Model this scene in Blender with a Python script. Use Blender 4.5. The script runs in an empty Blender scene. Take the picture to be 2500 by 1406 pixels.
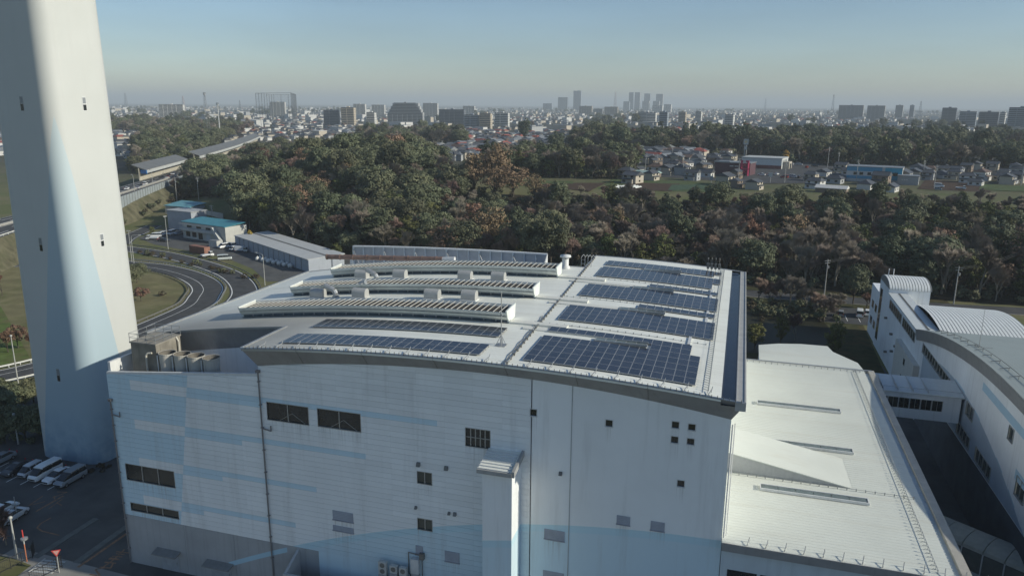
import bpy, bmesh, math, random
from mathutils import Vector, Matrix, noise as mnoise
rnd = random.Random(7)
SC = bpy.context.scene
COL = SC.collection
R = math.radians
# ------------------------------------------------------------------ camera
CZ = 54.6
FPX, PITCH, YAW, ROLL = 1843.9, R(13.666), R(16.689), R(.398)
_f = Vector((-math.sin(YAW)*math.cos(PITCH), math.cos(YAW)*math.cos(PITCH), -math.sin(PITCH)))
_r = Vector((math.cos(YAW), math.sin(YAW), 0)); _u = _r.cross(_f)
CR = _r*math.cos(ROLL)+_u*math.sin(ROLL); CU = _u*math.cos(ROLL)-_r*math.sin(ROLL); CF = _f
cam = bpy.data.cameras.new('camera'); camo = bpy.data.objects.new('camera', cam); COL.objects.link(camo)
cam.sensor_width = 36; cam.lens = FPX/2500*36; cam.clip_start = .5; cam.clip_end = 60000
camo.matrix_world = Matrix(((CR.x, CU.x, -CF.x, 0), (CR.y, CU.y, -CF.y, 0), (CR.z, CU.z, -CF.z, CZ), (0, 0, 0, 1)))
SC.camera = camo
HAZE = 1.55e-4
# ------------------------------------------------------------------ sky, sun, exposure
SUN_EL, SUN_AZ = R(25.5), R(2.0)          # azimuth from +X towards +Y
sd = Vector((math.cos(SUN_EL)*math.cos(SUN_AZ), math.cos(SUN_EL)*math.sin(SUN_AZ), math.sin(SUN_EL)))
wd = bpy.data.worlds.new('World'); SC.world = wd; wd.use_nodes = True
wn = wd.node_tree.nodes; wl = wd.node_tree.links
sky = wn.new('ShaderNodeTexSky'); sky.sky_type = 'NISHITA'; sky.sun_disc = False
sky.sun_elevation = SUN_EL; sky.sun_rotation = math.pi/2-SUN_AZ
sky.altitude = 60; sky.air_density = 1.0; sky.dust_density = .35; sky.ozone_density = 3.6
# thin uneven veil of high cloud, stretched along the horizon all the way round
_tc = wn.new('ShaderNodeTexCoord'); _mp = wn.new('ShaderNodeMapping'); _mp.inputs['Scale'].default_value = (2.2, 2.2, 13.); wl.new(_tc.outputs['Generated'], _mp.inputs['Vector'])
_nz = wn.new('ShaderNodeTexNoise'); _nz.inputs['Scale'].default_value = 1.6; _nz.inputs['Detail'].default_value = 5; wl.new(_mp.outputs[0], _nz.inputs['Vector'])
_mr = wn.new('ShaderNodeMapRange'); _mr.inputs[1].default_value = .35; _mr.inputs[2].default_value = .75; _mr.inputs[3].default_value = .94; _mr.inputs[4].default_value = 1.07; wl.new(_nz.outputs['Fac'], _mr.inputs[0])
_vm = wn.new('ShaderNodeVectorMath'); _vm.operation = 'SCALE'; wl.new(sky.outputs[0], _vm.inputs[0]); wl.new(_mr.outputs[0], _vm.inputs['Scale'])
wl.new(_vm.outputs[0], wn['Background'].inputs[0]); wn['Background'].inputs[1].default_value = .074
sl = bpy.data.lights.new('sun', 'SUN'); sl.energy = 3.0; sl.angle = R(.53); sl.color = (1, .95, .81)
so = bpy.data.objects.new('sun', sl); COL.objects.link(so)
so.rotation_euler = (-sd).to_track_quat('-Z', 'Y').to_euler(); so.location = (200, 0, 200)
SC.view_settings.view_transform = 'Standard'; SC.view_settings.look = 'None'
SC.view_settings.exposure = .5; SC.view_settings.gamma = 1; SC.view_settings.use_curve_mapping = False
SC.render.engine = 'CYCLES'
cy = SC.cycles; cy.max_bounces = 6; cy.diffuse_bounces = 4; cy.glossy_bounces = 2; cy.transmission_bounces = 2
cy.volume_bounces = 0; cy.transparent_max_bounces = 4; cy.use_denoising = True; cy.use_adaptive_sampling = True
# ------------------------------------------------------------------ helpers
def ray(px, py): return CF+CR*((px-1250)/FPX)-CU*((py-703)/FPX)
def onz(px, py, z=0.):                     # survey: where a sight line meets a level
    r = ray(px, py); k = (z-CZ)/r.z; return Vector((r.x*k, r.y*k, z))
def ony(px, py, y=65.):
    r = ray(px, py); k = y/r.y; return Vector((r.x*k, y, CZ+r.z*k))
def ond(px, py, d):                        # at horizontal distance d
    r = ray(px, py); k = d/math.hypot(r.x, r.y); return Vector((r.x*k, r.y*k, CZ+r.z*k))
def smooth(a, b, t):
    t = max(0., min(1., (t-a)/(b-a))); return t*t*(3-2*t)
class X:                                    # tiny expression builder over Math nodes
    def __init__(s, nt, v): s.nt = nt; s.v = v
    def _o(s, op, b=None, c=None):
        n = s.nt.nodes.new('ShaderNodeMath'); n.operation = op
        for i, q in enumerate((s, b, c)):
            if q is None: continue
            q = q.v if isinstance(q, X) else q
            if isinstance(q, (int, float)): n.inputs[i].default_value = q
            else: s.nt.links.new(q, n.inputs[i])
        return X(s.nt, n.outputs[0])
    def __add__(s, b): return s._o('ADD', b)
    def __sub__(s, b): return s._o('SUBTRACT', b)
    def __mul__(s, b): return s._o('MULTIPLY', b)
    def gt(s, b): return s._o('GREATER_THAN', b)
    def lt(s, b): return s._o('LESS_THAN', b)
    def mx(s, b): return s._o('MAXIMUM', b)
    def mn(s, b): return s._o('MINIMUM', b)
    def clamp(s):
        o = s._o('ADD', 0.); o.v.node.use_clamp = True; return o
def C3(c): return (c[0], c[1], c[2], 1)
def nodes(m): return m.node_tree.nodes, m.node_tree.links
def rgbmix(nt, f, a, b, mode='MIX'):
    n = nt.nodes.new('ShaderNodeMix'); n.data_type = 'RGBA'; n.blend_type = mode
    f = f.v if isinstance(f, X) else f
    if isinstance(f, (int, float)): n.inputs[0].default_value = f
    else: nt.links.new(f, n.inputs[0])
    for i, q in ((6, a), (7, b)):
        if isinstance(q, tuple): n.inputs[i].default_value = C3(q)
        else: nt.links.new(q, n.inputs[i])
    return n.outputs[2]
def noise(nt, vec, scale, detail=3., rough=.55, dim=None):
    n = nt.nodes.new('ShaderNodeTexNoise'); n.inputs['Scale'].default_value = scale
    n.inputs['Detail'].default_value = detail; n.inputs['Roughness'].default_value = rough
    if vec is not None: nt.links.new(vec, n.inputs['Vector'])
    return X(nt, n.outputs['Fac'])
def ramp(nt, f, a, b):
    n = nt.nodes.new('ShaderNodeMapRange'); n.inputs[1].default_value = a; n.inputs[2].default_value = b
    nt.links.new(f.v, n.inputs[0]); return X(nt, n.outputs[0])
def scalev(nt, vec, s):
    n = nt.nodes.new('ShaderNodeMapping'); n.inputs['Scale'].default_value = s; nt.links.new(vec, n.inputs['Vector']); return n.outputs[0]
MATS = {}
def mat(name, col, rough=.6, metal=0., var=.12, scale=1.5, streak=0., dirt=None, bump=0., bscale=20., rnd_obj=0., spec=.5, coord='pos', alpha=None):
    """plain surface with uneven tone: patches, optional run-off streaks, optional dirt colour and relief"""
    if name in MATS: return MATS[name]
    m = bpy.data.materials.new(name); m.use_nodes = True; nt = m.node_tree; N, L = nodes(m)
    b = N['Principled BSDF']; b.inputs['Roughness'].default_value = rough; b.inputs['Metallic'].default_value = metal
    b.inputs['Specular IOR Level'].default_value = spec
    if coord == 'pos': vec = N.new('ShaderNodeNewGeometry').outputs['Position']
    else: vec = N.new('ShaderNodeTexCoord').outputs['Object']
    c = tuple(col)
    lo = tuple(x*(1-var) for x in c); hi = tuple(min(1, x*(1+var)) for x in c)
    out = rgbmix(nt, ramp(nt, noise(nt, vec, scale, 5), .3, .7), lo, hi)
    if streak:
        s = noise(nt, scalev(nt, vec, (2.2, 2.2, .09)), 1.0, 4)
        out = rgbmix(nt, ramp(nt, s, .52, .8)*streak, out, dirt or tuple(x*.55 for x in c))
    elif dirt:
        out = rgbmix(nt, ramp(nt, noise(nt, vec, scale*.35, 6, .65), .5, .72), out, dirt)
    if rnd_obj:
        oi = N.new('ShaderNodeObjectInfo'); f = X(nt, oi.outputs['Random'])
        hs = N.new('ShaderNodeHueSaturation'); L.new(out, hs.inputs['Color'])
        L.new((f*rnd_obj+(1-rnd_obj/2)).v, hs.inputs['Value']); out = hs.outputs[0]
    L.new(out, b.inputs['Base Color'])
    if bump:
        bp = N.new('ShaderNodeBump'); bp.inputs['Strength'].default_value = bump; bp.inputs['Distance'].default_value = .02
        L.new(noise(nt, vec, bscale, 3).v, bp.inputs['Height']); L.new(bp.outputs[0], b.inputs['Normal'])
    MATS[name] = m; return m
class MB:                                   # collects faces, links them as one mesh object
    def __init__(s): s.v = []; s.f = []; s.m = []
    def face(s, pts, m=0):
        n = len(s.v); s.v += [tuple(p) for p in pts]; s.f.append(tuple(range(n, n+len(pts)))); s.m.append(m); return s
    def hexa(s, b, t, m=0, caps=True):      # bottom ring, top ring
        n = len(s.v); k = len(b); s.v += [tuple(p) for p in b]+[tuple(p) for p in t]
        for i in range(k):
            j = (i+1) % k; s.f.append((n+i, n+j, n+k+j, n+k+i)); s.m.append(m)
        if caps: s.f.append(tuple(n+i for i in reversed(range(k)))); s.f.append(tuple(n+k+i for i in range(k))); s.m += [m, m]
        return s
    def box(s, x0, x1, y0, y1, z0, z1, m=0):
        return s.hexa([(x0, y0, z0), (x1, y0, z0), (x1, y1, z0), (x0, y1, z0)], [(x0, y0, z1), (x1, y0, z1), (x1, y1, z1), (x0, y1, z1)], m)
    def prism(s, poly, z0, z1, m=0): return s.hexa([(p[0], p[1], z0) for p in poly], [(p[0], p[1], z1) for p in poly], m)
    def tube(s, p, q, r0, r1=None, n=6, m=0, caps=True):
        p = Vector(p); q = Vector(q); d = (q-p)
        if d.length < 1e-6: return s
        d.normalize(); a = d.orthogonal().normalized(); b = d.cross(a); r1 = r0 if r1 is None else r1
        ring = [a*math.cos(2*math.pi*i/n)+b*math.sin(2*math.pi*i/n) for i in range(n)]
        return s.hexa([p+v*r0 for v in ring], [q+v*r1 for v in ring], m, caps)
    def path(s, pts, r, n=6, m=0):
        for a, b in zip(pts, pts[1:]): s.tube(a, b, r, n=n, m=m)
        return s
    def beam(s, p, q, w, h, m=0, up=(0, 0, 1)):
        p = Vector(p); q = Vector(q); d = (q-p).normalized(); a = d.cross(Vector(up)); a = a.normalized() if a.length > 1e-4 else d.orthogonal().normalized()
        b = a.cross(d); a *= w/2; b *= h/2
        return s.hexa([p-a-b, p+a-b, p+a+b, p-a+b], [q-a-b, q+a-b, q+a+b, q-a+b], m)
    def lathe(s, c, prof, n=20, m=0):       # prof: (r, z)
        k = len(s.v); c = Vector(c)
        for r, z in prof: s.v += [(c.x+r*math.cos(2*math.pi*i/n), c.y+r*math.sin(2*math.pi*i/n), c.z+z) for i in range(n)]
        for a in range(len(prof)-1):
            for i in range(n):
                j = (i+1) % n; s.f.append((k+a*n+i, k+a*n+j, k+a*n+n+j, k+a*n+n+i)); s.m.append(m)
        return s
    def grid(s, fn, us, vs, m=0):
        k = len(s.v); nu = len(us)
        for v in vs:
            for u in us: s.v.append(tuple(fn(u, v)))
        for j in range(len(vs)-1):
            for i in range(nu-1): s.f.append((k+j*nu+i, k+j*nu+i+1, k+(j+1)*nu+i+1, k+(j+1)*nu+i)); s.m.append(m)
        return s
    def mesh(s, name, mats):
        me = bpy.data.meshes.new(name); me.from_pydata(s.v, [], s.f)
        mats = mats if isinstance(mats, (list, tuple)) else [mats]
        for q in mats: me.materials.append(q)
        if len(mats) > 1: me.polygons.foreach_set('material_index', s.m)
        me.update(); return me
    def build(s, name, mats, parent=None, smooth=False, fix=True):
        me = s.mesh(name, mats)
        if fix:
            bm = bmesh.new(); bm.from_mesh(me); bmesh.ops.recalc_face_normals(bm, faces=bm.faces); bm.to_mesh(me); bm.free()
        if smooth: me.polygons.foreach_set('use_smooth', [True]*len(me.polygons))
        return link(name, me, parent)
def link(name, me, parent=None, loc=None, rz=0.):
    o = bpy.data.objects.new(name, me); COL.objects.link(o)
    if loc is not None: o.location = loc
    if rz: o.rotation_euler.z = rz
    if parent: o.parent = parent
    return o
def empty(name, loc=(0, 0, 0), rz=0.):
    o = bpy.data.objects.new(name, None); COL.objects.link(o); o.location = loc; o.rotation_euler.z = rz; o.empty_display_size = .5; return o
def tag(o, label=None, cat=None, group=None, kind=None):
    if label: o['label'] = label
    if cat: o['category'] = cat
    if group: o['group'] = group
    if kind: o['kind'] = kind
    return o
def struct(name, mb, m, **k): return tag(mb.build(name, m, **k), kind='structure')
def copy_tree(o, parent=None):
    c = o.copy(); COL.objects.link(c); c.parent = parent
    for ch in list(o.children): copy_tree(ch, c)
    return c
def poly_offset(pts, d):                    # offset an open polyline sideways (left positive)
    out = []
    for i, p in enumerate(pts):
        a = Vector(pts[max(0, i-1)][:2]); b = Vector(pts[min(len(pts)-1, i+1)][:2]); t = (b-a).normalized()
        out.append((p[0]-t.y*d, p[1]+t.x*d)+tuple(p[2:]))
    return out
def spline(pts, n=8):                       # Catmull-Rom through points
    out = []
    P = [Vector(p) for p in pts]; P = [P[0]*2-P[1]]+P+[P[-1]*2-P[-2]]
    for i in range(1, len(P)-2):
        for k in range(n):
            t = k/n; a, b, c, d = P[i-1:i+3]
            out.append(tuple(.5*((2*b)+(c-a)*t+(2*a-5*b+4*c-d)*t*t+(3*b-a-3*c+d)*t**3)))
    out.append(tuple(P[-2])); return out
def strip(mb, pts, w0, w1, z, m=0):         # flat ribbon between two side offsets
    A = poly_offset(pts, w0); B = poly_offset(pts, w1)
    for i in range(len(pts)-1):
        mb.face([(*A[i][:2], z), (*A[i+1][:2], z), (*B[i+1][:2], z), (*B[i][:2], z)], m)
    return mb
# ------------------------------------------------------------------ terrain and ground
def hgt(x, y):
    s = smooth(-320, -215, x)
    a = 14*smooth(282, 366, y+.05*max(0, x)); b = 9*smooth(430, 640, y)
    z = s*a+(1-s)*b
    if y > 300: z += smooth(300, 420, y)*1.2*mnoise.noise(Vector((x*.006, y*.006, 0)))
    return z
def ground_material():
    m = bpy.data.materials.new('ground_earth'); m.use_nodes = True; nt = m.node_tree; N, L = nodes(m)
    b = N['Principled BSDF']; b.inputs['Roughness'].default_value = .95; b.inputs['Specular IOR Level'].default_value = .1
    g = N.new('ShaderNodeNewGeometry').outputs['Position']
    n1 = noise(nt, g, .05, 6, .6); n2 = noise(nt, g, .9, 6, .7); n3 = noise(nt, g, .012, 4)
    grass = rgbmix(nt, ramp(nt, n1, .35, .62), (.190, .170, .095), (.125, .145, .055))
    grass = rgbmix(nt, ramp(nt, n2, .45, .75)*.5, grass, (.055, .055, .03))
    town = rgbmix(nt, ramp(nt, noise(nt, g, .035, 5, .75), .40, .60), (.085, .082, .078), (.060, .064, .045))
    sp = N.new('ShaderNodeSeparateXYZ'); L.new(g, sp.inputs[0])
    far = ramp(nt, X(nt, sp.outputs[1])+n3*160, 420, 640)
    L.new(rgbmix(nt, far, grass, town), b.inputs['Base Color'])
    return m
mb = MB()
rad = [0]+[8*1.048**k for k in range(0, 186)]
rad = [r for r in rad if r < 42000]
NA = 180
angs = [R(-180+360*i/NA) for i in range(NA+1)]
mb.grid(lambda u, v: ((lambda x, y: (x, y, hgt(x, y)-.0))(math.sin(angs[u])*rad[v], math.cos(angs[u])*rad[v])), list(range(NA+1)), list(range(len(rad))))
ground = struct('ground', mb, ground_material(), smooth=True)
asph = mat('asphalt', (.070, .072, .074), .9, var=.22, scale=.35, dirt=(.085, .083, .078), spec=.2)
asph_dark = mat('asphalt_dark', (.098, .100, .098), .9, var=.25, scale=.2, dirt=(.125, .122, .112), spec=.2)
line_w = mat('road_paint_white', (.74, .74, .70), .7, var=.12, scale=3)
line_o = mat('road_paint_orange', (.26, .150, .085), .85, var=.3, scale=2.5, dirt=(.08, .07, .06))
kerb_m = mat('kerb_concrete', (.33, .32, .29), .9, var=.15, scale=1.2)
lawn_g = mat('lawn_green', (.105, .145, .042), .95, var=.3, scale=.35, dirt=(.14, .125, .06), spec=.1)
lawn_d = mat('lawn_dry', (.185, .168, .088), .95, var=.25, scale=.16, dirt=(.085, .105, .035), spec=.1)
def sheet(name, poly, z, m):
    return struct(name, MB().face([(p[0], p[1], z) for p in poly]), m)
# lawns inside and between the ramps
sheet('lawn', [(-150, 178), (-155, 184), (-163, 191), (-174, 196), (-192, 200), (-240, 202), (-240, 140), (-200, 100), (-150, 110), (-142, 132), (-142, 160)], .02, lawn_d)
sheet('lawn', [(-400, 130), (-242, 130), (-242, 204), (-300, 228), (-330, 200)], .021, lawn_g)
sheet('lawn', [(-250, 135), (-205, 98), (-170, 92), (-150, 104), (-146, 120), (-190, 150), (-236, 165)], .032, lawn_g)
# ramp roads
C1 = spline([(-300, 200), (-262, 205), (-225, 207), (-196, 206), (-186, 205), (-173, 200.5), (-160.5, 193.5), (-151.5, 185.5), (-146, 177), (-141, 167), (-138.5, 150), (-137, 130), (-139, 114), (-148, 101), (-166, 91), (-200, 82), (-240, 78)], 6)
C2 = spline([(-340, 238), (-300, 237), (-260, 234), (-222, 229), (-206.5, 226), (-190, 220.5), (-172, 212.5), (-156, 203), (-142.5, 190.5), (-134, 178), (-128, 160), (-125, 140), (-124, 110), (-124, 96)], 6)
C3r = spline([(-330, 165), (-290, 176), (-262, 186), (-240, 192), (-215, 200)], 6)
for nm, c, w in (('ramp_road', C1, 4.8), ('ramp_road', C2, 4.1), ('ramp_road', C3r, 3.4)):
    r_ = struct(nm, strip(MB(), c, -w, w, .05 if c is C1 else .06 if c is C2 else .04), asph)
    e = w-.45
    p = strip(strip(MB(), c, e, e-.28, .075), c, -e, -e+.28, .075)
    if c is C1: strip(p, c, -1.25, -1.1, .075)
    p.build('edge_line', line_w, r_)
def dashes(mb, pts, off, z, on=5., gap=6., w=.16):
    pts = poly_offset(pts, off); t = 0; cur = None
    for a, b in zip(pts, pts[1:]):
        a = Vector(a[:2]); b = Vector(b[:2]); d = b-a; n = max(1, int(d.length)); u = d.normalized(); s = Vector((-u.y, u.x))*w
        for k in range(n):
            if (t % (on+gap)) < on:
                p, q = a+d*(k/n), a+d*((k+1)/n)
                mb.face([(*(p-s), z), (*(q-s), z), (*(q+s), z), (*(p+s), z)])
            t += d.length/n
    return mb
# facility yard and approach road
sheet('yard', [(-236, 250), (-219, 240), (-200, 234), (-176, 226.5), (-156, 214), (-140, 199), (-128, 204), (-128, 236), (-180, 262), (-215, 280), (-245, 286)], .03, asph_dark)
ap = spline([(-232, 236), (-240, 248), (-246, 262), (-252, 276), (-258, 290), (-268, 305), (-290, 335)], 5)
r_ = struct('approach_road', strip(MB(), ap, -4, 4, .045), asph)
strip(strip(MB(), ap, 3.4, 3.2, .06), ap, -3.4, -3.2, .06).build('edge_line', line_w, r_)
zc = onz(372, 541); cb = MB()
for k in range(7): cb.box(zc.x-5+k*1.5, zc.x-4.1+k*1.5, zc.y-2, zc.y+2, .06, .07)
cb.build('crossing_stripes', line_w, r_)
# plant yard: car park, lanes, lot east of the annex
plant = sheet('plant_yard', [(-160, 30), (60, 30), (60, 138), (34, 150), (30, 205), (-60, 205), (-110, 150), (-116, 104), (-126, 90), (-132, 70)], .012, asph_dark)
fore = mat('forecourt_bounce', (.26, .255, .235), .9, var=.15, scale=.25, dirt=(.19, .185, .17), spec=.2)
sheet('forecourt', [(-84, 8), (60, 8), (60, 62.5), (-62, 62.5), (-84, 63.2)], .016, fore)  # sunlit ground coloured paler, added to bounce light onto the front wall
pk = MB()
for i, x in enumerate((-103., -100.35, -97.7, -95.2, -92.6, -105.6, -108.2)): pk.box(x-.07, x+.07, 75.7, 80.6, .020, .024)
pk.build('bay_line', line_w, plant)
ol = MB()
def seg(a, b, w, z=.022):
    a = onz(*a); b = onz(*b); d = (b-a).normalized(); s = Vector((-d.y, d.x, 0))*w/2
    ol.face([tuple((a-s).xy)+(z,), tuple((b-s).xy)+(z,), tuple((b+s).xy)+(z,), tuple((a+s).xy)+(z,)])
def pz(x, y): return (x*.2319, 1080+y*.2319)
seg(pz(375, 727), pz(668, 560), .35); seg(pz(820, 1312), pz(1345, 950), .4); seg(pz(540, 790), pz(430, 850), .22); seg(pz(430, 850), pz(390, 895), .22, .0222)
seg(pz(390, 895), pz(440, 930), .22); seg(pz(440, 930), pz(625, 975), .22, .0222)
ol.build('lane_line', line_o, plant)
# painted road words in faded orange: each stroke is a bar of paint
def strokes(origin, ux, uy, lines, w=.18, z=.021):
    m_ = MB(); o = onz(*origin); ux = Vector(ux); uy = Vector(uy)
    for k, (a, b) in enumerate(lines):
        p = o.xy+ux*a[0]+uy*a[1]; q = o.xy+ux*b[0]+uy*b[1]; d = (q-p).normalized(); s = Vector((-d.y, d.x))*w/2; zz = z+.0004*k
        m_.face([(*(p-s), zz), (*(q-s), zz), (*(q+s), zz), (*(p+s), zz)])
    return m_
TOMA = [((0, 3), (0, 0)), ((0, 1.8), (1.2, 1.2))]
RE = [((0, 3), (0, 0)), ((0, 0), (1.5, 1.4))]
MARE = [((0, 2.8), (1.6, 2.8)), ((1.6, 2.8), (.5, 1)), ((.5, 1.5), (1.2, .6))]
for px, py, g in ((118, 1242, TOMA), (108, 1222, MARE), (70, 1234, RE)):
    strokes((px, py), (.92, .2), (-.15, .9), g).build('road_lettering', line_o, plant)
CHUUI = [((0, 2), (2.2, 2.2)), ((.9, 3), (1.0, 0)), ((.2, .7), (1.9, .9)), ((.3, 1.5), (1.8, 1.6)), ((2, .1), (.1, .2))]
HI = [((0, 2.6), (1.8, 2.8)), ((0, 1.6), (1.9, 1.8)), ((1, 3), (.6, 0)), ((.1, .2), (2, .4)), ((1.5, 1.6), (1.9, .4))]
KU = [((0, 1.5), (1.5, 2.5)), ((0, 1.5), (1.6, .3)), ((0, .1), (2, 0))]
for px, py, g in ((265, 1362, CHUUI), (240, 1385, HI), (218, 1402, KU)):
    strokes((px, py), (.8, .05), (-.1, .7), g, .22).build('road_lettering', line_o, plant)
kb = MB()
def kerb(a, b, w=.5, h=.13):
    a = onz(*a); b = onz(*b); d = (b-a).normalized(); s = Vector((-d.y, d.x, 0))*w/2
    kb.hexa([a-s, b-s, b+s, a+s], [q+Vector((0, 0, h)) for q in (a-s, b-s, b+s, a+s)])
kerb(pz(1015, 800), pz(370, 1210), .9, .06); kerb(pz(1340, 880), pz(800, 1265), .9, .06)
kb.build('drain_cover_strip', mat('drain_cover', (.135, .145, .135), .9, var=.2, scale=1.2), plant)
for a in ((pz(-40, 1330), pz(140, 1210), 1.6), (pz(-60, 1190), pz(60, 1110), .35)): pass
sheet('verge', [tuple(onz(*pz(x, y)).xy) for x, y in ((-80, 1180), (120, 1210), (330, 1290), (180, 1406), (-80, 1500))], .030, lawn_d)
# pond behind the annex
pondm = bpy.data.materials.new('pond_water'); pondm.use_nodes = True
pb = pondm.node_tree.nodes['Principled BSDF']; pb.inputs['Base Color'].default_value = (.030, .030, .018, 1); pb.inputs['Roughness'].default_value = .5; pb.inputs['Specular IOR Level'].default_value = .12
nb = pondm.node_tree.nodes.new('ShaderNodeBump'); nb.inputs['Strength'].default_value = .15
pondm.node_tree.links.new(noise(pondm.node_tree, None, 30).v, nb.inputs['Height']); pondm.node_tree.links.new(nb.outputs[0], pb.inputs['Normal'])
sheet('grass_bank', [(-40, 160), (32, 160), (33, 205), (60, 226), (60, 246), (-60, 246)], .020, mat('bank_grass', (.06, .062, .03), .95, var=.35, scale=.4, dirt=(.12, .085, .04), spec=.1))
pd = spline([(-30, 178), (0, 172), (18, 178), (24, 192), (22, 208), (8, 216), (-12, 217), (-30, 214), (-38, 195), (-30, 178)], 6)
sheet('pond', pd[:-1], .035, pondm)
# back service road with parked vans, below the wood
r_ = struct('service_road', strip(MB(), [(-60, 236), (10, 231), (60, 232), (140, 240)], -4, 4, .03), asph)
strip(MB(), [(-60, 236), (10, 231), (60, 232), (140, 240)], -4.6, -4.2, .06).build('kerb_strip', kerb_m, r_)
sheet('van_bay', [(22, 205), (36, 205), (38, 222), (24, 222)], .045, asph)
vb = MB()
for x in (26.5, 29.6, 32.7): vb.box(x-.08, x+.08, 207.5, 213.5, .055, .06)
vb.build('bay_line', line_w, plant)
# ------------------------------------------------------------------ elevated motorway
HW = spline([(-190, 60), (-225, 130), (-250, 180), (-268, 220), (-287, 276), (-320, 350), (-357, 430), (-402, 525), (-470, 660), (-560, 820), (-690, 1040), (-800, 1200)], 6)
HZ = 8.6
hb = MB(); strip(hb, HW, -12.5, 12.5, HZ, 0)
for s_ in (-1, 1):
    A = poly_offset(HW, 12.5*s_); B = poly_offset(HW, 20*s_)
    for i in range(len(HW)-1):
        hb.face([(*A[i], HZ-.002), (*A[i+1], HZ-.002), (*B[i+1], min(HZ-.6, hgt(*B[i+1])-.3)), (*B[i], min(HZ-.6, hgt(*B[i])-.3))], 1)
slope_m = mat('embankment_slope', (.120, .112, .070), .95, var=.4, scale=.3, dirt=(.075, .080, .040), spec=.1)
hwy = struct('motorway', hb, [asph, slope_m])
hl = MB()
for o in (-11.6, 11.6, 1.2, -1.2): strip(hl, HW, o-.12, o+.12, HZ+.02)
for o in (4.6, 8.1, -4.6, -8.1): dashes(hl, HW[:90], o, HZ+.02, 8, 9)
hl.build('lane_line', line_w, hwy)
cr = MB()
A = poly_offset(HW, .3); B = poly_offset(HW, -.3)
for i in range(len(HW)-1): cr.hexa([(*A[i], HZ), (*A[i+1], HZ), (*B[i+1], HZ), (*B[i], HZ)], [(*A[i], HZ+.9), (*A[i+1], HZ+.9), (*B[i+1], HZ+.9), (*B[i], HZ+.9)])
cr.build('median_barrier', kerb_m, hwy)
galv = mat('galvanised_steel', (.42, .43, .43), .45, .6, var=.15, scale=2)
rail_d = mat('rail_steel_dull', (.20, .195, .18), .6, .4, var=.2, scale=2)
# tall panelled noise barrier on the near side
nb_ = empty('noise_barrier', (-273.8, 282, 3)); nbm = mat('noise_panel_grey', (.33, .37, .38), .55, .1, var=.10, scale=.4, streak=.35, dirt=(.2, .2, .19))
a = Vector((-262, 257, 0)); b = Vector((-338, 416, 0)); d = (b-a).normalized(); L_ = (b-a).length; n_ = int(L_/4.)
pw = L_/n_; off = Vector((-273.8, 282, 3))
pm = MB().box(0.06, pw-.06, -.06, .06, 0, 8.2)
for k in range(1, 8): pm.box(.06, pw-.06, -.09, -.06, k*1.02-.03, k*1.02+.03)
pme = pm.mesh('panel', nbm); pom = MB().box(-.12, .12, -.16, .16, -.6, 8.5).mesh('post', rail_d)
rz_ = math.atan2(d.y, d.x)
for k in range(n_):
    p = a+d*pw*k-off; p.z = 0.6
    link('panel', pme, nb_, p, rz_); q = p.copy(); link('post', pom, nb_, q, rz_)
bb = MB(); q0 = a-off; q1 = b-off; bb.beam((q0.x, q0.y, 0), (q1.x, q1.y, 0), .7, 1.2); bb.build('footing', kerb_m, nb_)
tag(nb_, 'tall grey panelled noise barrier along the motorway embankment', 'noise barrier')
# half-covered motorway shelter on the far side
def offset_run(i0, i1, o): return poly_offset(HW, o)[i0:i1]
idx = [i for i, p in enumerate(HW) if 366 < p[1] < 488]; idx2 = [i for i, p in enumerate(HW) if 484 < p[1] < 860]
shr = mat('shelter_roof_grey', (.15, .155, .155), .7, var=.1, scale=.2); shw = mat('shelter_white', (.46, .47, .45), .7, var=.08, scale=.3); shc = mat('shelter_cream', (.44, .41, .33), .8, var=.1, scale=.3)
for ii, lb in ((idx, 'long grey roofed shelter with cream wall over the near motorway lanes'), (idx2, 'distant grey roofed shelter over the far motorway stretch')):
    e = empty('motorway_shelter', (HW[ii[0]][0], HW[ii[0]][1], HZ)); o_ = Vector(e.location)
    r1 = MB(); w1 = MB(); f1 = MB()
    P0 = offset_run(ii[0], ii[-1], 17); P1 = offset_run(ii[0], ii[-1], 9); P2 = offset_run(ii[0], ii[-1], 13)
    L3 = lambda p, z: (p[0]-o_.x, p[1]-o_.y, z-o_.z)
    for i in range(len(P0)-1):
        r1.hexa([L3(P0[i], HZ+9.2), L3(P0[i+1], HZ+9.2), L3(P1[i+1], HZ+6.2), L3(P1[i], HZ+6.2)], [L3(P0[i], HZ+9.6), L3(P0[i+1], HZ+9.6), L3(P1[i+1], HZ+6.6), L3(P1[i], HZ+6.6)])
        f1.hexa([L3(P1[i], HZ+4.4), L3(P1[i+1], HZ+4.4), L3(poly_offset(P1, .3)[i+1], HZ+4.4), L3(poly_offset(P1, .3)[i], HZ+4.4)], [L3(P1[i], HZ+6.2), L3(P1[i+1], HZ+6.2), L3(poly_offset(P1, .3)[i+1], HZ+6.2), L3(poly_offset(P1, .3)[i], HZ+6.2)])
        w1.hexa([L3(P2[i], HZ), L3(P2[i+1], HZ), L3(poly_offset(P2, .4)[i+1], HZ), L3(poly_offset(P2, .4)[i], HZ)], [L3(P2[i], HZ+7.6), L3(P2[i+1], HZ+7.6), L3(poly_offset(P2, .4)[i+1], HZ+7.6), L3(poly_offset(P2, .4)[i], HZ+7.6)])
    r1.build('roof', shr, e); f1.build('fascia', shw, e); w1.build('wall', shc, e)
    if ii is idx:
        g = MB(); p = P1[0]; g.box(p[0]-o_.x-3, p[0]-o_.x+1.5, p[1]-o_.y-1.2, p[1]-o_.y-.8, 4.2, 6.4); g.build('blue_sign_panel', mat('sign_blue', (.05, .22, .5), .5), e)
    tag(e, lb, 'shelter')
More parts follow.
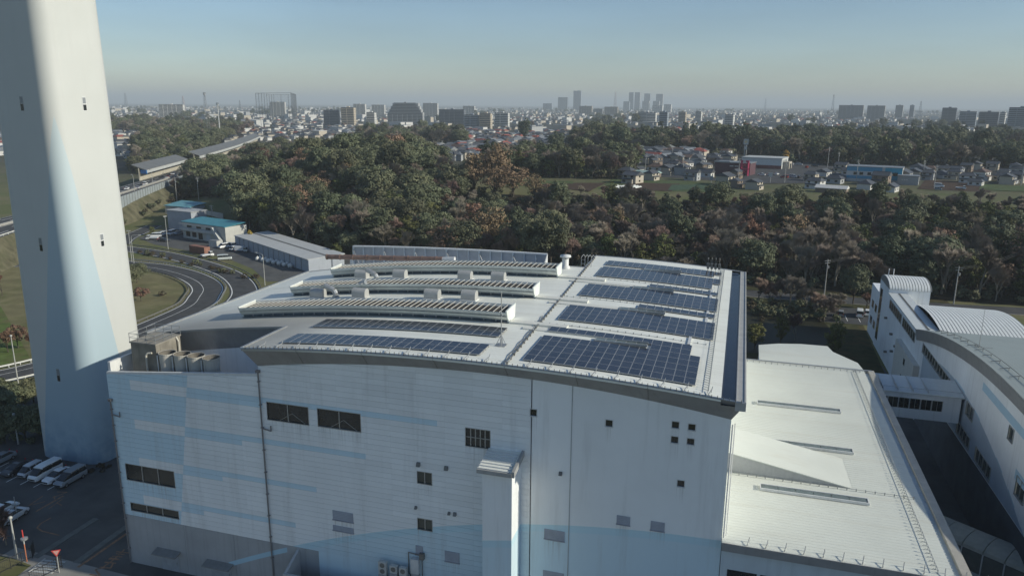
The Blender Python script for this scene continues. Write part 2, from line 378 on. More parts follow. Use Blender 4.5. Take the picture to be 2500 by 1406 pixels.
# ------------------------------------------------------------------ main plant building
def rz(x): return 30.95-.0019*(x+22.5)**2            # roof surface
def wz(x): return 29.45-.0032*(x+22.5)**2            # top of the front wall under the fascia
def lowz(x): return 24.5+(x+68)*2.05/20.5             # parapet of the low corner
WHITE = (.84, .86, .85)
def roof_material(name, col, seam, axis, gap, dirt=(.50, .47, .38), soot=False, line=.3):
    m = bpy.data.materials.new(name); m.use_nodes = True; nt = m.node_tree; N, L = nodes(m)
    b = N['Principled BSDF']; b.inputs['Roughness'].default_value = .55; b.inputs['Specular IOR Level'].default_value = .35
    g = N.new('ShaderNodeNewGeometry').outputs['Position']
    sp = N.new('ShaderNodeSeparateXYZ'); L.new(g, sp.inputs[0]); q = X(nt, sp.outputs[axis])
    fr = (q*(1/gap))._o('FRACT'); ln = fr.lt(seam)
    c = rgbmix(nt, ramp(nt, noise(nt, g, .16, 6, .65), .35, .7), tuple(x*.95 for x in col), tuple(min(1, x*1.04) for x in col))
    c = rgbmix(nt, ramp(nt, noise(nt, scalev(nt, g, (.05, .9, 1) if axis == 1 else (.9, .05, 1)), 1., 6, .7), .5, .8)*.5, c, dirt)
    if soot:
        so2 = ramp(nt, X(nt, sp.outputs[0])+noise(nt, g, .12, 4)*10, -30, -46)*ramp(nt, X(nt, sp.outputs[1])+noise(nt, g, .1, 3)*10, 92, 78)
        c = rgbmix(nt, so2*.92, c, (.27, .262, .242))
    c = rgbmix(nt, ln*line, c, tuple(x*.62 for x in col))
    L.new(c, b.inputs['Base Color'])
    bp = N.new('ShaderNodeBump'); bp.inputs['Strength'].default_value = line*1.6; bp.inputs['Distance'].default_value = .03
    L.new(ln.v, bp.inputs['Height']); L.new(bp.outputs[0], b.inputs['Normal'])
    return m
roofm = roof_material('roof_white_metal', (.81, .82, .75), .10, 1, .55, soot=True)
roofm_dirty = roof_material('roof_weathered', (.40, .40, .385), .10, 1, .55, (.2, .19, .17))
fascm = mat('fascia_grey_metal', (.30, .30, .295), .5, .25, var=.10, scale=.5, streak=.45, dirt=(.20, .195, .185))
dark_in = mat('dark_interior', (.02, .022, .022), .9, var=.2)
glass = mat('window_glass_dark', (.022, .026, .026), .12, 0, var=.3, scale=.8, spec=.8)
glass_g = mat('window_glass_green', (.05, .062, .055), .1, 0, var=.25, scale=.8, spec=.8)
YF = 65.
# openings on the front, from survey sightings
def wr(x0, y0, x1, y1):
    a = ony(x0, y0); b = ony(x1, y1); c = ony(x0, y1); return (min(a.x, c.x), b.x, (b.z+c.z)/2 if False else b.z, a.z)
def rect_px(tl, br):
    a = ony(*tl); b = ony(*br); return [a.x, b.x, b.z, a.z]
wins = [(rect_px((651, 981), (754, 1037)), 2, 1, glass, 'wide'), (rect_px((775, 997), (881, 1054)), 2, 1, glass, 'wide'), (rect_px((1137, 1044), (1196, 1095)), 5, 2, glass, 'grid'),
        (rect_px((306, 1131), (428, 1190)), 3, 1, glass, 'wide'), (rect_px((319, 1226), (437, 1266)), 3, 1, glass, 'wide'), (rect_px((1019, 1150), (1054, 1183)), 2, 1, glass_g, 'sash'), (rect_px((1020, 1264), (1055, 1296)), 2, 1, glass_g, 'sash')]
for a in (((1295, 998), (1310, 1016)), ((1479, 1024), (1495, 1042)), ((1641, 1028), (1657, 1046)), ((1681, 1034), (1697, 1051)), ((1639, 1064), (1655, 1082)), ((1678, 1069), (1694, 1086)), ((1654, 1171), (1670, 1189))): wins.append((rect_px(*a), 1, 1, glass, 'small'))
lvs = [rect_px(*a) for a in (((1506, 1256), (1538, 1282)), ((1589, 1270), (1622, 1297)), ((1329, 1289), (1378, 1321)), ((1326, 1390), (1376, 1420)), ((812, 1244), (863, 1275)), ((813, 1280), (864, 1301)), ((1086, 1343), (1122, 1374)), ((1015, 1330), (1033, 1355)))]
holes = [w[0] for w in wins]
def facade_material(name, blue_only=False, plain=False):
    """white cladding with the painted stripes, slanted blue field and sweeping blue curve, in plant coordinates"""
    m = bpy.data.materials.new(name); m.use_nodes = True; nt = m.node_tree; N, L = nodes(m)
    b = N['Principled BSDF']; b.inputs['Roughness'].default_value = .55
    g = N.new('ShaderNodeNewGeometry').outputs['Position']; sp = N.new('ShaderNodeSeparateXYZ'); L.new(g, sp.inputs[0])
    x = X(nt, sp.outputs[0]); z = X(nt, sp.outputs[2])
    def rect(x0, x1, z0, z1): return x.gt(x0)*x.lt(x1)*z.gt(z0)*z.lt(z1)
    f = None
    for k, (xm, xe) in enumerate(((-47.4, -27.2), (-50.4, -35.3), (-53.4, -41.4), (-56.4, -44.3))):
        t = 23.9-4.8*k
        for q in (rect(-68.2, xm, t-1.2, t), rect(xm, xe, t-.6, t)): f = q if f is None else f.mx(q)
    left = (x+(z*-.16)+60.85).lt(0.)                     # slanted edge of the blue field
    lf = left.v; wht = None
    for k in range(5):
        t = 23.9-4.8*k; q = rect(-64.8, -50, t-1.2, t); wht = q if wht is None else wht.mx(q)
    fld = left*(wht*-1+1)
    f = (f*(left*-1+1)).mx(fld)
    dx = x-2.; cur = dx*dx*-.0042+15.75
    below = (cur-z).gt(0.); band = below*(cur-z).lt(.75)
    base = tuple(WHITE); c = rgbmix(nt, ramp(nt, noise(nt, g, .22, 5, .6), .3, .7), tuple(v*.95 for v in base), tuple(v*1.03 for v in base))
    if not plain: c = rgbmix(nt, f, c, (.58, .74, .82))
    right = x.gt(-43.5)
    c = rgbmix(nt, below*right, c, (.60, .74, .80)); c = rgbmix(nt, band, c, (.54, .73, .80))
    st = noise(nt, scalev(nt, g, (.75, .75, .05)), 1., 6, .7)
    c = rgbmix(nt, ramp(nt, st, .52, .8)*.36, c, (.36, .35, .33))
    run = None
    for (x0, x1, z0, z1) in holes+lvs:
        q = x.gt(x0-.05)*x.lt(x1+.05)*ramp(nt, z, z0-(2.6 if x1-x0 > 2 else 1.9), z0)*z.lt(z0); run = q if run is None else run.mx(q)
    fine = noise(nt, scalev(nt, g, (5., 5., .12)), 1., 4, .6)
    c = rgbmix(nt, run*ramp(nt, fine, .45, .7)*.55, c, (.33, .32, .29))
    oi = N.new('ShaderNodeObjectInfo'); hs = N.new('ShaderNodeHueSaturation'); L.new(c, hs.inputs['Color'])
    L.new((X(nt, oi.outputs['Random'])*.08+.96).v, hs.inputs['Value']); L.new(hs.outputs[0], b.inputs['Base Color'])
    return m
facm = facade_material('facade_cladding'); facp = facade_material('facade_cladding_plain', plain=True)
conc = mat('plinth_concrete', (.36, .37, .375), .85, var=.10, scale=.35, streak=.55, dirt=(.22, .21, .20))
alu = mat('window_frame_aluminium', (.40, .40, .38), .4, .4, var=.1)
louv = mat('louvre_grey', (.36, .38, .42), .6, .2, var=.08)
white_p = mat('white_painted_steel', (.66, .665, .65), .5, var=.08, scale=1.2, streak=.25, dirt=(.4, .38, .33))
YF = 65.
plant_b = empty('plant_building', (-33.6, YF, 0)); PO = Vector(plant_b.location)
class PB(MB):                                          # builder in plant-building coordinates
    def build(s, name, m, parent=None, **k):
        s.v = [(p[0]-PO.x, p[1]-PO.y, p[2]-PO.z) for p in s.v]; return MB.build(s, name, m, parent or plant_b, **k)
XL, XN, XR = -68., -47.6, .8                           # left end, notch, right end
BK = 118.4; BKL = 109.; NY = 73.2
# roof: right field to the back, left field, projecting front-left field
xs = lambda a, b, n: [a+(b-a)*i/n for i in range(n+1)]
rf = PB()
def roofpatch(x0, x1, y0, y1, n):
    rf.grid(lambda u, v: (u, v, rz(u)), xs(x0, x1, n), [y0, y1])
    rf.grid(lambda u, v: (u, v, rz(u)-.25), xs(x0, x1, n), [y0, y1])
    for yy in (y0, y1): rf.grid(lambda u, v: (u, yy, rz(u)-.25*v), xs(x0, x1, n), [0, 1])
    for xx in (x0, x1): rf.grid(lambda u, v: (xx, u, rz(xx)-.25*v), [y0, y1], [0, 1])
roofpatch(-21.3, -.2, YF-1.25, BK, 16); roofpatch(-48.6, -21.3, YF-1.25, NY-1, 18); roofpatch(-68.6, -21.3, NY-1, BKL, 30)
roof = rf.build('roof', roofm, fix=False)
tr = PB()                                               # verge trims
tr.grid(lambda u, v: (u, YF-1.3-.06*v, rz(u)+.02+.12*(1-abs(v))), xs(-48.6, 1.9, 40), [-1, 0, 1])
for (x0, x1, yy) in ((-21.3, 1.9, BK), (-68.6, -21.3, BKL)): tr.grid(lambda u, v: (u, yy+.08*v, rz(u)+.12*(1-abs(v))), xs(x0, x1, 30), [-1, 0, 1])
tr.beam((-21.3, BKL, rz(-21.3)+.06), (-21.3, BK, rz(-21.3)+.06), .2, .14); tr.beam((-68.5, NY-1, rz(-68.5)+.08), (-68.5, BKL, rz(-68.5)+.08), .3, .2)
tr.beam((-48.6, YF-1.3, rz(-48.6)+.06), (-48.6, NY-1, rz(-48.6)+.06), .25, .14)
tr.build('verge_trim', galv, roof)
# weathered strip near the left edge, gutter on the right edge
gt = PB()
gt.grid(lambda u, v: (u, v, rz(-.2)-.55), [-.2, 1.1], [YF-1.25, BK]); gt.grid(lambda u, v: (-.2, u, rz(-.2)-.55*v), [YF-1.25, BK], [0, 1])
gt.build('gutter_trough', mat('gutter_dark', (.05, .055, .075), .25, .2, var=.4, scale=.6), fix=False)
gw = PB(); gw.box(1.0, 1.9, YF-1.3, BK, rz(1)-.8, rz(1)-.02); gw.box(1.05, 1.12, YF-1.3, BK, rz(1)-.02, rz(1)+.1); gw.box(1.75, 1.85, YF-1.3, BK, rz(1)-.02, rz(1)+.06)
gw.build('gutter_parapet', mat('gutter_parapet_grey', (.40, .40, .385), .6, .1, var=.1, scale=.8))
# fascias lean out from the wall head to the roof edge
def fascia(name, top, bot):
    f = PB(); n = len(top)
    for i in range(n-1): f.face([bot[i], bot[i+1], top[i+1], top[i]])
    return f.build(name, fascm, fix=False)
XA = xs(-48.6, 1.9, 44)
def lerp(a, b, t): return a+(b-a)*t
fascia('front_fascia', [(x, YF-1.3, rz(x)+.0) for x in XA], [(lerp(-47.6, .8, i/44), YF, wz(lerp(-47.6, .8, i/44))) for i in range(45)])
fascia('right_fascia', [(1.9, y, rz(1.9)) for y in (YF-1.3, BK)], [(.8, y, wz(.8)) for y in (YF, BK)])
fascia('notch_fascia', [(-48.6, y, rz(-48.6)) for y in (NY-1, YF-1.3)], [(-47.6, y, wz(-47.6)) for y in (NY, YF)])
XB = xs(-68.6, -48.6, 16)
fascia('recess_fascia', [(x, NY-1, rz(x)) for x in XB], [(lerp(-68, -47.6, i/16), NY, rz(x)-2.9+.02*(x+68)) for i, x in enumerate(XB)])
fascia('left_fascia', [(-68.6, y, rz(-68.6)) for y in (BKL, NY-1)], [(-68, y, rz(-68)-2.9) for y in (BKL, NY)])
sj = PB()
for px in (842, 776, 1008, 1190, 1350, 1470): pass
for x in (-42, -34.6, -27, -19.8, -13, -6.5): PB().beam((x, YF-1.34, rz(x)-.1), (x, YF-.06, wz(x)+.05), .04, .02).build('fascia_joint', rail_d)

# walls behind the cladding
wall = PB()
wall.face([(XL, YF+.14, 0), (XL, YF+.14, lowz(XL)), (XN, YF+.14, lowz(XN)), (XN, YF+.14, 0)])
XW = xs(XN, XR, 30)
for a, b in zip(XW, XW[1:]): wall.face([(a, YF+.14, 0), (b, YF+.14, 0), (b, YF+.14, wz(b)), (a, YF+.14, wz(a))])
wall.face([(XR, YF, 0), (XR, BK, 0), (XR, BK, wz(XR)), (XR, YF, wz(XR))]); wall.face([(XL, YF, 0), (XL, BKL+14, 0), (XL, BKL+14, 24), (XL, YF, 24)])
wall.face([(XL, BK+4, 0), (XR, BK+4, 0), (XR, BK+4, 27), (XL, BK+4, 27)]); wall.face([(XL, NY, 20), (XN, NY, 20), (XN, NY, wz(XN)), (XL, NY, rz(XL)-2.9)])
for i in range(16):
    a, b = lerp(-68, -47.6, i/16), lerp(-68, -47.6, (i+1)/16); wall.face([(a, NY-.01, 20), (b, NY-.01, 20), (b, NY-.01, rz(b)-2.4), (a, NY-.01, rz(a)-2.4)])
wall.face([(XN, YF, 20), (XN, NY, 20), (XN, NY, wz(XN)), (XN, YF, wz(XN))])
wall.face([(XL, NY, 20), (XL, BKL, 20), (XL, BKL, rz(XL)-2.9), (XL, NY, rz(XL)-2.9)])
wall.face([(XL, BKL, 20), (-21.3, BKL, 20), (-21.3, BKL, rz(-21.3)-.2), (XL, BKL, rz(XL)-.2)])
wall.face([(-21.3, BKL, 20), (-21.3, BK, 20), (-21.3, BK, rz(-21.3)-.2), (-21.3, BKL, rz(-21.3)-.2)]); wall.face([(-21.3, BK, 10), (XR, BK, 10), (XR, BK, rz(XR)-.3), (-21.3, BK, rz(-21.3)-.3)])
wall.face([(XL, YF, 22.6), (XN, YF, 22.6), (XN, NY, 22.6), (XL, NY, 22.6)]); wall.face([(XL, BKL, 25.2), (-22, BKL, 25.2), (-22, BKL+13.5, 25.2), (XL, BKL+13.5, 25.2)])
wall_o = wall.build('wall', mat('wall_white', WHITE, .6, var=.06, scale=.3, streak=.3, dirt=(.4, .4, .38)), fix=False)
# low corner parapet
pp = PB(); pp.hexa([(XL, YF+.03, lowz(XL)-.3), (XN, YF+.03, lowz(XN)-.3), (XN, YF+.35, lowz(XN)-.3), (XL, YF+.35, lowz(XL)-.3)], [(XL, YF+.03, lowz(XL)), (XN, YF+.03, lowz(XN)), (XN, YF+.35, lowz(XN)), (XL, YF+.35, lowz(XL))])
pp.box(XL, XL+.35, YF+.35, NY+.4, 23, 25.6); pp.build('parapet_cap', white_p)
def subtract(r, hs):
    rs = [r]
    for h in hs:
        out = []
        for (x0, x1, z0, z1) in rs:
            if h[0] >= x1 or h[1] <= x0 or h[2] >= z1 or h[3] <= z0: out.append((x0, x1, z0, z1)); continue
            if h[0] > x0: out.append((x0, h[0], z0, z1))
            if h[1] < x1: out.append((h[1], x1, z0, z1))
            a, b = max(x0, h[0]), min(x1, h[1])
            if h[2] > z0: out.append((a, b, z0, h[2]))
            if h[3] < z1: out.append((a, b, h[3], z1))
        rs = out
    return rs
G = .010
def panel_mb(x0, x1, z0, z1, topf):
    m_ = PB()
    for (a, b, c, d) in subtract((x0+G*.3, x1-G*.3, z0+G, z1-G), holes):
        if b-a < .02 or d-c < .02: continue
        ta, tb = min(d, topf(a)), min(d, topf(b))
        if ta-c < .03 and tb-c < .03: continue
        ta = max(ta, c+.01); tb = max(tb, c+.01)
        m_.hexa([(a, YF+.13, c), (b, YF+.13, c), (b, YF, c), (a, YF, c)], [(a, YF+.13, ta), (b, YF+.13, tb), (b, YF, tb), (a, YF, ta)])
    return m_
allp = []
xc = [XL]+[-65.4+3*k for k in range(17)]+[-17.5]
for i in range(len(xc)-1):
    for r in range(40):
        z0 = 6.5+.6*r; z1 = z0+.6
        topf = (lambda q: lowz(q)-.3) if xc[i+1] <= -47.3 else wz
        if xc[i] < XN < xc[i+1]:
            for (a, b, tf) in ((xc[i], XN, lambda q: lowz(q)-.3), (XN, xc[i+1], wz)):
                p = panel_mb(a, b, z0, z1, tf)
                if p.f: allp.append((abs(a+20)+abs(z0-26), p))
            continue
        p = panel_mb(xc[i], xc[i+1], z0, z1, topf)
        if p.f: allp.append((math.hypot(xc[i]+1.5, CZ-z0), p))
allp.sort(key=lambda t: t[0])
for k, (_, p) in enumerate(allp[:300]): p.build('wall_panel', facm, wall_o, fix=False)
rest = MB()
for _, p in allp[300:]:
    n = len(rest.v); rest.v += p.v; rest.f += [tuple(i+n for i in f) for f in p.f]; rest.m += p.m
ro = PB(); ro.v, ro.f, ro.m = rest.v, rest.f, rest.m; tag(ro.build('wall_panels_lower', facm, wall_o, fix=False), kind='stuff')
# large smooth panels right of the stair tower, with one joint
for (a, b) in ((-17.5, -13.55), (-13.5, XR)):
    p = PB()
    for (c, d) in zip(xs(a, b, 12), xs(a, b, 12)[1:]):
        for (e, f_, g_, h_) in subtract((c, d, 0, 31.), holes):
            if h_ > 30: h0, h1 = wz(e), wz(f_)
            else: h0 = h1 = h_
            p.face([(e, YF, g_), (f_, YF, g_), (f_, YF, h1), (e, YF, h0)])
    p.build('cladding_sheet', facp, wall_o)
PB().box(-13.56, -13.48, YF-.03, YF, 0, wz(-13.5)).build('cladding_joint', mat('joint_grey', (.38, .39, .39), .6), wall_o)
# concrete plinth in big cast bays
for i, (a, b) in enumerate(((XL, -59.45), (-59.45, -52.6), (-52.6, -47.5), (-47.5, -41.6))): PB().box(a+.015, b-.015, YF+.0, YF+.14, 0, 6.48).build('plinth_bay', facade_material('plinth_paint_%d' % i) if False else conc, wall_o)
bandm = mat('band_blue', (.38, .56, .65), .6, var=.06, scale=.4)
sb = PB()                                                # the blue curve painted across the plinth stands a few mm proud
cur = lambda x: 15.75-.0042*(x-2)**2
for a, b in zip(xs(-53.6, -45.6, 10), xs(-53.6, -45.6, 10)[1:]):
    A0, A1, B0, B1 = (max(0, v) for v in (cur(a)-.62, cur(a), cur(b)-.62, cur(b)))
    A1 = min(6.47, A1); B1 = min(6.47, B1)
    sb.face([(a, YF-.004, A0), (b, YF-.004, B0), (b, YF-.004, B1), (a, YF-.004, A1)])
sb.build('painted_curve', bandm, wall_o)
PB().face([(-41.6, YF+.01, 0), (XR-18.3, YF+.01, 0), (XR-18.3, YF+.01, 6.5), (-41.6, YF+.01, 6.5)]).build('cladding_sheet', facp, wall_o)
# windows: recessed glass, frame, mullions
for (x0, x1, z0, z1), nx, nz, gm, kind in wins:
    d = .12
    fr = PB(); t = .06 if kind != 'small' else .08
    fr.box(x0-t, x1+t, YF-.02, YF+.1, z1, z1+t); fr.box(x0-t, x1+t, YF-.06, YF+.1, z0-t, z0); fr.box(x0-t, x0, YF-.02, YF+.1, z0, z1); fr.box(x1, x1+t, YF-.02, YF+.1, z0, z1)
    fo = fr.build('window', alu if kind != 'small' else white_p)
    def wpart(m_, nm, mm): m_.build(nm, mm, fo)
    for k in range(nx):
        a = lerp(x0, x1, k/nx); b = lerp(x0, x1, (k+1)/nx); p = PB(); p.face([(a, YF+d-.01, z0), (b, YF+d-.01, z0), (b, YF+d-.01, z1), (a, YF+d-.01, z1)]); wpart(p, 'pane', gm)
        if k: p = PB(); p.box(a-.05, a+.05, YF+.02, YF+.10, z0, z1); wpart(p, 'mullion', alu)
    if kind == 'wide' and x1-x0 < 6 and z0 > 18:
        p = PB(); xm = (x0+x1)/2; p.beam((xm+.5, YF+.09, z0+1.0), (xm-1.1, YF+.09, z0), .05, .04); p.beam((xm+.5, YF+.09, z0+1.0), (xm+2., YF+.09, z0), .05, .04); wpart(p, 'inner_brace', alu)
    if nz > 1: p = PB(); zm = (z0+z1)/2; p.box(x0, x1, YF+.03, YF+.09, zm-.04, zm+.04); wpart(p, 'transom', alu)
for (x0, x1, z0, z1) in lvs:
    p = PB(); p.box(x0, x1, YF-.05, YF-.006, z0, z1); n = max(4, int((z1-z0)/.16))
    for k in range(n): zz = z0+(z1-z0)*(k+.5)/n; p.hexa([(x0+.03, YF-.05, zz-.05), (x1-.03, YF-.05, zz-.05), (x1-.03, YF-.09, zz-.06), (x0+.03, YF-.09, zz-.06)], [(x0+.03, YF-.05, zz+.05), (x1-.03, YF-.05, zz+.05), (x1-.03, YF-.09, zz-.03), (x0+.03, YF-.09, zz-.03)])
    p.box(x0-.04, x1+.04, YF-.14, YF-.006, z0-.07, z0); p.build('louvre', louv)
for px, py, s in ((1022, 1132, .2), (1090, 1141, .2), (1016, 1237, .13), (1097, 1251, .13), (1111, 1253, .16), (1369, 1154, .16)):
    q = ony(px, py); p = PB(); p.hexa([(q.x-s, YF-.01, q.z-s), (q.x+s, YF-.01, q.z-s), (q.x+s, YF-.3, q.z-s), (q.x-s, YF-.3, q.z-s)], [(q.x-s, YF-.01, q.z+s), (q.x+s, YF-.01, q.z+s), (q.x+s, YF-.12, q.z+s*.8), (q.x-s, YF-.12, q.z+s*.8)]); p.build('vent_hood', rail_d)
pipe_m = mat('downpipe_brown_grey', (.20, .19, .185), .6, .1, var=.15)
for x, zt, nm in ((-47.55, lowz(-47.6)+.2, 0), (-67.75, 21, 1)):
    p = PB(); p.tube((x, YF-.16, 0), (x, YF-.16, zt), .085, n=8); p.box(x-.22, x+.22, YF-.32, YF-.01, zt, zt+.3)
    for z in xs(2, zt-1, 9): p.box(x-.14, x+.14, YF-.26, YF-.0, z-.04, z+.04)
    p.path([(x+.0, YF-.16, 20.4-nm), (x+1.1, YF-.16, 20.2-nm), (x+1.1, YF-.16, 20.8-nm)], .07); p.build('downpipe', pipe_m)
p = PB()
for z in (26.9, 24): pass
p.tube((.95, YF-.12, 16.2), (.95, YF-.12, 27.3), .07, n=8); p.tube((1.15, YF+.3, 16.2), (1.15, YF+.3, 27.3), .05, n=8); p.build('downpipe', white_p)
# door canopies, doors
for (x0, y0), (x1, y1) in (((373, 1350), (430, 1358)), ((495, 1376), (560, 1392))):
    a = ony(x0, y0, 64.2); b = ony(x1, y1, 64.2); p = PB(); z = (a.z+b.z)/2
    p.hexa([(a.x, YF-1.1, z-.1), (b.x, YF-1.1, z-.1), (b.x, YF, z), (a.x, YF, z)], [(a.x, YF-1.1, z), (b.x, YF-1.1, z), (b.x, YF, z+.28), (a.x, YF, z+.28)]); p.build('door_canopy', mat('canopy_grey', (.22, .22, .21), .7))
    d_ = PB().box(a.x+.5, b.x-.4, YF-.05, YF-.005, .02, z-.5).build('door', mat('door_grey', (.33, .35, .37), .6)); PB().box(b.x-.7, b.x-.6, YF-.12, YF-.05, 1., 1.3).build('handle', galv, d_)
# stair tower with its own little roof
def _v(x, z): return (x, 0, z)
p = PB(); p.box(-21.4, -18.45, 61.95, YF-.005, 0, 20.9); st = p.build('stair_tower', facade_material('stair_paint', plain=True))
p = PB(); p.hexa([(-21.75, 61.55, 20.85), (-18.15, 61.55, 20.85), (-18.15, YF-.01, 21.45), (-21.75, YF-.01, 21.45)], [(-21.75, 61.55, 21.15), (-18.15, 61.55, 21.15), (-18.15, YF-.01, 21.78), (-21.75, YF-.01, 21.78)])
sr = p.build('tower_roof', roofm, st)
p = PB()
for k in range(7):
    y = 61.7+k*.45; z = 21.16+.18*(y-61.55); p.box(-21.8, -18.6, y-.05, y+.05, z, z+.09)
p.build('roof_rib', white_p, st); p = PB(); p.hexa([(-18.35, 61.5, 20.8), (-18.1, 61.5, 20.8), (-18.1, YF-.01, 21.4), (-18.35, YF-.01, 21.4)], [(-18.35, 61.5, 21.4), (-18.1, 61.5, 21.4), (-18.1, YF-.01, 22.0), (-18.35, YF-.01, 22.0)]); p.box(-21.8, -18.36, 61.45, 61.6, 20.8, 21.2); p.build('roof_edge', mat('edge_grey', (.34, .34, .33), .5), st)
# loading parapet and wall-mounted equipment
p = PB(); p.box(-44.3, -21.8, 62.0, 62.3, 0, 5.05); p.hexa([(-44.3, 62.3, 0), (-44.0, 62.3, 0), (-44.0, YF-.01, 0), (-44.3, YF-.01, 0)], [(-44.3, 62.3, 5.05), (-44.0, 62.3, 5.05), (-44.0, YF-.01, 6.3), (-44.3, YF-.01, 6.3)]); p.build('dock_parapet', mat('dock_concrete', (.42, .43, .43), .8, var=.08, scale=.5, streak=.4, dirt=(.25, .25, .24)))
# roof brackets along the front eave, bar and hook
for x in [-46.6+2.06*k for k in range(24)]:
    if x > .2: break
    z = rz(x)+.02; p = PB(); p.beam((x, YF-1.0, z+.08), (x+.25, YF-.2, z+.32), .06, .06); p.beam((x+.05, YF-.9, z), (x+.05, YF-.9, z+.2), .05, .05); p.beam((x+.25, YF-.2, z+.32), (x+.3, YF-.12, z+.55), .05, .05); p.beam((x+.22, YF-.3, z), (x+.22, YF-.3, z+.3), .05, .05); p.box(x-.06, x+.16, YF-1.05, YF-.85, z-.01, z+.03)
    p.build('eave_bracket', galv, roof)
p = PB()
for k in range(100):
    x = -48+.5*k
    if x < 1.6: p.box(x-.025, x+.025, YF-1.36, YF-1.3, rz(x)+.02, rz(x)+.3)
tag(p.build('snow_clips', rail_d, roof), kind='stuff')
# conduit with clamps, up the slope between the two halves
p = PB(); pts = [(-19.7+ -1.5*(y-64)/52, y, rz(-20.5)+.12) for y in xs(64.2, 116, 40)]
p.path(pts, .06, 5)
for q in pts: p.box(q[0]-.12, q[0]+.12, q[1]-.08, q[1]+.08, q[2]-.11, q[2]+.1)
p.path([(q[0]-.35+.1*math.sin(i*2.3), q[1], q[2]-.02) for i, q in enumerate(pts[:14])], .035, 4)
p.build('roof_conduit', rail_d, roof)
# hooked guard line along the right edge
p = PB(); y = YF-.6
while y < BK-1:
    x = -1.35; z = rz(x); p.path([(x, y, z+.02), (x-.02, y, z+.34), (x-.42, y+.05, z+.40), (x-.55, y+.12, z+.28)], .03, 4); y += .62
p.tube((-1.3, YF-.6, rz(-1.3)+.3), (-1.3, BK-1, rz(-1.3)+.3), .03, n=5); p.build('guard_hooks', galv, roof)
p = PB()
for yy in (78.4, 90.9, 102.4):
    for x in xs(-20.8, -2.2, 22): p.box(x-.06, x+.06, yy-.04, yy+.04, rz(x), rz(x)+.16)
    for a, b in zip(xs(-20.8, -2.2, 22), xs(-20.8, -2.2, 22)[1:]): p.tube((a, yy, rz(a)+.05), (b, yy, rz(b)+.05), .02, n=4)
p.build('lifeline', galv, roof)
# shallow raised ducts running from the monitors to the right field
ductm = mat('duct_cream', (.70, .69, .62), .5, var=.06, scale=.8, streak=.2)
for yy in (77.0, 88.6, 100.9):
    for x0, x1, w, h in ((-23.4, -16.9, 1.1, .22), (-21.4, -12.5, .9, .14)):
        p = PB(); yo = yy+(0 if w > 1 else -1.6); p.hexa([(x0, yo, rz(x0)), (x1, yo, rz(x1)), (x1, yo+w, rz(x1)), (x0, yo+w, rz(x0))], [(x0, yo, rz(x0)+h), (x1, yo, rz(x1)+h), (x1, yo+w, rz(x1)+h), (x0, yo+w, rz(x0)+h)]); p.build('roof_duct', ductm, roof)
tag(plant_b, 'huge white plant building with shallow arched roof and painted blue stripes', 'building')
# rear screen wall
sc = empty('roof_screen', (-49, 121.5, 25.2)); so_ = Vector(sc.location)
def scz(x): return 30.15-.00075*(x+34)**2
xs_ = xs(-66.6, -30.2, 18); scm = mat('screen_blue_grey', (.34, .37, .41), .55, .1, var=.12, scale=.6)
for i in range(18):
    a, b = xs_[i]+.02, xs_[i+1]-.02; m_ = MB()
    m_.hexa([(a-so_.x, 0, 0), (b-so_.x, 0, 0), (b-so_.x, .15, 0), (a-so_.x, .15, 0)], [(a-so_.x, 0, scz(a)-so_.z), (b-so_.x, 0, scz(b)-so_.z), (b-so_.x, .15, scz(b)-so_.z), (a-so_.x, .15, scz(a)-so_.z)]); m_.build('screen_panel', scm, sc)
    m_ = MB(); w = .22 if i % 3 == 0 else .12; m_.box(a-so_.x-w/2, a-so_.x+w/2, -.35, -.02, 0, scz(a)-so_.z); m_.build('post', mat('post_pale_blue', (.52, .58, .62), .5, .1), sc)
    if i % 3 == 0: MB().beam((a-so_.x, -.3, scz(a)-so_.z-.6), (b-so_.x+1, -2.6, 0), .12, .12).build('brace', galv, sc)
m_ = MB(); m_.grid(lambda u, v: (u-so_.x, -.4+.6*v, scz(u)-so_.z+.05), xs_, [0, 1]); m_.grid(lambda u, v: (u-so_.x, -.4, scz(u)-so_.z+.05-.22*v), xs_, [0, 1]); m_.build('top_rail', white_p, sc)
m_ = MB(); m_.hexa([(-30.2-so_.x, .1, 0), (-30.2-so_.x, -3.2, 0), (-30.35-so_.x, -3.2, 0), (-30.35-so_.x, .1, 0)], [(-30.2-so_.x, .1, scz(-30.2)-so_.z), (-30.2-so_.x, -3.2, 2.6), (-30.35-so_.x, -3.2, 2.6), (-30.35-so_.x, .1, scz(-30.2)-so_.z)]); m_.build('end_panel', white_p, sc)
tag(sc, 'long braced pale screen wall standing behind the roof monitors', 'screen wall')
hp = empty('exhaust_duct', (-56, 116, 25.2)); m_ = MB(); m_.tube((-13, 0, 3.0), (9, 0, 4.0), .42, n=12)
for k in range(9): m_.tube((-13+k*2.6, 0, 2.99+k*.118), (-12.85+k*2.6, 0, 3.0+k*.118), .5, n=12)
m_.build('pipe', mat('duct_brown', (.24, .16, .13), .7, .2, var=.3, scale=1.2), hp); m_ = MB(); m_.tube((9, 0, 4.0), (11.2, 0, 4.1), .34, .46, n=12); m_.build('end_cap', white_p, hp)
m_ = MB(); [m_.beam((x, 0, 0), (x, 0, 3.2+(x+13)*.045), .2, .2) for x in (-12, -6, 0, 6)]; m_.build('support', galv, hp)
tag(hp, 'long brown exhaust duct lying in front of the screen wall', 'duct')
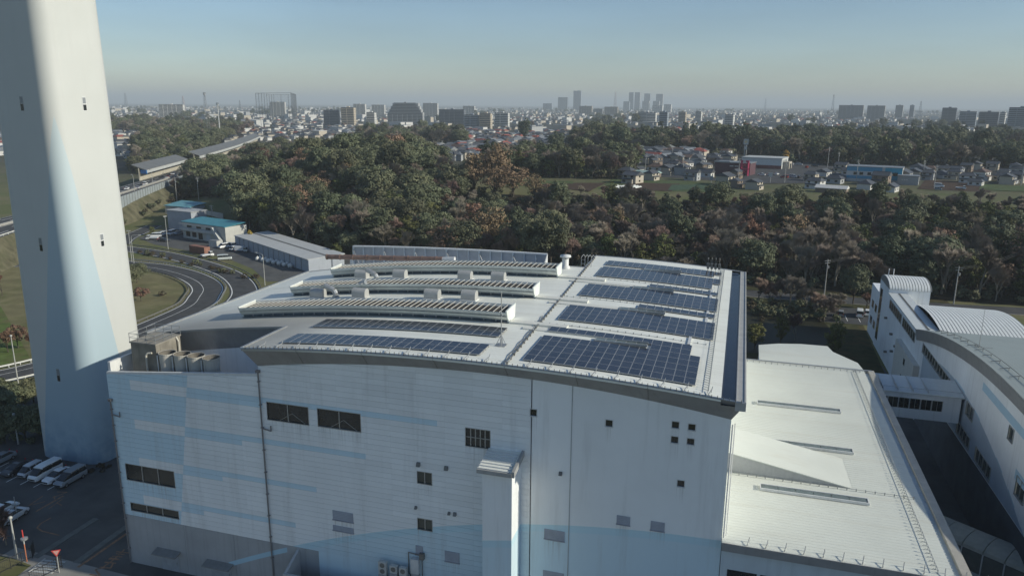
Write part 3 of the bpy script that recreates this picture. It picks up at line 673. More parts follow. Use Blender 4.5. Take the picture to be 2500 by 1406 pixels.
# ------------------------------------------------------------------ roof monitors (louvred ventilator troughs)
mon_w = mat('monitor_white', (.70, .73, .69), .5, var=.07, scale=.5, streak=.4, dirt=(.36, .38, .37)); lou_d = mat('monitor_louvre_dark', (.13, .115, .095), .7, .2, var=.4, scale=.7)
fin_m = mat('monitor_fin', (.60, .58, .52), .5, .1, var=.12)
def monitor(x0, x1, yb, depth, H, lean, label):
    e = empty('roof_monitor', ((x0+x1)/2, yb, rz((x0+x1)/2))); o = Vector(e.location); n = 24
    T = lambda x, y, z: (x-o.x, y-o.y, z-o.z)
    Xs = xs(x0, x1, n); f = MB(); b_ = MB()
    prof = lambda x: [(yb-.05, .32), (yb-lean*.5, .62), (yb-lean, H), (yb-lean, H+.1)]
    for k in range(3):
        f.grid(lambda u, v: T(u, prof(u)[k+v][0], rz(u)+prof(u)[k+v][1]), Xs, [0, 1])
    back = [(yb+depth, .3), (yb+depth+.3, H+.12)]
    f.grid(lambda u, v: T(u, back[v][0], rz(u)+back[v][1]), Xs, [0, 1])
    f.build('trough_side', mon_w, e, fix=False)
    b_.grid(lambda u, v: T(u, yb+.12, rz(u)+.34*v), Xs, [0, 1]); b_.grid(lambda u, v: T(u, yb+depth*v, rz(u)+.5), Xs, [0, 1])
    b_.build('base_gap', mat('monitor_gap', (.13, .16, .18), .6, var=.4, scale=.8), e, fix=False)
    kb = MB()
    for u in Xs[::1]: kb.box(u-o.x-.06, u-o.x+.06, yb-o.y-.0, yb-o.y+.1, rz(u)-o.z, rz(u)-o.z+.34)
    kb.grid(lambda u, v: T(u, yb-.3+.32*v, rz(u)+.06), Xs, [0, 1]); kb.build('base_frame', galv, e)
    l_ = MB()
    for j in range(5):
        y = yb-lean+.35+(depth+lean-.3)*j/5
        l_.grid(lambda u, v: T(u, y+.42*v, rz(u)+H-.36+.24*v), Xs, [0, 1])
    l_.grid(lambda u, v: T(u, yb-lean+.1+(depth+lean)*v, rz(u)+H-.42), Xs, [0, 1])
    l_.build('louvre_blades', lou_d, e, fix=False)
    nf = int((x1-x0)/.72)
    fm = MB().box(-.03, .03, 0, depth+lean+.2, -.035, .035).mesh('fin', fin_m)
    for k in range(nf+1):
        x = lerp(x0+.1, x1-.1, k/nf); link('fin', fm, e, T(x, yb-lean, rz(x)+H+.06))
    for x in (x0, x1):
        c = MB(); pr_ = [(yb-.05, .05), (yb-.05, .32), (yb-lean*.5, .62), (yb-lean, H+.25), (yb+depth+.3, H+.35), (yb+depth, .1)]
        c.hexa([T(x-.08, a, rz(x)+h_) for a, h_ in pr_], [T(x+.08, a, rz(x)+h_) for a, h_ in pr_]); c.build('end_plate', mon_w, e)
    tag(e, label, 'roof monitor', 'roof monitors'); return e
monitor(-58.2, -23.6, 77.3, 2.4, 1.3, .85, 'louvred white roof monitor nearest the left solar panels')
monitor(-58.4, -23.7, 88.9, 2.1, 1.3, .85, 'louvred white roof monitor in the middle of the three')
monitor(-59.2, -23.7, 101.2, 2.3, 1.35, .85, 'louvred white roof monitor farthest back by the screen wall')
# half-round ventilator hoods and bent pipes between the monitors
hood = MB(); n = 10
prof = [(-.75, 0)]+[(-.75*math.cos(math.pi*i/n), .95+.62*math.sin(math.pi*i/n)) for i in range(n+1)]+[(.75, 0)]
hood.hexa([(-1.15, p[0], p[1]) for p in prof], [(1.15, p[0], p[1]) for p in prof])
hme = hood.mesh('shell', mat('hood_grey_white', (.42, .42, .40), .5, .1, var=.08, scale=1)); hba = MB().box(-1.3, 1.3, -.9, .9, 0, .16).mesh('curb', white_p)
for i, (px, py) in enumerate(((777, 726), (880, 726), (1056, 729), (1146, 732), (884, 679), (977, 678), (1136, 682), (1217, 685))):
    q = onz(px, py, 30.2)
    for _ in range(8): q = onz(px, py, rz(q.x))
    e = empty('ventilator_hood', q); e.scale = (.82, .82, .8); link('shell', hme, e); link('curb', hba, e)
    tag(e, ('%s half-round grey ventilator hood %s' % (('leftmost', 'second from left', 'third from left', 'rightmost')[i % 4], 'behind the nearest roof monitor' if i < 4 else 'behind the middle roof monitor')), 'ventilator', 'ventilator hoods')
for px, py, s, lb in ((820, 726, 1, 'bent grey vent pipe between the left ventilator hoods'), (868, 715, -1, 'bent grey vent pipe rising from the middle monitor side'), (920, 686, 1, 'short bent vent pipe between the rear ventilator hoods')):
    q = onz(px, py, 29.8)
    for _ in range(8): q = onz(px, py, rz(q.x))
    m_ = MB(); pts = [(0, 0, .1), (0, 0, .5), (-.25*s, 0, .95), (-.8*s, 0, 1.25), (-1.6*s, 0, 1.55)]
    for a, b in zip(pts, pts[1:]): m_.tube(a, b, .36, n=10)
    m_.tube((0, 0, 0), (0, 0, .14), .5, n=10); o = m_.build('vent_pipe', galv); o.location = q; tag(o, lb, 'vent pipe')
# capped vent and ladder hoop on the back edge
e = empty('capped_vent', (-24.0, 107.6, rz(-24))); MB().lathe((0, 0, 0), [(.7, 0), (.7, .3), (.5, .35), (.5, 1.5)], 16).build('stack', white_p, e, smooth=True); MB().lathe((0, 0, 0), [(.0, 2.1), (.8, 1.95), (.85, 1.7), (.5, 1.62)], 16).build('cap', white_p, e, smooth=True)
tag(e, 'white capped mushroom vent at the back roof edge', 'vent')
m_ = MB(); q = (-22.0, 109.6, 29.0)
for dx in (0, .55, 1.0, 1.5): m_.path([(q[0]+dx, q[1], q[2]), (q[0]+dx, q[1], q[2]+3.4), (q[0]+dx+.2, q[1]+.5, q[2]+3.7), (q[0]+dx+.35, q[1]+1, q[2]+3.3)], .05, 5)
for z in (.6, 1.2, 1.8, 2.4, 3): m_.tube((q[0], q[1], q[2]+z), (q[0]+.55, q[1], q[2]+z), .03, n=4)
o = m_.build('roof_ladder', galv); tag(o, 'galvanised hooped access ladder at the back roof step', 'ladder')
e = empty('roof_mast', (-21.9, 69.4, rz(-21.9))); MB().tube((0, 0, 0), (0, 0, 5.6), .07, .05, n=6).build('pole', galv, e); m_ = MB(); [m_.tube((.55*math.cos(t), .55*math.sin(t), 0), (0, 0, 1.1), .04, n=4) for t in (0, 1.57, 3.14, 4.71)]; m_.box(-.5, .5, -.5, .5, 0, .06); m_.build('tripod', galv, e); m_ = MB(); m_.box(-.25, .25, -.1, .1, 1.5, 1.56); m_.box(-.1, .1, -.1, .1, 3.1, 3.3); m_.build('cross_bar', galv, e)
tag(e, 'thin steel mast on a tripod beside the left solar panels', 'mast')
e = empty('junction_boxes', (-1.9, 115.6, rz(-1.9)))
for k in range(4):
    m_ = MB(); m_.box(-2+k*.55, -1.65+k*.55, -.3, .3, .5, 1.3); m_.tube((-1.83+k*.55, 0, 0), (-1.83+k*.55, 0, 2.1), .04, n=5); m_.tube((-1.83+k*.55, 0, 1.9), (-1.83+k*.55, .0, 2.2), .09, n=5); m_.build('box', rail_d, e)
tag(e, 'row of four dark junction boxes on posts at the far roof corner', 'electrical box')
# ------------------------------------------------------------------ solar arrays
def cell_material():
    m = bpy.data.materials.new('solar_cells'); m.use_nodes = True; nt = m.node_tree; N, L = nodes(m); b = N['Principled BSDF']
    b.inputs['Roughness'].default_value = .16; b.inputs['Specular IOR Level'].default_value = .55
    o = N.new('ShaderNodeTexCoord').outputs['Object']; sp = N.new('ShaderNodeSeparateXYZ'); L.new(o, sp.inputs[0])
    g = None
    for i, q in ((0, .162), (1, .162)):
        fr = (X(nt, sp.outputs[i])*(1/q))._o('FRACT').lt(.05); g = fr if g is None else g.mx(fr)
    oi = N.new('ShaderNodeObjectInfo'); v = X(nt, oi.outputs['Random'])
    c = rgbmix(nt, v, (.018, .022, .036), (.030, .034, .050)); c = rgbmix(nt, g*.25, c, (.10, .11, .13)); L.new(c, b.inputs['Base Color']); return m
cellm = cell_material(); frame_m = mat('panel_frame', (.50, .50, .49), .4, .5, var=.05)
pcell = MB().box(.025, .965, .025, 1.595, .035, .045).mesh('panel', cellm)
pfr = MB()
for a in ((0, .025, 0, 1.62), (.965, .99, 0, 1.62), (.025, .965, 0, .025), (.025, .965, 1.595, 1.62)): pfr.box(a[0], a[1], a[2], a[3], .0, .05)
pmesh = MB(); pmesh.v = []
def panel_mesh():
    m_ = MB(); m_.box(.025, .965, .025, 1.595, .0, .044, 0)
    for a in ((0, .025, 0, 1.62), (.965, .99, 0, 1.62), (.025, .965, 0, .025), (.025, .965, 1.595, 1.62)): m_.box(a[0], a[1], a[2], a[3], .0, .052, 1)
    return m_.mesh('panel', [cellm, frame_m])
PMESH = panel_mesh(); PX, PY = 1.003, 1.635
def solar(x0, y0, cells, label):
    e = empty('solar_array', (x0, y0, rz(x0)))
    for (i, j) in cells:
        x = x0+i*PX; o = link('panel', PMESH, e, (i*PX, j*PY, rz(x)-rz(x0)+.14)); o.rotation_euler.y = -math.atan((rz(x+PX)-rz(x))/PX)
    js = sorted(set(j for _, j in cells))
    for j in js:
        ii = [i for i, k in cells if k == j]; a, b = min(ii), max(ii)+1
        for yy in (.3, 1.3):
            m_ = MB(); pts = [(q*PX, j*PY+yy, rz(x0+q*PX)-rz(x0)+.07) for q in range(a, b+1)]; n = len(pts)
            m_.v = [(p[0], p[1]+dy, p[2]+dz) for p in pts for dy, dz in ((-.03, -.04), (.03, -.04), (.03, .04), (-.03, .04))]
            for k in range(n-1):
                for c in range(4): d = (c+1) % 4; m_.f.append((k*4+c, k*4+d, k*4+4+d, k*4+4+c)); m_.m.append(0)
            m_.build('mounting_rail', galv, e, fix=False)
    tag(e, label, 'solar array', 'rooftop solar arrays'); return e
cells = [(i, j) for j in range(5) for i in range(16)]+[(i, j) for j in (5, 6) for i in range(11, 15)]
solar(-18.55, 65.5, cells, 'big stepped solar array at the front right roof corner')
solar(-18.55, 65.5+6*PY, [(i, 0) for i in range(11)], 'single row of eleven solar panels behind the front right array')
solar(-18.6, 80.1, [(i, j) for j in range(4) for i in range(17)], 'second large solar array from the front, four rows deep')
solar(-10.75, 88.8, [(i, 0) for i in range(9)], 'single row of solar panels behind the second large array')
solar(-18.65, 91.8, [(i, j) for j in range(4) for i in range(17)], 'third large solar array from the front, four rows deep')
solar(-10.75, 100.0, [(i, 0) for i in range(9)], 'single row of solar panels behind the third large array')
solar(-18.7, 103.5, [(i, j) for j in range(4) for i in range(16)]+[(16, 2), (16, 3)], 'fourth large solar array, second nearest the back edge')
solar(-18.7, 111.4, [(i, j) for j in range(2) for i in range(16)]+[(16, 1)], 'two-row solar array along the back roof edge')
solar(-44.95, 65.5, [(i, j) for j in range(2) for i in range(22)], 'long two-row solar array along the front left eave')
solar(-44.95, 71.6, [(i, j) for j in range(2) for i in range(22)], 'long two-row solar array just below the nearest roof monitor')
# skylight strips between the arrays
for x0, y0, lb in ((-13.2, 73.9, 'glazed skylight strip inside the front right solar array'), (-12.7, 86.9, 'glazed skylight strip behind the second large solar array'), (-12.7, 98.3, 'glazed skylight strip behind the third large solar array'), (-12.7, 110.2, 'glazed skylight strip near the back solar arrays')):
    e = empty('roof_skylight', (x0, y0, rz(x0))); m_ = MB()
    for k in range(5): MB().box(k*1.05+.03, k*1.05+1.02, .05, .95, rz(x0+k)-rz(x0), rz(x0+k)-rz(x0)+.2).build('pane', mat('skylight_glass', (.16, .19, .18), .2, 0, var=.2, scale=1), e)
    for k in range(6): m_.box(k*1.05-.03, k*1.05+.03, 0, 1, rz(x0+k)-rz(x0), rz(x0+k)-rz(x0)+.24)
    m_.box(-.1, 5.4, -.06, .04, 0, .22); m_.box(-.1, 5.4, .96, 1.06, 0, .22); m_.build('frame', galv, e); tag(e, lb, 'skylight')
for y0, y1 in ((77.2, 80.0), (86.6, 88.7), (90.4, 91.8), (98.3, 100), (101.6, 103.4)):
    x = -3.9 if y0 < 80 else -2.6; m_ = MB(); m_.box(-.14, .14, 0, y1-y0, 0, .16); [m_.box(-.17, .17, k*.8, k*.8+.06, 0, .19) for k in range(int((y1-y0)/.8)+1)]
    o = m_.build('cable_tray', white_p); o.location = (x, y0, rz(x)); tag(o, 'short white cable tray crossing between the right-hand solar arrays', 'cable tray', 'cable trays')
# ------------------------------------------------------------------ cooling equipment in the low corner
e = empty('cooling_unit', (-62.6, 68.6, 22.6)); rust = mat('stained_concrete', (.24, .22, .18), .85, var=.35, scale=.5, streak=.7, dirt=(.08, .07, .055))
a = onz(305, 848, 27.6); b_ = onz(348, 850, 27.6); c_ = onz(393, 836, 27.6)
m_ = MB(); m_.box(-3.6, -.1, -1.4, 2.6, .9, 4.9); m_.build('housing', rust, e); m_ = MB(); m_.box(-3.7, 0, -1.5, 2.7, 4.9, 5.05); [m_.lathe((-1.9, .2, 5.05), [(.8, 0), (.8, .06), (.0, .07)], 16)]; m_.build('deck', mat('deck_grey', (.27, .25, .21), .9, var=.2, scale=1), e)
m_ = MB(); [m_.beam((x, y, 0), (x, y, .9), .25, .25) for x in (-3.4, -.3) for y in (-1.2, 2.4)]; m_.build('stand', rail_d, e)
m_ = MB(); hp_ = [(-3.65, -1.45), (-.05, -1.45), (-.05, 2.65), (-3.65, 2.65), (-3.65, -1.45)]
for (p, q) in zip(hp_, hp_[1:]):
    for h in (5.55, 6.05): m_.tube((*p, h), (*q, h), .03, n=4)
    for t in (0, .33, .66): x, y = lerp(p[0], q[0], t), lerp(p[1], q[1], t); m_.tube((x, y, 5), (x, y, 6.1), .03, n=4)
m_.build('handrail', galv, e); m_ = MB(); m_.path([(-1.3, -1.7, .2), (-1.3, -1.7, 3.7), (-1.1, -1.65, 3.95), (-.6, -1.55, 4.0)], .11, 8); m_.path([(.15, 2.0, .2), (.15, 2.0, 4.4), (-.1, 1.9, 5.0)], .1, 8); m_.build('riser_pipe', mat('pipe_cream', (.55, .52, .44), .6), e)
m_ = MB(); [m_.path([(-2.6+.5*k, -1.6-.2*(k % 2), 0), (-2.4+.5*k, -1.7, .7+.2*(k % 3)), (-2+.5*k, -1.6, .3)], .06, 5) for k in range(7)]; [m_.box(-2.6+k*.8, -2.3+k*.8, -1.9, -1.6, .1, .8) for k in range(4)]; m_.build('valve_cluster', galv, e)
tag(e, 'stained boxy cooling unit with handrail on the low corner roof', 'cooling unit')
for i, (px, py) in enumerate(((409, 866), (445, 869), (479, 873), (516, 878))):
    q = onz(px, py, 26.6); e = empty('cooling_fan_stack', (q.x, q.y, 22.6)); r_ = .92
    MB().lathe((0, 0, 0), [(r_*.98, 2.0), (r_*.93, 2.4), (r_, 4.15), (r_*1.05, 4.2), (r_*1.05, 4.32), (r_*.99, 4.3)], 28).build('cylinder', mat('fan_stack_cream', (.50, .475, .42), .55, var=.14, scale=.8, streak=.6, dirt=(.22, .20, .17)), e)
    MB().lathe((0, 0, 0), [(1.08, 0), (1.08, 1.7), (1.02, 1.95), (.8, 2.0)], 28).build('base_tank', mat('tank_dark', (.16, .165, .165), .6, var=.3), e, smooth=True)
    MB().lathe((0, 0, 0), [(r_*.985, 4.29), (r_*.9, 2.5), (0, 2.45)], 28).build('inner_wall', mat('fan_inner_dark', (.16, .145, .12), .8, var=.3), e)
    m_ = MB(); [m_.box(-.05, .05, -.85, .85, 2.5, 2.56), m_.box(-.85, .85, -.05, .05, 2.57, 2.63)]; m_.build('fan_blade', rail_d, e); m_ = MB(); m_.beam((-.75, -.78, 2.1), (-.75, -.78, 4.1), .1, .1); m_.build('ladder_rail', white_p, e)
    tag(e, ('cream cooling fan cylinder next to the stained cooling unit', 'second cream cooling fan cylinder from the cooling unit', 'third cream cooling fan cylinder from the cooling unit', 'cream cooling fan cylinder farthest from the cooling unit, steaming')[i], 'cooling fan', 'cooling fan cylinders')
for px, py, w, lb in ((935, 1383, .45, 'tall twin-fan outdoor unit by the loading parapet'), (962, 1393, .42, 'low beige outdoor unit beside the twin-fan unit'), (985, 1398, .42, 'rightmost low beige outdoor unit by the loading parapet')):
    q = ony(px, py, 64.2); e = empty('air_conditioner', (q.x, 64.2, 0)); h = q.z+.7
    MB().box(-w, w, -.2, .2, h-(1.5 if w > .43 else .9), h).build('casing', mat('ac_casing', (.50, .50, .47), .6), e); m_ = MB(); [m_.lathe((0, 0, 0), [(0, 0)], 3) for _ in ()]
    for k in range(2 if w > .43 else 1):
        zc_ = h-.4-.7*k; m_.tube((0, -.23, zc_), (0, -.2, zc_), .28, n=14)
    m_.build('fan_grille', rail_d, e); MB().box(-w, w, -.25, .25, 0, h-(1.5 if w > .43 else .9)).build('plinth', conc, e); tag(e, lb, 'air conditioner', 'outdoor units')
q = ony(1013, 1382, 64.6); e = empty('switch_cabinet', (q.x, 64.7, 0)); MB().box(-.45, .45, -.25, .25, q.z-.8, q.z+.9).build('cabinet', mat('cabinet_white', (.62, .62, .60), .5), e); m_ = MB(); m_.path([(-.5, .1, q.z-1.5), (-.8, .1, q.z-1), (-.8, .1, q.z+1.4), (.6, .1, q.z+1.3)], .06, 6); m_.box(.5, 1.0, -.1, .25, q.z+.9, q.z+1.6); m_.path([(.75, .1, q.z+.9), (.75, .1, q.z-1.4)], .05, 6); m_.build('conduit', rail_d, e); MB().box(-.4, .4, -.2, .24, 0, q.z-.8).build('plinth', conc, e)
tag(e, 'white electrical cabinet with conduits against the front wall', 'cabinet')
# ------------------------------------------------------------------ chimney: rounded square, tapering
def chim_mat():
    m = bpy.data.materials.new('chimney_paint'); m.use_nodes = True; nt = m.node_tree; N, L = nodes(m); b = N['Principled BSDF']; b.inputs['Roughness'].default_value = .6
    g = N.new('ShaderNodeNewGeometry').outputs['Position']; sp = N.new('ShaderNodeSeparateXYZ'); L.new(g, sp.inputs[0])
    x, y, z = (X(nt, sp.outputs[i]) for i in range(3))
    # painted wedge round the near corner, widening downwards on both faces
    ry = (z*-.143+92.5-y).gt(0.); lx = (x-(z*.185+ -102.1)).gt(0.)
    f = ry*lx
    c = rgbmix(nt, ramp(nt, noise(nt, g, .12, 5, .6), .3, .7), (.52, .53, .50), (.555, .565, .535))
    c = rgbmix(nt, ramp(nt, noise(nt, scalev(nt, g, (1.2, 1.2, .05)), 1., 5), .55, .85)*.25, c, (.42, .42, .40))
    blue = rgbmix(nt, ramp(nt, z, 48, 4), (.475, .55, .565), (.345, .455, .52))
    lowb = ramp(nt, z, 9, 0)
    c = rgbmix(nt, f, c, blue); c = rgbmix(nt, lowb*ramp(nt, noise(nt, g, .5, 5), .35, .6)*.8, c, (.17, .27, .38))
    seam = (z*(1/2.4))._o('FRACT').lt(.012); c = rgbmix(nt, seam*.12, c, (.3, .3, .3))
    L.new(c, b.inputs['Base Color']); return m
ch = empty('chimney', (-97.4, 90.0, 0)); S = lambda z: 6.15-.0095*z if z < 20 else 5.96-.0085*(z-20)
def chring(z, n=14):
    s = S(z); r = s*.40; out = []
    for cx, cy, a0 in ((s-r, s-r, 0), (-s+r, s-r, 90), (-s+r, -s+r, 180), (s-r, -s+r, 270)):
        for k in range(n+1):
            t = R(a0+90*k/n); out.append((cx+r*math.cos(t), cy+r*math.sin(t), z))
    return out
m_ = MB(); zs = xs(0, 100, 40)
rings = [chring(z) for z in zs]; k = len(rings[0])
for r_ in rings: m_.v += r_
for a in range(len(zs)-1):
    for i in range(k): j = (i+1) % k; m_.f.append((a*k+i, a*k+j, a*k+k+j, a*k+k+i)); m_.m.append(0)
m_.build('shaft', chim_mat(), ch, smooth=True)
m_ = MB(); m_.hexa(chring(99.8), chring(100.5)); m_.build('rim', galv, ch)
for z in (54.2, 34.25, 14.15, 74.2):
    s = S(z); w = MB(); w.box(.05, .62, -s-.03, -s+.2, z-1.0, z+1.0); f_ = w.build('window', galv, ch); MB().box(.1, .57, -s-.05, -s-.031, z-.95, z-.05).build('pane', glass, f_); MB().box(.1, .57, -s-.05, -s-.031, z+.05, z+.95).build('pane', mat('pane_grey', (.25, .27, .28), .2), f_)
    w = MB(); w.box(s-.2, s+.03, -.55, .2, z-1.0, z+1.0); f_ = w.build('window', white_p, ch); MB().box(s+.031, s+.05, -.45, .1, z-.9, z-.1).build('pane', glass, f_); MB().box(s+.031, s+.05, -.45, .1, z+.05, z+.9).build('pane', mat('pane_grey', (.25, .27, .28), .2), f_)
tag(ch, 'towering white chimney with painted blue wedge and small slit windows', 'chimney')
# ------------------------------------------------------------------ low annex right of the plant building
an = empty('annex_building', (11, 91, 0)); AO = Vector(an.location)
class AB(MB):
    O = AO; P = an
    def build(s, name, m, parent=None, **k):
        s.v = [(p[0]-s.O.x, p[1]-s.O.y, p[2]-s.O.z) for p in s.v]; return MB.build(s, name, m, parent or s.P, **k)
AZ = 16.; AY0, AY1 = 64.3, 118.2
annr = roof_material('annex_roof_white', (.66, .68, .615), .08, 1, .5, (.54, .51, .42), line=.12)
p = AB(); p.box(.85, 21.2, AY0+.5, AY1-.2, 0, AZ-.3); p.build('wall', mat('annex_wall', (.55, .62, .65), .6, var=.06, scale=.4, streak=.3))
p = AB(); p.box(.82, 19.9, AY0, AY1, AZ-.28, AZ); ar = p.build('roof', annr)
# real standing ribs across the annex roof
rb = AB(); y = AY0+.25
while y < AY1-.1: rb.hexa([(.9, y-.05, AZ), (20.0, y-.05, AZ), (20.0, y+.05, AZ), (.9, y+.05, AZ)], [(.9, y-.02, AZ+.02), (20.0, y-.02, AZ+.02), (20.0, y+.02, AZ+.02), (.9, y+.02, AZ+.02)]); y += .5
tag(rb.build('roof_ribs', annr, ar, fix=False), kind='stuff')
p = AB(); p.box(19.9, 20.5, AY0, AY1, AZ-.9, AZ-.75); p.build('gutter_trough', dark_in)
p = AB(); p.box(20.5, 21.3, AY0, AY1+.3, AZ-1.2, AZ+.08); p.build('gutter_parapet', mat('annex_parapet', (.42, .40, .35), .7, var=.12, scale=.7, streak=.3))
p = AB(); p.box(.82, 21.3, AY0-.12, AY0-.01, AZ-.75, AZ+.05); p.build('front_fascia', fascm)
p = AB(); p.box(1.0, 21, AY1+.02, AY1+.35, AZ-.6, AZ+.1); p.build('back_fascia', galv)
for k in range(13):
    x = 3+k*1.6; z = AZ; q = AB(); q.beam((x, AY0+.1, z+.08), (x+.2, AY0+.9, z+.34), .06, .06); q.beam((x+.05, AY0+.2, z), (x+.05, AY0+.2, z+.22), .05, .05); q.beam((x+.2, AY0+.85, z), (x+.2, AY0+.85, z+.5), .05, .05); q.build('eave_bracket', galv, ar)
q = AB()
for yy in (117.2, 78.2):
    for x in xs(1.3, 19.2, 20): q.box(x-.05, x+.05, yy-.05, yy+.05, AZ, AZ+.28)
    q.tube((1.3, yy, AZ+.2), (19.2, yy, AZ+.2), .025, n=4)
y = AY0+.6
while y < AY1-1: q.path([(18.55, y, AZ+.02), (18.55, y, AZ+.36), (18.2, y+.05, AZ+.42), (18.08, y+.1, AZ+.28)], .03, 4); y += .62
q.tube((18.6, AY0+.6, AZ+.3), (18.6, AY1-1, AZ+.3), .03, n=5); q.build('guard_hooks', galv, ar)
for i, y in enumerate((100.0, 87.7, 75.9)):
    q = AB(); q.box(4.4, 14.6, y-.55, y-.45, AZ+.05, AZ+.32); q.box(4.4, 14.6, y+.45, y+.55, AZ+.05, AZ+.32); q.box(4.3, 4.4, y-.55, y+.55, AZ+.05, AZ+.32); q.box(14.6, 14.7, y-.55, y+.55, AZ+.05, AZ+.32)
    f_ = q.build('skylight', white_p)
    for k in range(6): AB().box(4.42+k*1.7, 6.06+k*1.7, y-.44, y+.44, AZ+.07, AZ+.24).build('pane', mat('skylight_glass', (.16, .19, .18), .2), f_)
# wedge-shaped dormer against the plant wall
q = AB(); q.face([(.83, 78.8, 16.02), (13.4, 78.7, 16.02), (.83, 78.8, 18.3)]); q.build('dormer_cheek', mat('dormer_cheek_grey', (.44, .45, .44), .5, var=.06, scale=3, streak=.2))
q = AB(); q.face([(.83, 78.6, 18.32), (13.5, 78.6, 16.06), (13.3, 85.8, 16.04), (.83, 85.7, 18.3)]); q.face([(.83, 78.6, 18.22), (13.5, 78.6, 15.96), (13.5, 78.6, 16.06), (.83, 78.6, 18.32)]); q.face([(.83, 85.7, 18.3), (13.3, 85.8, 16.04), (.83, 85.7, 16.0)]); q.build('dormer_roof', annr)
for x0 in (1.5, 4.4, 7.3, 10.2):
    AB().box(x0, x0+2.6, AY0+.44, AY0+.498, 11.6, 13.1).build('window', glass)
tag(an, 'low white annex with ribbed flat roof right of the plant building', 'building')
ra = empty('rear_annex', (12, 123, 0)); oo = Vector(ra.location)
poly = [(4.9, 119.0), (4.9, 125.9), (8, 127.4), (11.5, 128.2), (15.7, 128.3), (16.3, 125.8), (19.5, 121.8), (20, 118.7)]; L2 = [(a-oo.x, b-oo.y) for a, b in poly]
MB().prism([(a*.985, b*.985) for a, b in L2], 0, 15.6).build('wall', wall_o.data.materials[0], ra)
m_ = MB(); m_.hexa([(a, b, 15.6) for a, b in L2], [(a, b, 15.9+.05*(b+4)) for a, b in L2]); m_.build('roof', annr, ra); m_ = MB(); m_.box(.8-oo.x, 4.8-oo.x, 119-oo.y, 124-oo.y, 13.2, 13.4); m_.build('canopy', mat('canopy_blue', (.42, .52, .60), .5), ra)
tag(ra, 'white curved roof piece projecting behind the annex', 'annex')
# ------------------------------------------------------------------ arched hall on the right
hall = empty('arched_hall', (45, 120, 0))
class HB(AB): O = Vector(hall.location); P = hall
def hz(y): return 22.75-.0025*(y-93)**2
hallw = mat('hall_wall', (.78, .80, .80), .6, var=.07, scale=.25, streak=.35, dirt=(.40, .40, .38)); hroof = roof_material('hall_roof_green_grey', (.31, .35, .335), .12, 0, .6, (.36, .38, .36))
ys = xs(40, 147, 40)
p = HB(); p.grid(lambda u, v: (32.4+33*v, u, hz(u)), ys, [0, 1]); p.grid(lambda u, v: (32.4+33*v, u, hz(u)-.3), ys, [0, 1]); p.build('roof', hroof, fix=False)
p = HB(); p.grid(lambda u, v: (32.4+.35*v, u, hz(u)-2.0*v), ys, [0, 1]); p.build('fascia', fascm, fix=False)
p = HB(); p.grid(lambda u, v: (32.35-.0*v, u, hz(u)+.05-.14*v), ys, [0, 1]); p.build('fascia_trim', galv, fix=False)
hholes = []
def hwin(y0, y1, z0, z1, n, nm='window'):
    hholes.append((y0, y1, z0, z1)); f = HB(); f.box(32.88, 33.05, y0-.06, y1+.06, z1, z1+.07); f.box(32.84, 33.05, y0-.06, y1+.06, z0-.08, z0); f.box(32.88, 33.05, y0-.06, y0, z0, z1); f.box(32.88, 33.05, y1, y1+.06, z0, z1)
    for k in range(1, n): q = lerp(y0, y1, k/n); f.box(32.92, 33.05, q-.05, q+.05, z0, z1)
    fo = f.build(nm, alu)
    for k in range(n): a, b = lerp(y0, y1, k/n)+.05, lerp(y0, y1, (k+1)/n)-.05; HB().box(33.04, 33.06, a, b, z0, z1).build('pane', glass_g, fo)
hwin(121.2, 142.4, 12.7, 14.2, 12); hwin(110.8, 114.1, 12.6, 14.4, 2); hwin(110.6, 117, 8.6, 10.2, 4); hwin(101, 107.6, 8.6, 10.4, 4); hwin(89.8, 92.6, 11.4, 13.6, 2); hwin(95.8, 97.4, 16.2, 17.8, 1); hwin(80, 84, 8.6, 10.4, 3)
p = HB(); yy = sorted(set([40, 147]+[a for h in hholes for a in h[:2]]+ys))
for a, b in zip(yy, yy[1:]):
    m0 = (a+b)/2; cuts = sorted([h for h in hholes if h[0] < m0 < h[1]], key=lambda h: h[2]); z = 0
    for h in cuts: p.face([(33, a, z), (33, b, z), (33, b, h[2]), (33, a, h[2])]); z = h[3]
    p.face([(33, a, z), (33, b, z), (33, b, hz(b)-1.9), (33, a, hz(a)-1.9)])
p.build('wall', hallw, fix=False)
p = HB(); foot_shade = mat('hall_foot_shade', (.075, .085, .095), .8, var=.2, scale=.4, streak=.3)  # deep shade at the wall foot, painted as a dark strip
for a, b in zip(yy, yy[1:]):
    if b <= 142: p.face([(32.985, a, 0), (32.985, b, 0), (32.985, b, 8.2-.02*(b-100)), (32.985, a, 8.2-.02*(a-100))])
p.build('plinth', foot_shade, fix=False)
p = HB(); f_ = lambda y: max(8.35, 15.0-.0062*(y-121)**2)
for a, b in zip(yy, yy[1:]):
    m0 = (a+b)/2
    if b > 142: continue
    segs = []; z = 8.3-.02*(m0-100)
    for h in sorted([h for h in hholes if h[0] < m0 < h[1]], key=lambda h: h[2]):
        if h[2] < f_(m0): segs.append((z, h[2]-.1)); z = h[3]+.1
    if z < f_(m0): p.face([(32.988, a, z), (32.988, b, z), (32.988, b, max(z, f_(b))), (32.988, a, max(z, f_(a)))])
    for (z0, z1) in segs:
        if z1 > z0: p.face([(32.988, a, z0), (32.988, b, z0), (32.988, b, z1), (32.988, a, z1)])
p.build('lower_field', mat('hall_lower_blue_grey', (.40, .47, .53), .6, var=.08, scale=.3, streak=.25), fix=False)
p = HB(); p.box(33.1, 65, 40, 146.9, 0, 8); p.face([(33, 147, 0), (65, 147, 0), (65, 147, 15.2), (33, 147, 15.2)]); p.build('inner_walls', hallw)
blu = mat('stripe_blue', (.40, .56, .66), .6, var=.05)
p = HB()
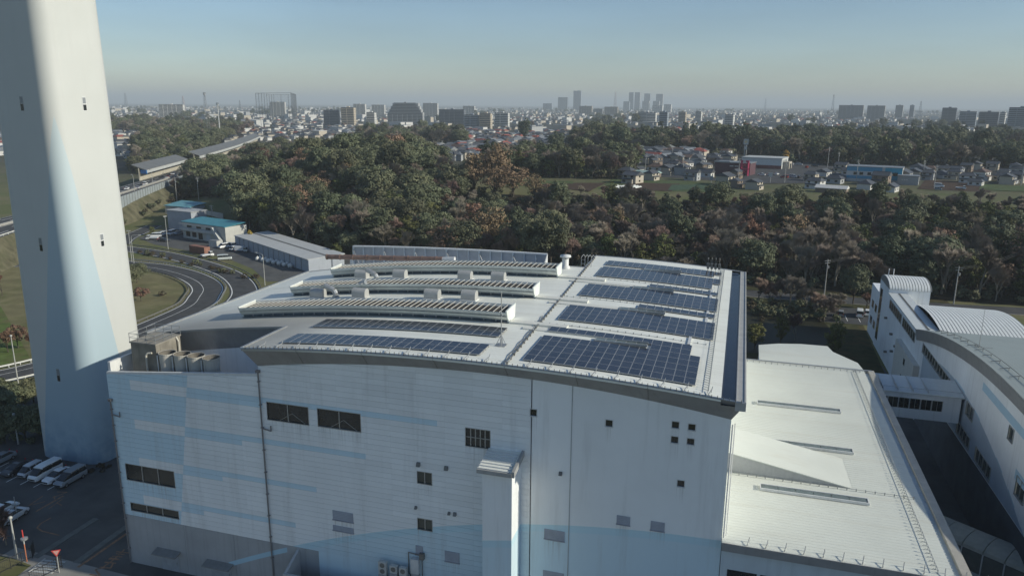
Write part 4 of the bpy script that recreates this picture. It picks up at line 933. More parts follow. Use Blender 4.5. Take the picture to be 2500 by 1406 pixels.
for y0, y1, z0, z1 in ((84, 109, 18.0, 19.1), (70, 93.5, 12.9, 14.1)): p.face([(32.994, y0, z0), (32.994, y1, z0), (32.994, y1, z1), (32.994, y0, z1)])
p.build('painted_stripe', blu)
p = HB(); yb_ = xs(60, 140, 30)
for a, b in zip(yb_, yb_[1:]):
    f_ = lambda y: max(0, 15.2-.0062*(y-121)**2)
    if b < 121 or True: 
        for (z0, z1, m0) in ((0, 1, 0),):
            if not any(h[0] < (a+b)/2 < h[1] for h in hholes): p.face([(32.991, a, max(0, f_(a)-.35)), (32.991, b, max(0, f_(b)-.35)), (32.991, b, f_(b)), (32.991, a, f_(a))])
p.build('painted_curve', blu)
# low wing with a flat walkway roof, window strips, ribbed barrel and stair block
p = HB(); p.box(33.0, 36.7, 147.02, 178, 0, 14.8); p.build('wing', hallw); p = HB(); p.box(32.9, 36.8, 147.05, 178, 14.82, 15.02); p.build('wing_roof', mat('wing_roof', (.56, .59, .58), .5, var=.06))
p = HB(); [p.box(34.75, 35.15, 147.6+k*.6, 147.9+k*.6, 15.03, 15.12) for k in range(50)]; tag(p.build('walkway_grating', rail_d), kind='stuff')
for y0, y1 in ((149, 160.5), (162, 175)):
    f = HB(); n = 6; f.box(32.86, 33.0, y0, y1, 12.3, 12.4); f.box(32.86, 33.0, y0, y1, 14.1, 14.2); [f.box(32.86, 33.0, lerp(y0, y1, k/n)-.06, lerp(y0, y1, k/n)+.06, 12.4, 14.1) for k in range(n+1)]; fo = f.build('window_strip', alu)
    for k in range(n): HB().box(32.93, 32.99, lerp(y0, y1, k/n)+.07, lerp(y0, y1, (k+1)/n)-.07, 12.41, 14.09).build('pane', glass_g, fo)
p = HB(); p.box(32.0, 32.99, 143, 160, 0, 9.8); p.build('bay', mat('bay_cream', (.56, .55, .50), .7, var=.06, streak=.3))
for y, z in ((150.5, 8.0), (151.5, 4.5)): HB().box(31.95, 31.99, y-.6, y+.6, z-.6, z+.6).build('window', glass)
def bz(y): return 15.95-.0085*(y-157.5)**2
p = HB(); yr = xs(147.05, 180, 26); p.grid(lambda u, v: (36.7+15*v, u, bz(u)), yr, [0, 1]); p.face([(36.7, 180, 0), (51.7, 180, 0), (51.7, 180, bz(180)), (36.7, 180, bz(180))]); p.grid(lambda u, v: (51.7, u, bz(u)*v), yr, [0, 1]); br_ = p.build('barrel_roof', mat('barrel_roof_base', (.20, .205, .20), .5, 0., var=.1), fix=False)
x = 36.95
while x < 51.7:
    q = HB(); w = .245
    for a, b in zip(yr, yr[1:]): q.hexa([(x-w, a, bz(a)+.005), (x+w, a, bz(a)+.005), (x+w, b, bz(b)+.005), (x-w, b, bz(b)+.005)], [(x-w*.9, a, bz(a)+.05), (x+w*.9, a, bz(a)+.05), (x+w*.9, b, bz(b)+.05), (x-w*.9, b, bz(b)+.05)])
    q.build('roof_rib', mat('barrel_rib_white', (.80, .81, .77), .45, var=.05), br_, fix=False); x += .62
p = HB(); p.box(33.02, 41.2, 178.02, 189, 0, 15.7); p.build('stair_block', hallw)
def tz(y): return 15.75+1.75*math.sqrt(max(0, 1-((y-183.5)/5.6)**2))
ty = [183.5+5.6*math.sin(R(a)) for a in range(-90, 91, 10)]
p = HB(); p.grid(lambda u, v: (33.02+8.4*v, u, tz(u)), ty, [0, 1])
for xx in (33.02, 41.42): p.face([(xx, y, tz(y)) for y in ty])
tb = p.build('stair_barrel', mat('barrel_roof_base', (.3, .3, .3)), fix=False)
x = 33.3
while x < 41.4:
    q = HB(); w = .23
    for a, b in zip(ty, ty[1:]): q.hexa([(x-w, a, tz(a)+.01), (x+w, a, tz(a)+.01), (x+w, b, tz(b)+.01), (x-w, b, tz(b)+.01)], [(x-w*.9, a, tz(a)+.05), (x+w*.9, a, tz(a)+.05), (x+w*.9, b, tz(b)+.05), (x-w*.9, b, tz(b)+.05)])
    q.build('roof_rib', MATS['barrel_rib_white'], tb, fix=False); x += .58
HB().box(32.96, 33.015, 184.8, 187.4, 2, 14).build('window_strip', glass)
p = HB(); p.box(33.2, 41, 189.02, 200, 0, 12.3); p.build('rear_block', hallw); [HB().box(33.13, 33.19, y, y+2.4, z, z+1.8).build('window', glass) for y in (190.5, 195) for z in (3, 7)]
p = HB(); [p.tube((33.6+k*1.0, 184, 17), (33.6+k*1.0, 184, 19.2), .09, n=6) for k in range(2)]; p.build('flue', white_p)
p = HB(); [p.box(32.4, 32.99, y, y+.5, z, z+.4) for y, z in ((166, 5), (168.5, 8), (172, 3), (176, 9.5), (163, 7))]; p.build('wall_vents', rail_d)
p = HB()
for k in range(11): y = 137-k*3.6; z = hz(y); p.beam((33.2, y, z+.1), (34.2, y-.5, z+.45), .07, .07); p.beam((34.1, y-.45, z), (34.1, y-.45, z+.45), .05, .05)
p.build('eave_brackets', rail_d); p = HB(); [p.tube((34.5, a, hz(a)+.3), (34.5, b, hz(b)+.3), .04, n=4) for a, b in zip(ys[20:], ys[21:])]; p.build('lifeline', rail_d)
tag(hall, 'white hall with high arched grey fascia and ribbed barrel roof wing', 'building')
e = empty('roof_antenna', (34.6, 118.5, hz(118.5))); m_ = MB(); m_.tube((0, 0, -5.5), (0, 0, 5.6), .06, .03, n=6); m_.build('mast', galv, e); m_ = MB(); [m_.tube((0, -1.6, 0), (0, 1.2, 0), .04, n=4)]; [m_.tube((-.4, y, .0), (.4, y, .0), .02, n=4) for y in (-1.5, -1, -.5, 0, .5, 1)]; m_.box(-.3, 1.8, -.2, .2, -.1, 0); [m_.tube((-1.5, -.6-.3*k, -.4), (-1.6, .8-.3*k, -8), .02, n=4) for k in range(3)]; m_.build('bracket_and_cables', rail_d, e)
tag(e, 'thin antenna mast at the edge of the arched hall roof', 'antenna')
# glazed link bridge and low walkway between annex and hall
lk = empty('link_bridge', (27, 118, 10.4)); y0, y1 = -2.6, 3.2; x0, x1 = -5.8, 5.6
MB().box(x0, x1, y0, y1, 0, 3.85).build('body', hallw, lk); m_ = MB(); m_.hexa([(x0, y0-.35, 3.86), (x1+.3, y0-.35, 3.86), (x1+.3, y1, 4.3), (x0, y1, 4.3)], [(x0, y0-.35, 4.05), (x1+.3, y0-.35, 4.05), (x1+.3, y1, 4.5), (x0, y1, 4.5)]); m_.build('roof', mat('wing_roof', (.56, .59, .58)), lk)
for k in range(6):
    a = x0+.5+k*1.45; f = MB(); f.box(a-.05, a+1.35, y0-.05, y0-.005, 1.5, 3.1); fo = f.build('window', alu, lk); [MB().box(a+j*.66, a+j*.66+.6, y0-.07, y0-.051, 1.56, 3.04).build('pane', glass, fo) for j in range(2)]
m_ = MB(); [m_.box(x, x+.05, y0-.3, y1, 4.2, 4.55) for x in (x0+1, x0+3, x0+5, x0+7)]; m_.tube((x0, y0+.4, 4.5), (x1, y0+.4, 4.5), .05, n=5); m_.build('roof_pipe', galv, lk)
tag(lk, 'white glazed link bridge between the annex and the arched hall', 'bridge')
wk = empty('covered_walkway', (27.3, 93.2, 0), math.atan2(-5.7, 7.8)); m_ = MB(); n = 8
gm = mat('walkway_roof', (.40, .39, .33), .7, var=.12); arc = [(-2.4*math.cos(math.pi*i/n), 5.2+.9*math.sin(math.pi*i/n)) for i in range(n+1)]
for k in range(8):
    a, b = -9+k*2.25+.04, -6.75+k*2.25-.04; q = MB(); q.hexa([(a, y, z) for y, z in arc], [(b, y, z) for y, z in arc]); q.build('roof_bay', gm, wk)
    q = MB(); q.box(a, b, -2.35, -2.3, 2.6, 5.1); q.build('pane', mat('walkway_pane', (.17, .175, .16), .25), wk); MB().box(a-.08, a+.06, -2.4, -2.25, 0, 5.2).build('post', white_p, wk); MB().box(a, b, -2.45, -2.2, 2.3, 2.6).build('sill', white_p, wk)
MB().box(-9, 9, -2.2, 2.3, 2.2, 2.5).build('deck', conc, wk); tag(wk, 'low covered glazed walkway at the lower right between buildings', 'walkway')
# ------------------------------------------------------------------ depot on the left, teal roofs
teal = mat('roof_teal', (.055, .24, .29), .5, var=.12, scale=.4, streak=.0); dep = mat('depot_wall', (.50, .50, .46), .7, var=.08, scale=.4, streak=.3); depd = mat('depot_wall_blue_grey', (.36, .39, .43), .7, var=.08, scale=.4, streak=.3)
def obox(name, pts, z0, z1, m, par, o): return MB().prism([(a-o.x, b-o.y) for a, b in pts], z0, z1).build(name, m, par)
e = empty('depot_building', (-205, 262, 0)); o = Vector(e.location)
A, B, Cc, Dd = (Vector(v) for v in ((-219, 256.5), (-193, 249.5), (-189.5, 258.5), (-215.5, 266.5)))
obox('wall', [A, B, Cc, Dd], 0, 6.7, dep, e, o); ux = (B-A).normalized(); uy = Vector((-ux.y, ux.x))
def q2(u, v): return (A+ux*u+uy*v)
m_ = MB(); m_.hexa([(*(q2(-.4, -.5)-o.xy), 6.72), (*(q2(27.3, -.5)-o.xy), 6.72), (*(q2(27.3, 9.8)-o.xy), 7.4), (*(q2(-.4, 9.8)-o.xy), 7.4)], [(*(q2(-.4, -.5)-o.xy), 6.95), (*(q2(27.3, -.5)-o.xy), 6.95), (*(q2(27.3, 9.8)-o.xy), 7.65), (*(q2(-.4, 9.8)-o.xy), 7.65)]); m_.build('roof', teal, e)
m_ = MB(); m_.prism([tuple(q2(*p)-o.xy) for p in ((0, -1.6), (21, -1.6), (21, -.02), (0, -.02))], 3.6, 4.6); m_.build('balcony', shw, e); m_ = MB(); m_.prism([tuple(q2(*p)-o.xy) for p in ((0, -1.7), (21, -1.7), (21, -1.5), (0, -1.5))], 6.0, 6.4); m_.build('eave_band', shw, e)
m_ = MB(); m_.hexa([(*(q2(21, -1.7)-o.xy), 4.2), (*(q2(25.5, -1.7)-o.xy), .2), (*(q2(25.5, -.3)-o.xy), .2), (*(q2(21, -.3)-o.xy), 4.2)], [(*(q2(21, -1.7)-o.xy), 6.3), (*(q2(25.5, -1.7)-o.xy), 1.4), (*(q2(25.5, -.3)-o.xy), 1.4), (*(q2(21, -.3)-o.xy), 6.3)]); m_.build('outside_stair', shw, e)
for u in (2, 6, 10, 15): MB().prism([tuple(q2(*p)-o.xy) for p in ((u, -.06), (u+2.6, -.06), (u+2.6, -.01), (u, -.01))], .4 if u > 9 else 1, 3).build('window', glass if u < 15 else mat('shutter_pale', (.5, .55, .58), .5), e)
for u in (3, 9, 15): MB().prism([tuple(q2(*p)-o.xy) for p in ((u, -.06), (u+3, -.06), (u+3, -.01), (u, -.01))], 4.7, 5.9).build('window', glass, e)
tag(e, 'depot building with bright teal roof and outside stair', 'building')
e = empty('depot_annex', (-236, 278, 0)); o = Vector(e.location); obox('wall', [(-241, 273.5), (-226, 270.5), (-224.5, 278.5), (-239, 282)], 0, 8.2, depd, e, o); obox('roof', [(-241.4, 273.1), (-225.7, 270.1), (-224, 278.8), (-239.2, 282.4)], 8.22, 8.5, mat('flat_roof_grey', (.42, .43, .43), .7, var=.1), e, o); MB().box(-2, -1, -4.3, -4.05, 3, 5).build('window', glass, e)
tag(e, 'grey box-shaped annex left of the teal roofed depot', 'building')
e = empty('long_shed', (-160, 237, 0)); o = Vector(e.location); P4 = [(-186.5, 246.5), (-134.5, 214.5), (-128, 226.5), (-180, 258.5)]; obox('wall', P4, 0, 4.3, depd, e, o)
m4 = [Vector(v) for v in P4]; mid = lambda t: (m4[0].lerp(m4[3], t), m4[1].lerp(m4[2], t))
for t0, t1, h in ((-.03, .50, 4.56), (.60, 1.03, 4.62)):
    a, b = mid(t0); c, d_ = mid(t1); m_ = MB(); m_.hexa([(*(p-o.xy), 4.32) for p in (a, b, d_, c)], [(*(a-o.xy), 4.5), (*(b-o.xy), 4.5), (*(d_-o.xy), h), (*(c-o.xy), h)]); m_.build('roof', roof_material('shed_roof_%d' % int(t0*10), (.50, .51, .50), .1, 0, 1.0), e)
a, b = mid(.50); c, d_ = mid(.60); m_ = MB(); m_.hexa([(*(p-o.xy), 4.3) for p in (a, b, d_, c)], [(*(p-o.xy), 4.45) for p in (a, b, d_, c)]); m_.build('valley_gutter', rail_d, e)
m_ = MB(); u = (m4[1]-m4[0]).normalized(); nn = Vector((u.y, -u.x))
for k in range(1, 14): q = m4[0]+u*(k*4.3)+nn*.05-o.xy; m_.beam((q.x, q.y, 0), (q.x, q.y, 4.3), .12, .12)
m_.build('wall_batten', rail_d, e); tag(e, 'long low white shed with twin flat roof in the depot yard', 'shed')
e = empty('workshop_shed', (-264, 314, 0)); o = Vector(e.location); obox('wall', [(-272, 308), (-256, 306), (-255, 316), (-272, 320)], 0, 4.6, depd, e, o); m_ = MB(); m_.hexa([(-8.6, -6.6, 4.6), (8.4, -8.6, 4.6), (9.4, 2.6, 5.6), (-8.6, 6.6, 5.6)], [(-8.6, -6.6, 4.8), (8.4, -8.6, 4.8), (9.4, 2.6, 5.8), (-8.6, 6.6, 5.8)]); m_.build('roof', mat('roof_pale_teal', (.14, .34, .38), .5, var=.15, scale=.4), e); MB().box(-4, -1, -7.6, -7.2, 0, 3).build('shutter', mat('shutter_pale', (.5, .55, .58)), e); tag(e, 'small workshop with faded teal roof beyond the depot', 'shed')
e = empty('yard_wall', (-250, 305, 0)); bw = mat('yard_wall_white', (.52, .52, .49), .7, var=.08, scale=.3, streak=.4); pts = [(-268, 303), (-257, 303.5), (-244, 303), (-231, 298)]
for k, (a, b) in enumerate(zip(pts, pts[1:])):
    m_ = MB(); m_.beam((a[0]+250, a[1]-305, 2.0), (b[0]+250, b[1]-305, 2.0), .3, 4.0); m_.build('wall_bay', bw if k else mat('fence_cream', (.5, .46, .36), .7), e)
tag(e, 'white perimeter wall behind the depot beside the wood', 'wall')
e = empty('yard_container', (0, 0, 0)); q = onz(488, 618); e.location = q; e.rotation_euler.z = R(-16); MB().box(-4.5, 4.5, -1.2, 1.2, 0, 2.7).build('body', mat('container_rust', (.27, .13, .09), .75, var=.35, scale=.7, streak=.6, dirt=(.12, .07, .05)), e); m_ = MB(); [m_.box(-4.4+k*.6, -4.2+k*.6, -1.26, -1.2, .1, 2.6) for k in range(15)]; m_.build('ribs', mat('container_rib', (.24, .12, .085), .8), e); tag(e, 'rusty red container at the edge of the depot yard', 'container')
e = empty('yard_tank', onz(525, 602)); MB().box(-1.8, 1.8, -1.2, 1.2, 0, 2.4).build('body', mat('tank_pale', (.5, .5, .47), .7, var=.15), e); MB().box(-1.9, 1.9, -1.3, 1.3, 2.4, 2.55).build('lid', galv, e); tag(e, 'pale square tank beside the rusty container', 'tank')
bagm = mat('bag_white', (.68, .67, .62), .8, var=.12, scale=2)
for i in range(13):
    t = i/12; q = onz(628+t*80, 636+t*17-(i % 2)*3); m_ = MB(); rr = .75+.2*rnd.random(); m_.lathe((0, 0, 0), [(0, 0), (rr*.8, .05), (rr, .5), (rr*.95, .95), (rr*.5, 1.3), (.15, 1.4), (.2, 1.6), (0, 1.62)], 9); o = m_.build('bulk_bag', bagm, smooth=True); o.location = q; o.rotation_euler = (.1*rnd.random(), .15*rnd.random(), rnd.random()*6); tag(o, 'white bulk bag in the row along the long shed', 'bulk bag', 'bulk bags by the long shed')
# ------------------------------------------------------------------ vegetation prototypes
def leaf_mat(name, c0, c1, rv=.35, hue=.03):
    m = bpy.data.materials.new(name); m.use_nodes = True; nt = m.node_tree; N, L = nodes(m); b = N['Principled BSDF']
    b.inputs['Roughness'].default_value = .65; b.inputs['Specular IOR Level'].default_value = .2
    o = N.new('ShaderNodeTexCoord').outputs['Object']; oi = N.new('ShaderNodeObjectInfo')
    ad = N.new('ShaderNodeVectorMath'); ad.operation = 'ADD'; L.new(o, ad.inputs[0]); cb = N.new('ShaderNodeCombineXYZ'); L.new((X(nt, oi.outputs['Random'])*50).v, cb.inputs[0]); L.new(cb.outputs[0], ad.inputs[1])
    c = rgbmix(nt, ramp(nt, noise(nt, ad.outputs[0], .55, 3), .35, .65), c0, c1)
    hs = N.new('ShaderNodeHueSaturation'); L.new(c, hs.inputs['Color']); L.new((X(nt, oi.outputs['Random'])*rv+(1-rv/2)).v, hs.inputs['Value'])
    r2 = (X(nt, oi.outputs['Random'])*7.31)._o('FRACT'); L.new((r2*hue+(.5-hue/2)).v, hs.inputs['Hue']); L.new(hs.outputs[0], b.inputs['Base Color']); return m
LM = dict(ever=leaf_mat('leaf_evergreen', (.086, .098, .055), (.165, .172, .095), .5, .05), dark=leaf_mat('leaf_dark_green', (.056, .070, .040), (.104, .116, .062), .4), bamboo=leaf_mat('leaf_bamboo', (.070, .085, .026), (.135, .145, .050), .4, .05),
          twig=leaf_mat('twig_grey_brown', (.205, .175, .142), (.315, .270, .215), .35, .04), twigred=leaf_mat('twig_russet', (.195, .135, .110), (.285, .200, .160), .35), rust=leaf_mat('leaf_rust', (.175, .118, .076), (.275, .182, .112), .4, .05),
          red=leaf_mat('leaf_red', (.130, .075, .055), (.195, .112, .078), .35), gold=leaf_mat('leaf_gold', (.30, .20, .03), (.46, .31, .06), .3), litter=leaf_mat('leaf_litter', (.05, .042, .026), (.085, .065, .04), .3))
bark = mat('bark', (.10, .085, .068), .95, var=.25, scale=1, coord='obj', spec=.1); barkp = mat('bark_pale', (.22, .20, .165), .95, var=.2, scale=1, coord='obj', spec=.1)
def rv(r): 
    while True:
        v = Vector((r.uniform(-1, 1), r.uniform(-1, 1), r.uniform(-1, 1)))
        if .05 < v.length < 1: return v
def leaf(mb, p, n, s, r):
    a = n.orthogonal().normalized(); b = n.cross(a); t = r.uniform(0, 6.28); u = (a*math.cos(t)+b*math.sin(t))*s; v = (b*math.cos(t)-a*math.sin(t))*s*r.uniform(.5, .9)
    mb.face([p-u*.9-v*.3, p+v*.9, p+u, p-v*.8+u*.2])
def leafy(seed, H, Wd, K, n, s, base=.28, squash=1., flat=.0):
    r = random.Random(seed); cr_ = MB(); tr_ = MB()
    cz = H*(base+1)/2; rz2 = H*(1-base)/2
    tr_.tube((0, 0, -.8), (.1, .05, H*base), .3*H/12, .22*H/12, 7); tr_.tube((.1, .05, H*base), (.2, -.1, H*.72), .22*H/12, .08, 6)
    for k in range(K):
        d = rv(r).normalized(); q = r.uniform(.45, .92); d.z = d.z*.9+.12
        c = Vector((d.x*Wd*q, d.y*Wd*q, cz+d.z*rz2*q*squash)); rad_ = Wd*r.uniform(.22, .40)
        if k % 3 == 0: tr_.tube((.1, 0, H*base*r.uniform(.8, 1.4)), c, .09*H/12, .03, 4)
        for i in range(n):
            e = rv(r); e = e.normalized()*(e.length**.35); e.z = abs(e.z)*.85-.25*r.random() if r.random() < .75 else e.z
            p = c+Vector((e.x, e.y, e.z*.75))*rad_; nn = (e.normalized()*1.2+rv(r)*.6+Vector((0, 0, .3))).normalized(); leaf(cr_, p, nn, s*r.uniform(.6, 1.15), r)
    return tr_, cr_
def bare(seed, H, spread, twl=1.1, leafn=0, leafs=.3, lev=5, tw=.062):
    r = random.Random(seed); tr_ = MB(); cr_ = MB()
    def grow(p, d, L_, rad_, k):
        q = p+d*L_; q2 = q+rv(r)*L_*.06
        tr_.tube(p, q2, rad_, rad_*.68, 5 if k < 2 else 3, caps=False)
        if k >= 3:
            for _ in range(11+k):
                e = (d+rv(r)*.9+Vector((0, 0, .35))).normalized(); a = p.lerp(q2, r.random()); L2 = twl*r.uniform(.5, 1.3); s = e.orthogonal().normalized()*tw
                cr_.face([a-s, a+s, a+e*L2]); 
                f_ = (e+rv(r)*.8).normalized(); m0 = a+e*L2*.5; cr_.face([m0-s*.7, m0+s*.7, m0+f_*L2*.7])
                for _i in range(leafn): leaf(cr_, a+e*L2*r.random()+rv(r)*.25, rv(r).normalized(), leafs*r.uniform(.6, 1.1), r)
        if k >= lev: return
        for j in range(r.choice((2, 3, 3)) if k else 4):
            e = (d*1.15+rv(r)*spread+Vector((0, 0, .16))).normalized(); grow(p.lerp(q2, r.uniform(.7, 1) if k else r.uniform(.55, 1)), e, L_*r.uniform(.62, .82), rad_*.58, k+1)
    grow(Vector((0, 0, -.6)), Vector((.05, .02, 1)).normalized(), H*.30, .022*H, 0)
    return tr_, cr_
PROTO = {}
def proto(key, gen, leafm, bk=bark): PROTO.setdefault(key, []).append((gen[0].mesh('trunk', bk), gen[1].mesh('crown', leafm)))
for s in range(4): proto('ever', leafy(10+s, 12.5+s*.7, 5.7+.5*(s % 2), 84, 74, .36, .20), LM['ever'])
for s in range(2): proto('dark', leafy(30+s, 13.5+s, 4.8, 70, 64, .36, .14), LM['dark'])
for s in range(2): proto('cedar', leafy(40+s, 15+s, 2.6, 46, 40, .45, .12, 1.05), LM['dark'])
for s in range(3): proto('bamboo', leafy(50+s, 11+s, 3.4, 60, 44, .30, .08, 1.08), LM['bamboo'])
for s in range(4): proto('bare', bare(60+s, 12.5+s*.6, .62, 1.0), LM['twig'], barkp)
for s in range(2): proto('russet', bare(70+s, 11.5, .62, 1.0, 1, .20), LM['twigred'])
for s in range(2): proto('rust', leafy(80+s, 13+s, 5.2, 66, 34, .36, .16), LM['rust'])
proto('rust', bare(82, 13., .60, .9, 2, .34), LM['rust'])
proto('red', leafy(90, 6.5, 3.1, 30, 34, .34), LM['red']); proto('red', bare(91, 6.5, .7, .7, 2, .25, 4), LM['red'])
proto('gold', leafy(95, 13, 2.3, 40, 34, .42, .12), LM['gold'])
for s in range(2): proto('bush', leafy(100+s, 2.6, 1.7, 16, 34, .30, .02), LM['ever'])
proto('drybush', leafy(105, 2.0, 1.6, 14, 26, .24, .02), LM['litter']); proto('cherry', bare(110, 8.2, .85, .8, 0, .2, 5), LM['twig'], barkp); proto('cherry', bare(111, 7.4, .9, .8, 0, .2, 5), LM['twigred'], barkp)
NAMES = dict(ever='broadleaf_tree', dark='dark_evergreen_tree', cedar='cedar_tree', bamboo='bamboo_clump', bare='bare_tree', russet='russet_tree', rust='rust_leaved_tree', red='red_leaved_tree', gold='ginkgo_tree', bush='shrub', drybush='dry_shrub', cherry='bare_cherry_tree')
DESC = dict(ever='green tree', dark='dark evergreen', cedar='tall narrow dark cedar', bamboo='bamboo clump', bare='bare tree', russet='russet tree', rust='rust-brown tree', red='red-leaved autumn tree', gold='yellow ginkgo tree', bush='rounded green shrub', drybush='dry brown shrub', cherry='leafless spreading cherry tree')
def plant_tree(key, x, y, s, where, group, z=None, v=None, rzv=None):
    v = rnd.randrange(len(PROTO[key])) if v is None else v; t, c = PROTO[key][v]
    e = empty(NAMES[key], (x, y, hgt(x, y) if z is None else z), rnd.random()*6.28 if rzv is None else rzv); e.scale = (s*rnd.uniform(.82, 1.22), s*rnd.uniform(.82, 1.22), s*rnd.uniform(.85, 1.15))
    link('trunk', t, e); link('crown', c, e); tag(e, DESC[key]+' '+where, 'shrub' if 'bush' in key else 'tree', group); return e
def inpoly(x, y, P):
    c = False; j = len(P)-1
    for i in range(len(P)):
        if (P[i][1] > y) != (P[j][1] > y) and x < (P[j][0]-P[i][0])*(y-P[i][1])/(P[j][1]-P[i][1])+P[i][0]: c = not c
        j = i
    return c
def scatter(P, step, jit=.42):
    x0, x1 = min(p[0] for p in P), max(p[0] for p in P); y0, y1 = min(p[1] for p in P), max(p[1] for p in P); out = []; j = 0; y = y0
    while y < y1:
        x = x0+(j % 2)*step/2
        while x < x1:
            a, b = x+rnd.uniform(-jit, jit)*step, y+rnd.uniform(-jit, jit)*step
            if inpoly(a, b, P): out.append((a, b))
            x += step
        y += step*.9; j += 1
    return out
def pick(w):
    t = rnd.random()*sum(w.values())
    for k, v in w.items():
        t -= v
        if t <= 0: return k
    return k
def patchy(x, y, sc, seed): return mnoise.noise(Vector((x*sc, y*sc, seed)))
# woodland zones (plan polygons)
WOOD = [(-230, 305), (-214, 285), (-186, 266), (-150, 246), (-110, 243), (-40, 243), (30, 240), (90, 240), (210, 252), (232, 352), (150, 360), (60, 362), (10, 352), (-60, 346), (-120, 350), (-150, 362), (-165, 405), (-175, 440), (-235, 450), (-262, 400), (-250, 340)]
mb = MB(); gx = xs(-265, 235, 60); gy = xs(240, 455, 40)
for i in range(60):
    for j in range(40):
        cx, cy_ = (gx[i]+gx[i+1])/2, (gy[j]+gy[j+1])/2
        if inpoly(cx, cy_, WOOD): mb.face([(a, b, hgt(a, b)+.12) for a, b in ((gx[i], gy[j]), (gx[i+1], gy[j]), (gx[i+1], gy[j+1]), (gx[i], gy[j+1]))])
struct('forest_floor', mb, mat('forest_litter', (.045, .038, .025), .95, var=.4, scale=.4, spec=.1))
def wood_kind(x, y):
    n1 = patchy(x, y, .022, 3.); n2 = patchy(x, y, .03, 9.)
    if x > 40: w = dict(ever=.12, dark=.08, bamboo=.26+n1*.5 if y > 280 else .12, bare=.46, russet=.18, rust=.04)
    elif x > -80: w = dict(ever=.09, dark=.04, bamboo=.07, bare=.56, russet=.26, rust=.05+max(0, n2)*.25)
    elif x > -125: w = dict(ever=.14, dark=.05, bare=.40, russet=.24, rust=.20, bamboo=.05)
    else: w = dict(ever=.46, dark=.08, bamboo=.06, bare=.22, russet=.17, rust=.06)
    w['ever'] = w.get('ever', 0)+max(0, n1)*.3
    return pick({k: max(0, v) for k, v in w.items()})
RUST = [(-113, 349, 1.75), (-122, 343, 1.5), (-103, 344, 1.45), (-110, 338, 1.3)]
spots = [p for p in scatter(WOOD, 7.4) if min((p[0]-q[0])**2+(p[1]-q[1])**2 for q in RUST) > 64 and not (p[1] > 300 and min((p[0]-q[0]-(q[1]-p[1])*.33)**2+(p[1]-q[1]+9)**2 for q in RUST) < 60)]
cam_d = lambda p: math.hypot(p[0], p[1])
cand = []
for (x, y) in spots:
    k = wood_kind(x, y); s = rnd.uniform(.68, 1.36)*(1.15 if x < -125 else (1.0 if y < 306 else .78 if y < 336 else .5))
    cand.append((math.hypot(x, y)/s, x, y, k, s))
cand.sort()
for d, x, y, k, s in cand[:230]:
    row = 'at the foot of' if y < 262 else 'low on' if y < 285 else 'midway up' if y < 312 else 'near the crest of'
    lm = [(-190, 'left of the long shed'), (-160, 'behind the long shed'), (-130, 'behind the shed gable end'), (-95, 'behind the screen wall left end'), (-70, 'behind the screen wall middle'), (-45, 'behind the screen wall right end'), (-20, 'behind the capped roof vent'), (0, 'behind the solar roof'), (14, 'behind the right roof gutter'), (32, 'above the pond'), (55, 'behind the hall stair block'), (85, 'behind the ribbed barrel roof')]
    w = row+' the wood '+next((t for q, t in lm if x*300/y < q), 'near the right picture edge')
    plant_tree(k, x, y, s, w, 'trees on the wooded slope')
for i, (x, y, s) in enumerate(RUST): plant_tree('rust', x, y, s*.92, ('towering over the wood edge beside the field', 'left of the towering rust tree', 'right of the towering rust tree', 'below the towering rust tree')[i], 'rust trees at the wood edge', v=i % 2)
FAR = {}
def far(key, x, y, s): FAR.setdefault(key, []).append((x, y, s))
for d, x, y, k, s in cand[230:]: far(k, x, y, s)
for (x, y) in scatter(WOOD, 5.2): far('bush' if rnd.random() < .6 else 'drybush', x, y, rnd.uniform(.7, 1.5))
Z = [  # polygon, spacing, weights, scale
    ([(-152, 424), (-66, 420), (-62, 492), (-110, 505), (-160, 492)], 8, dict(bare=.55, russet=.25, ever=.12, dark=.1, bamboo=.06), 1.15),
    ([(-350, 420), (-395, 520), (-415, 600), (-330, 640), (-230, 560), (-215, 455), (-262, 420), (-280, 350), (-300, 350)], 8, dict(russet=.32, bare=.28, ever=.26, red=.07, dark=.08), 1.05),
    ([(-290, 385), (-278, 345), (-258, 330), (-238, 345), (-235, 380), (-262, 400)], 7, dict(bare=.5, drybush=.3, ever=.2, russet=.1), .75),
    ([(-410, 480), (-455, 560), (-540, 700), (-640, 860), (-760, 880), (-640, 690), (-520, 560), (-445, 470)], 8.5, dict(ever=.45, dark=.1, bare=.28, russet=.1, bamboo=.1), 1.05),
    ([(-660, 900), (-780, 1100), (-1150, 1250), (-1500, 1250), (-1200, 860), (-760, 900)], 13, dict(bare=.42, ever=.2, dark=.1, russet=.3), 1.25),
    ([(-372, 690), (-500, 950), (-380, 1000), (-345, 930), (-268, 720)], 10, dict(bare=.52, russet=.34, ever=.12, dark=.1), 1.3),
    ([(-150, 660), (-165, 800), (-60, 860), (40, 840), (30, 700), (-80, 640)], 10.5, dict(dark=.16, ever=.2, bare=.42, russet=.24, cedar=.06), 1.35),
    ([(20, 600), (40, 940), (330, 1000), (420, 760), (290, 560), (190, 590), (90, 580)], 10.5, dict(dark=.18, ever=.2, bare=.32, russet=.22, bamboo=.16, cedar=.05), 1.2),
    ([(300, 420), (270, 520), (380, 640), (470, 560), (420, 430)], 11, dict(ever=.4, bare=.3, bamboo=.2), 1.1)]
for P, st, w, sc_ in Z:
    for (x, y) in scatter(P, st):
        far(pick(w), x, y, sc_*rnd.uniform(.75, 1.25))
    for (x, y) in scatter(P, st*.8): far('bush' if rnd.random() < .5 else 'drybush', x, y, rnd.uniform(1.2, 2.3))
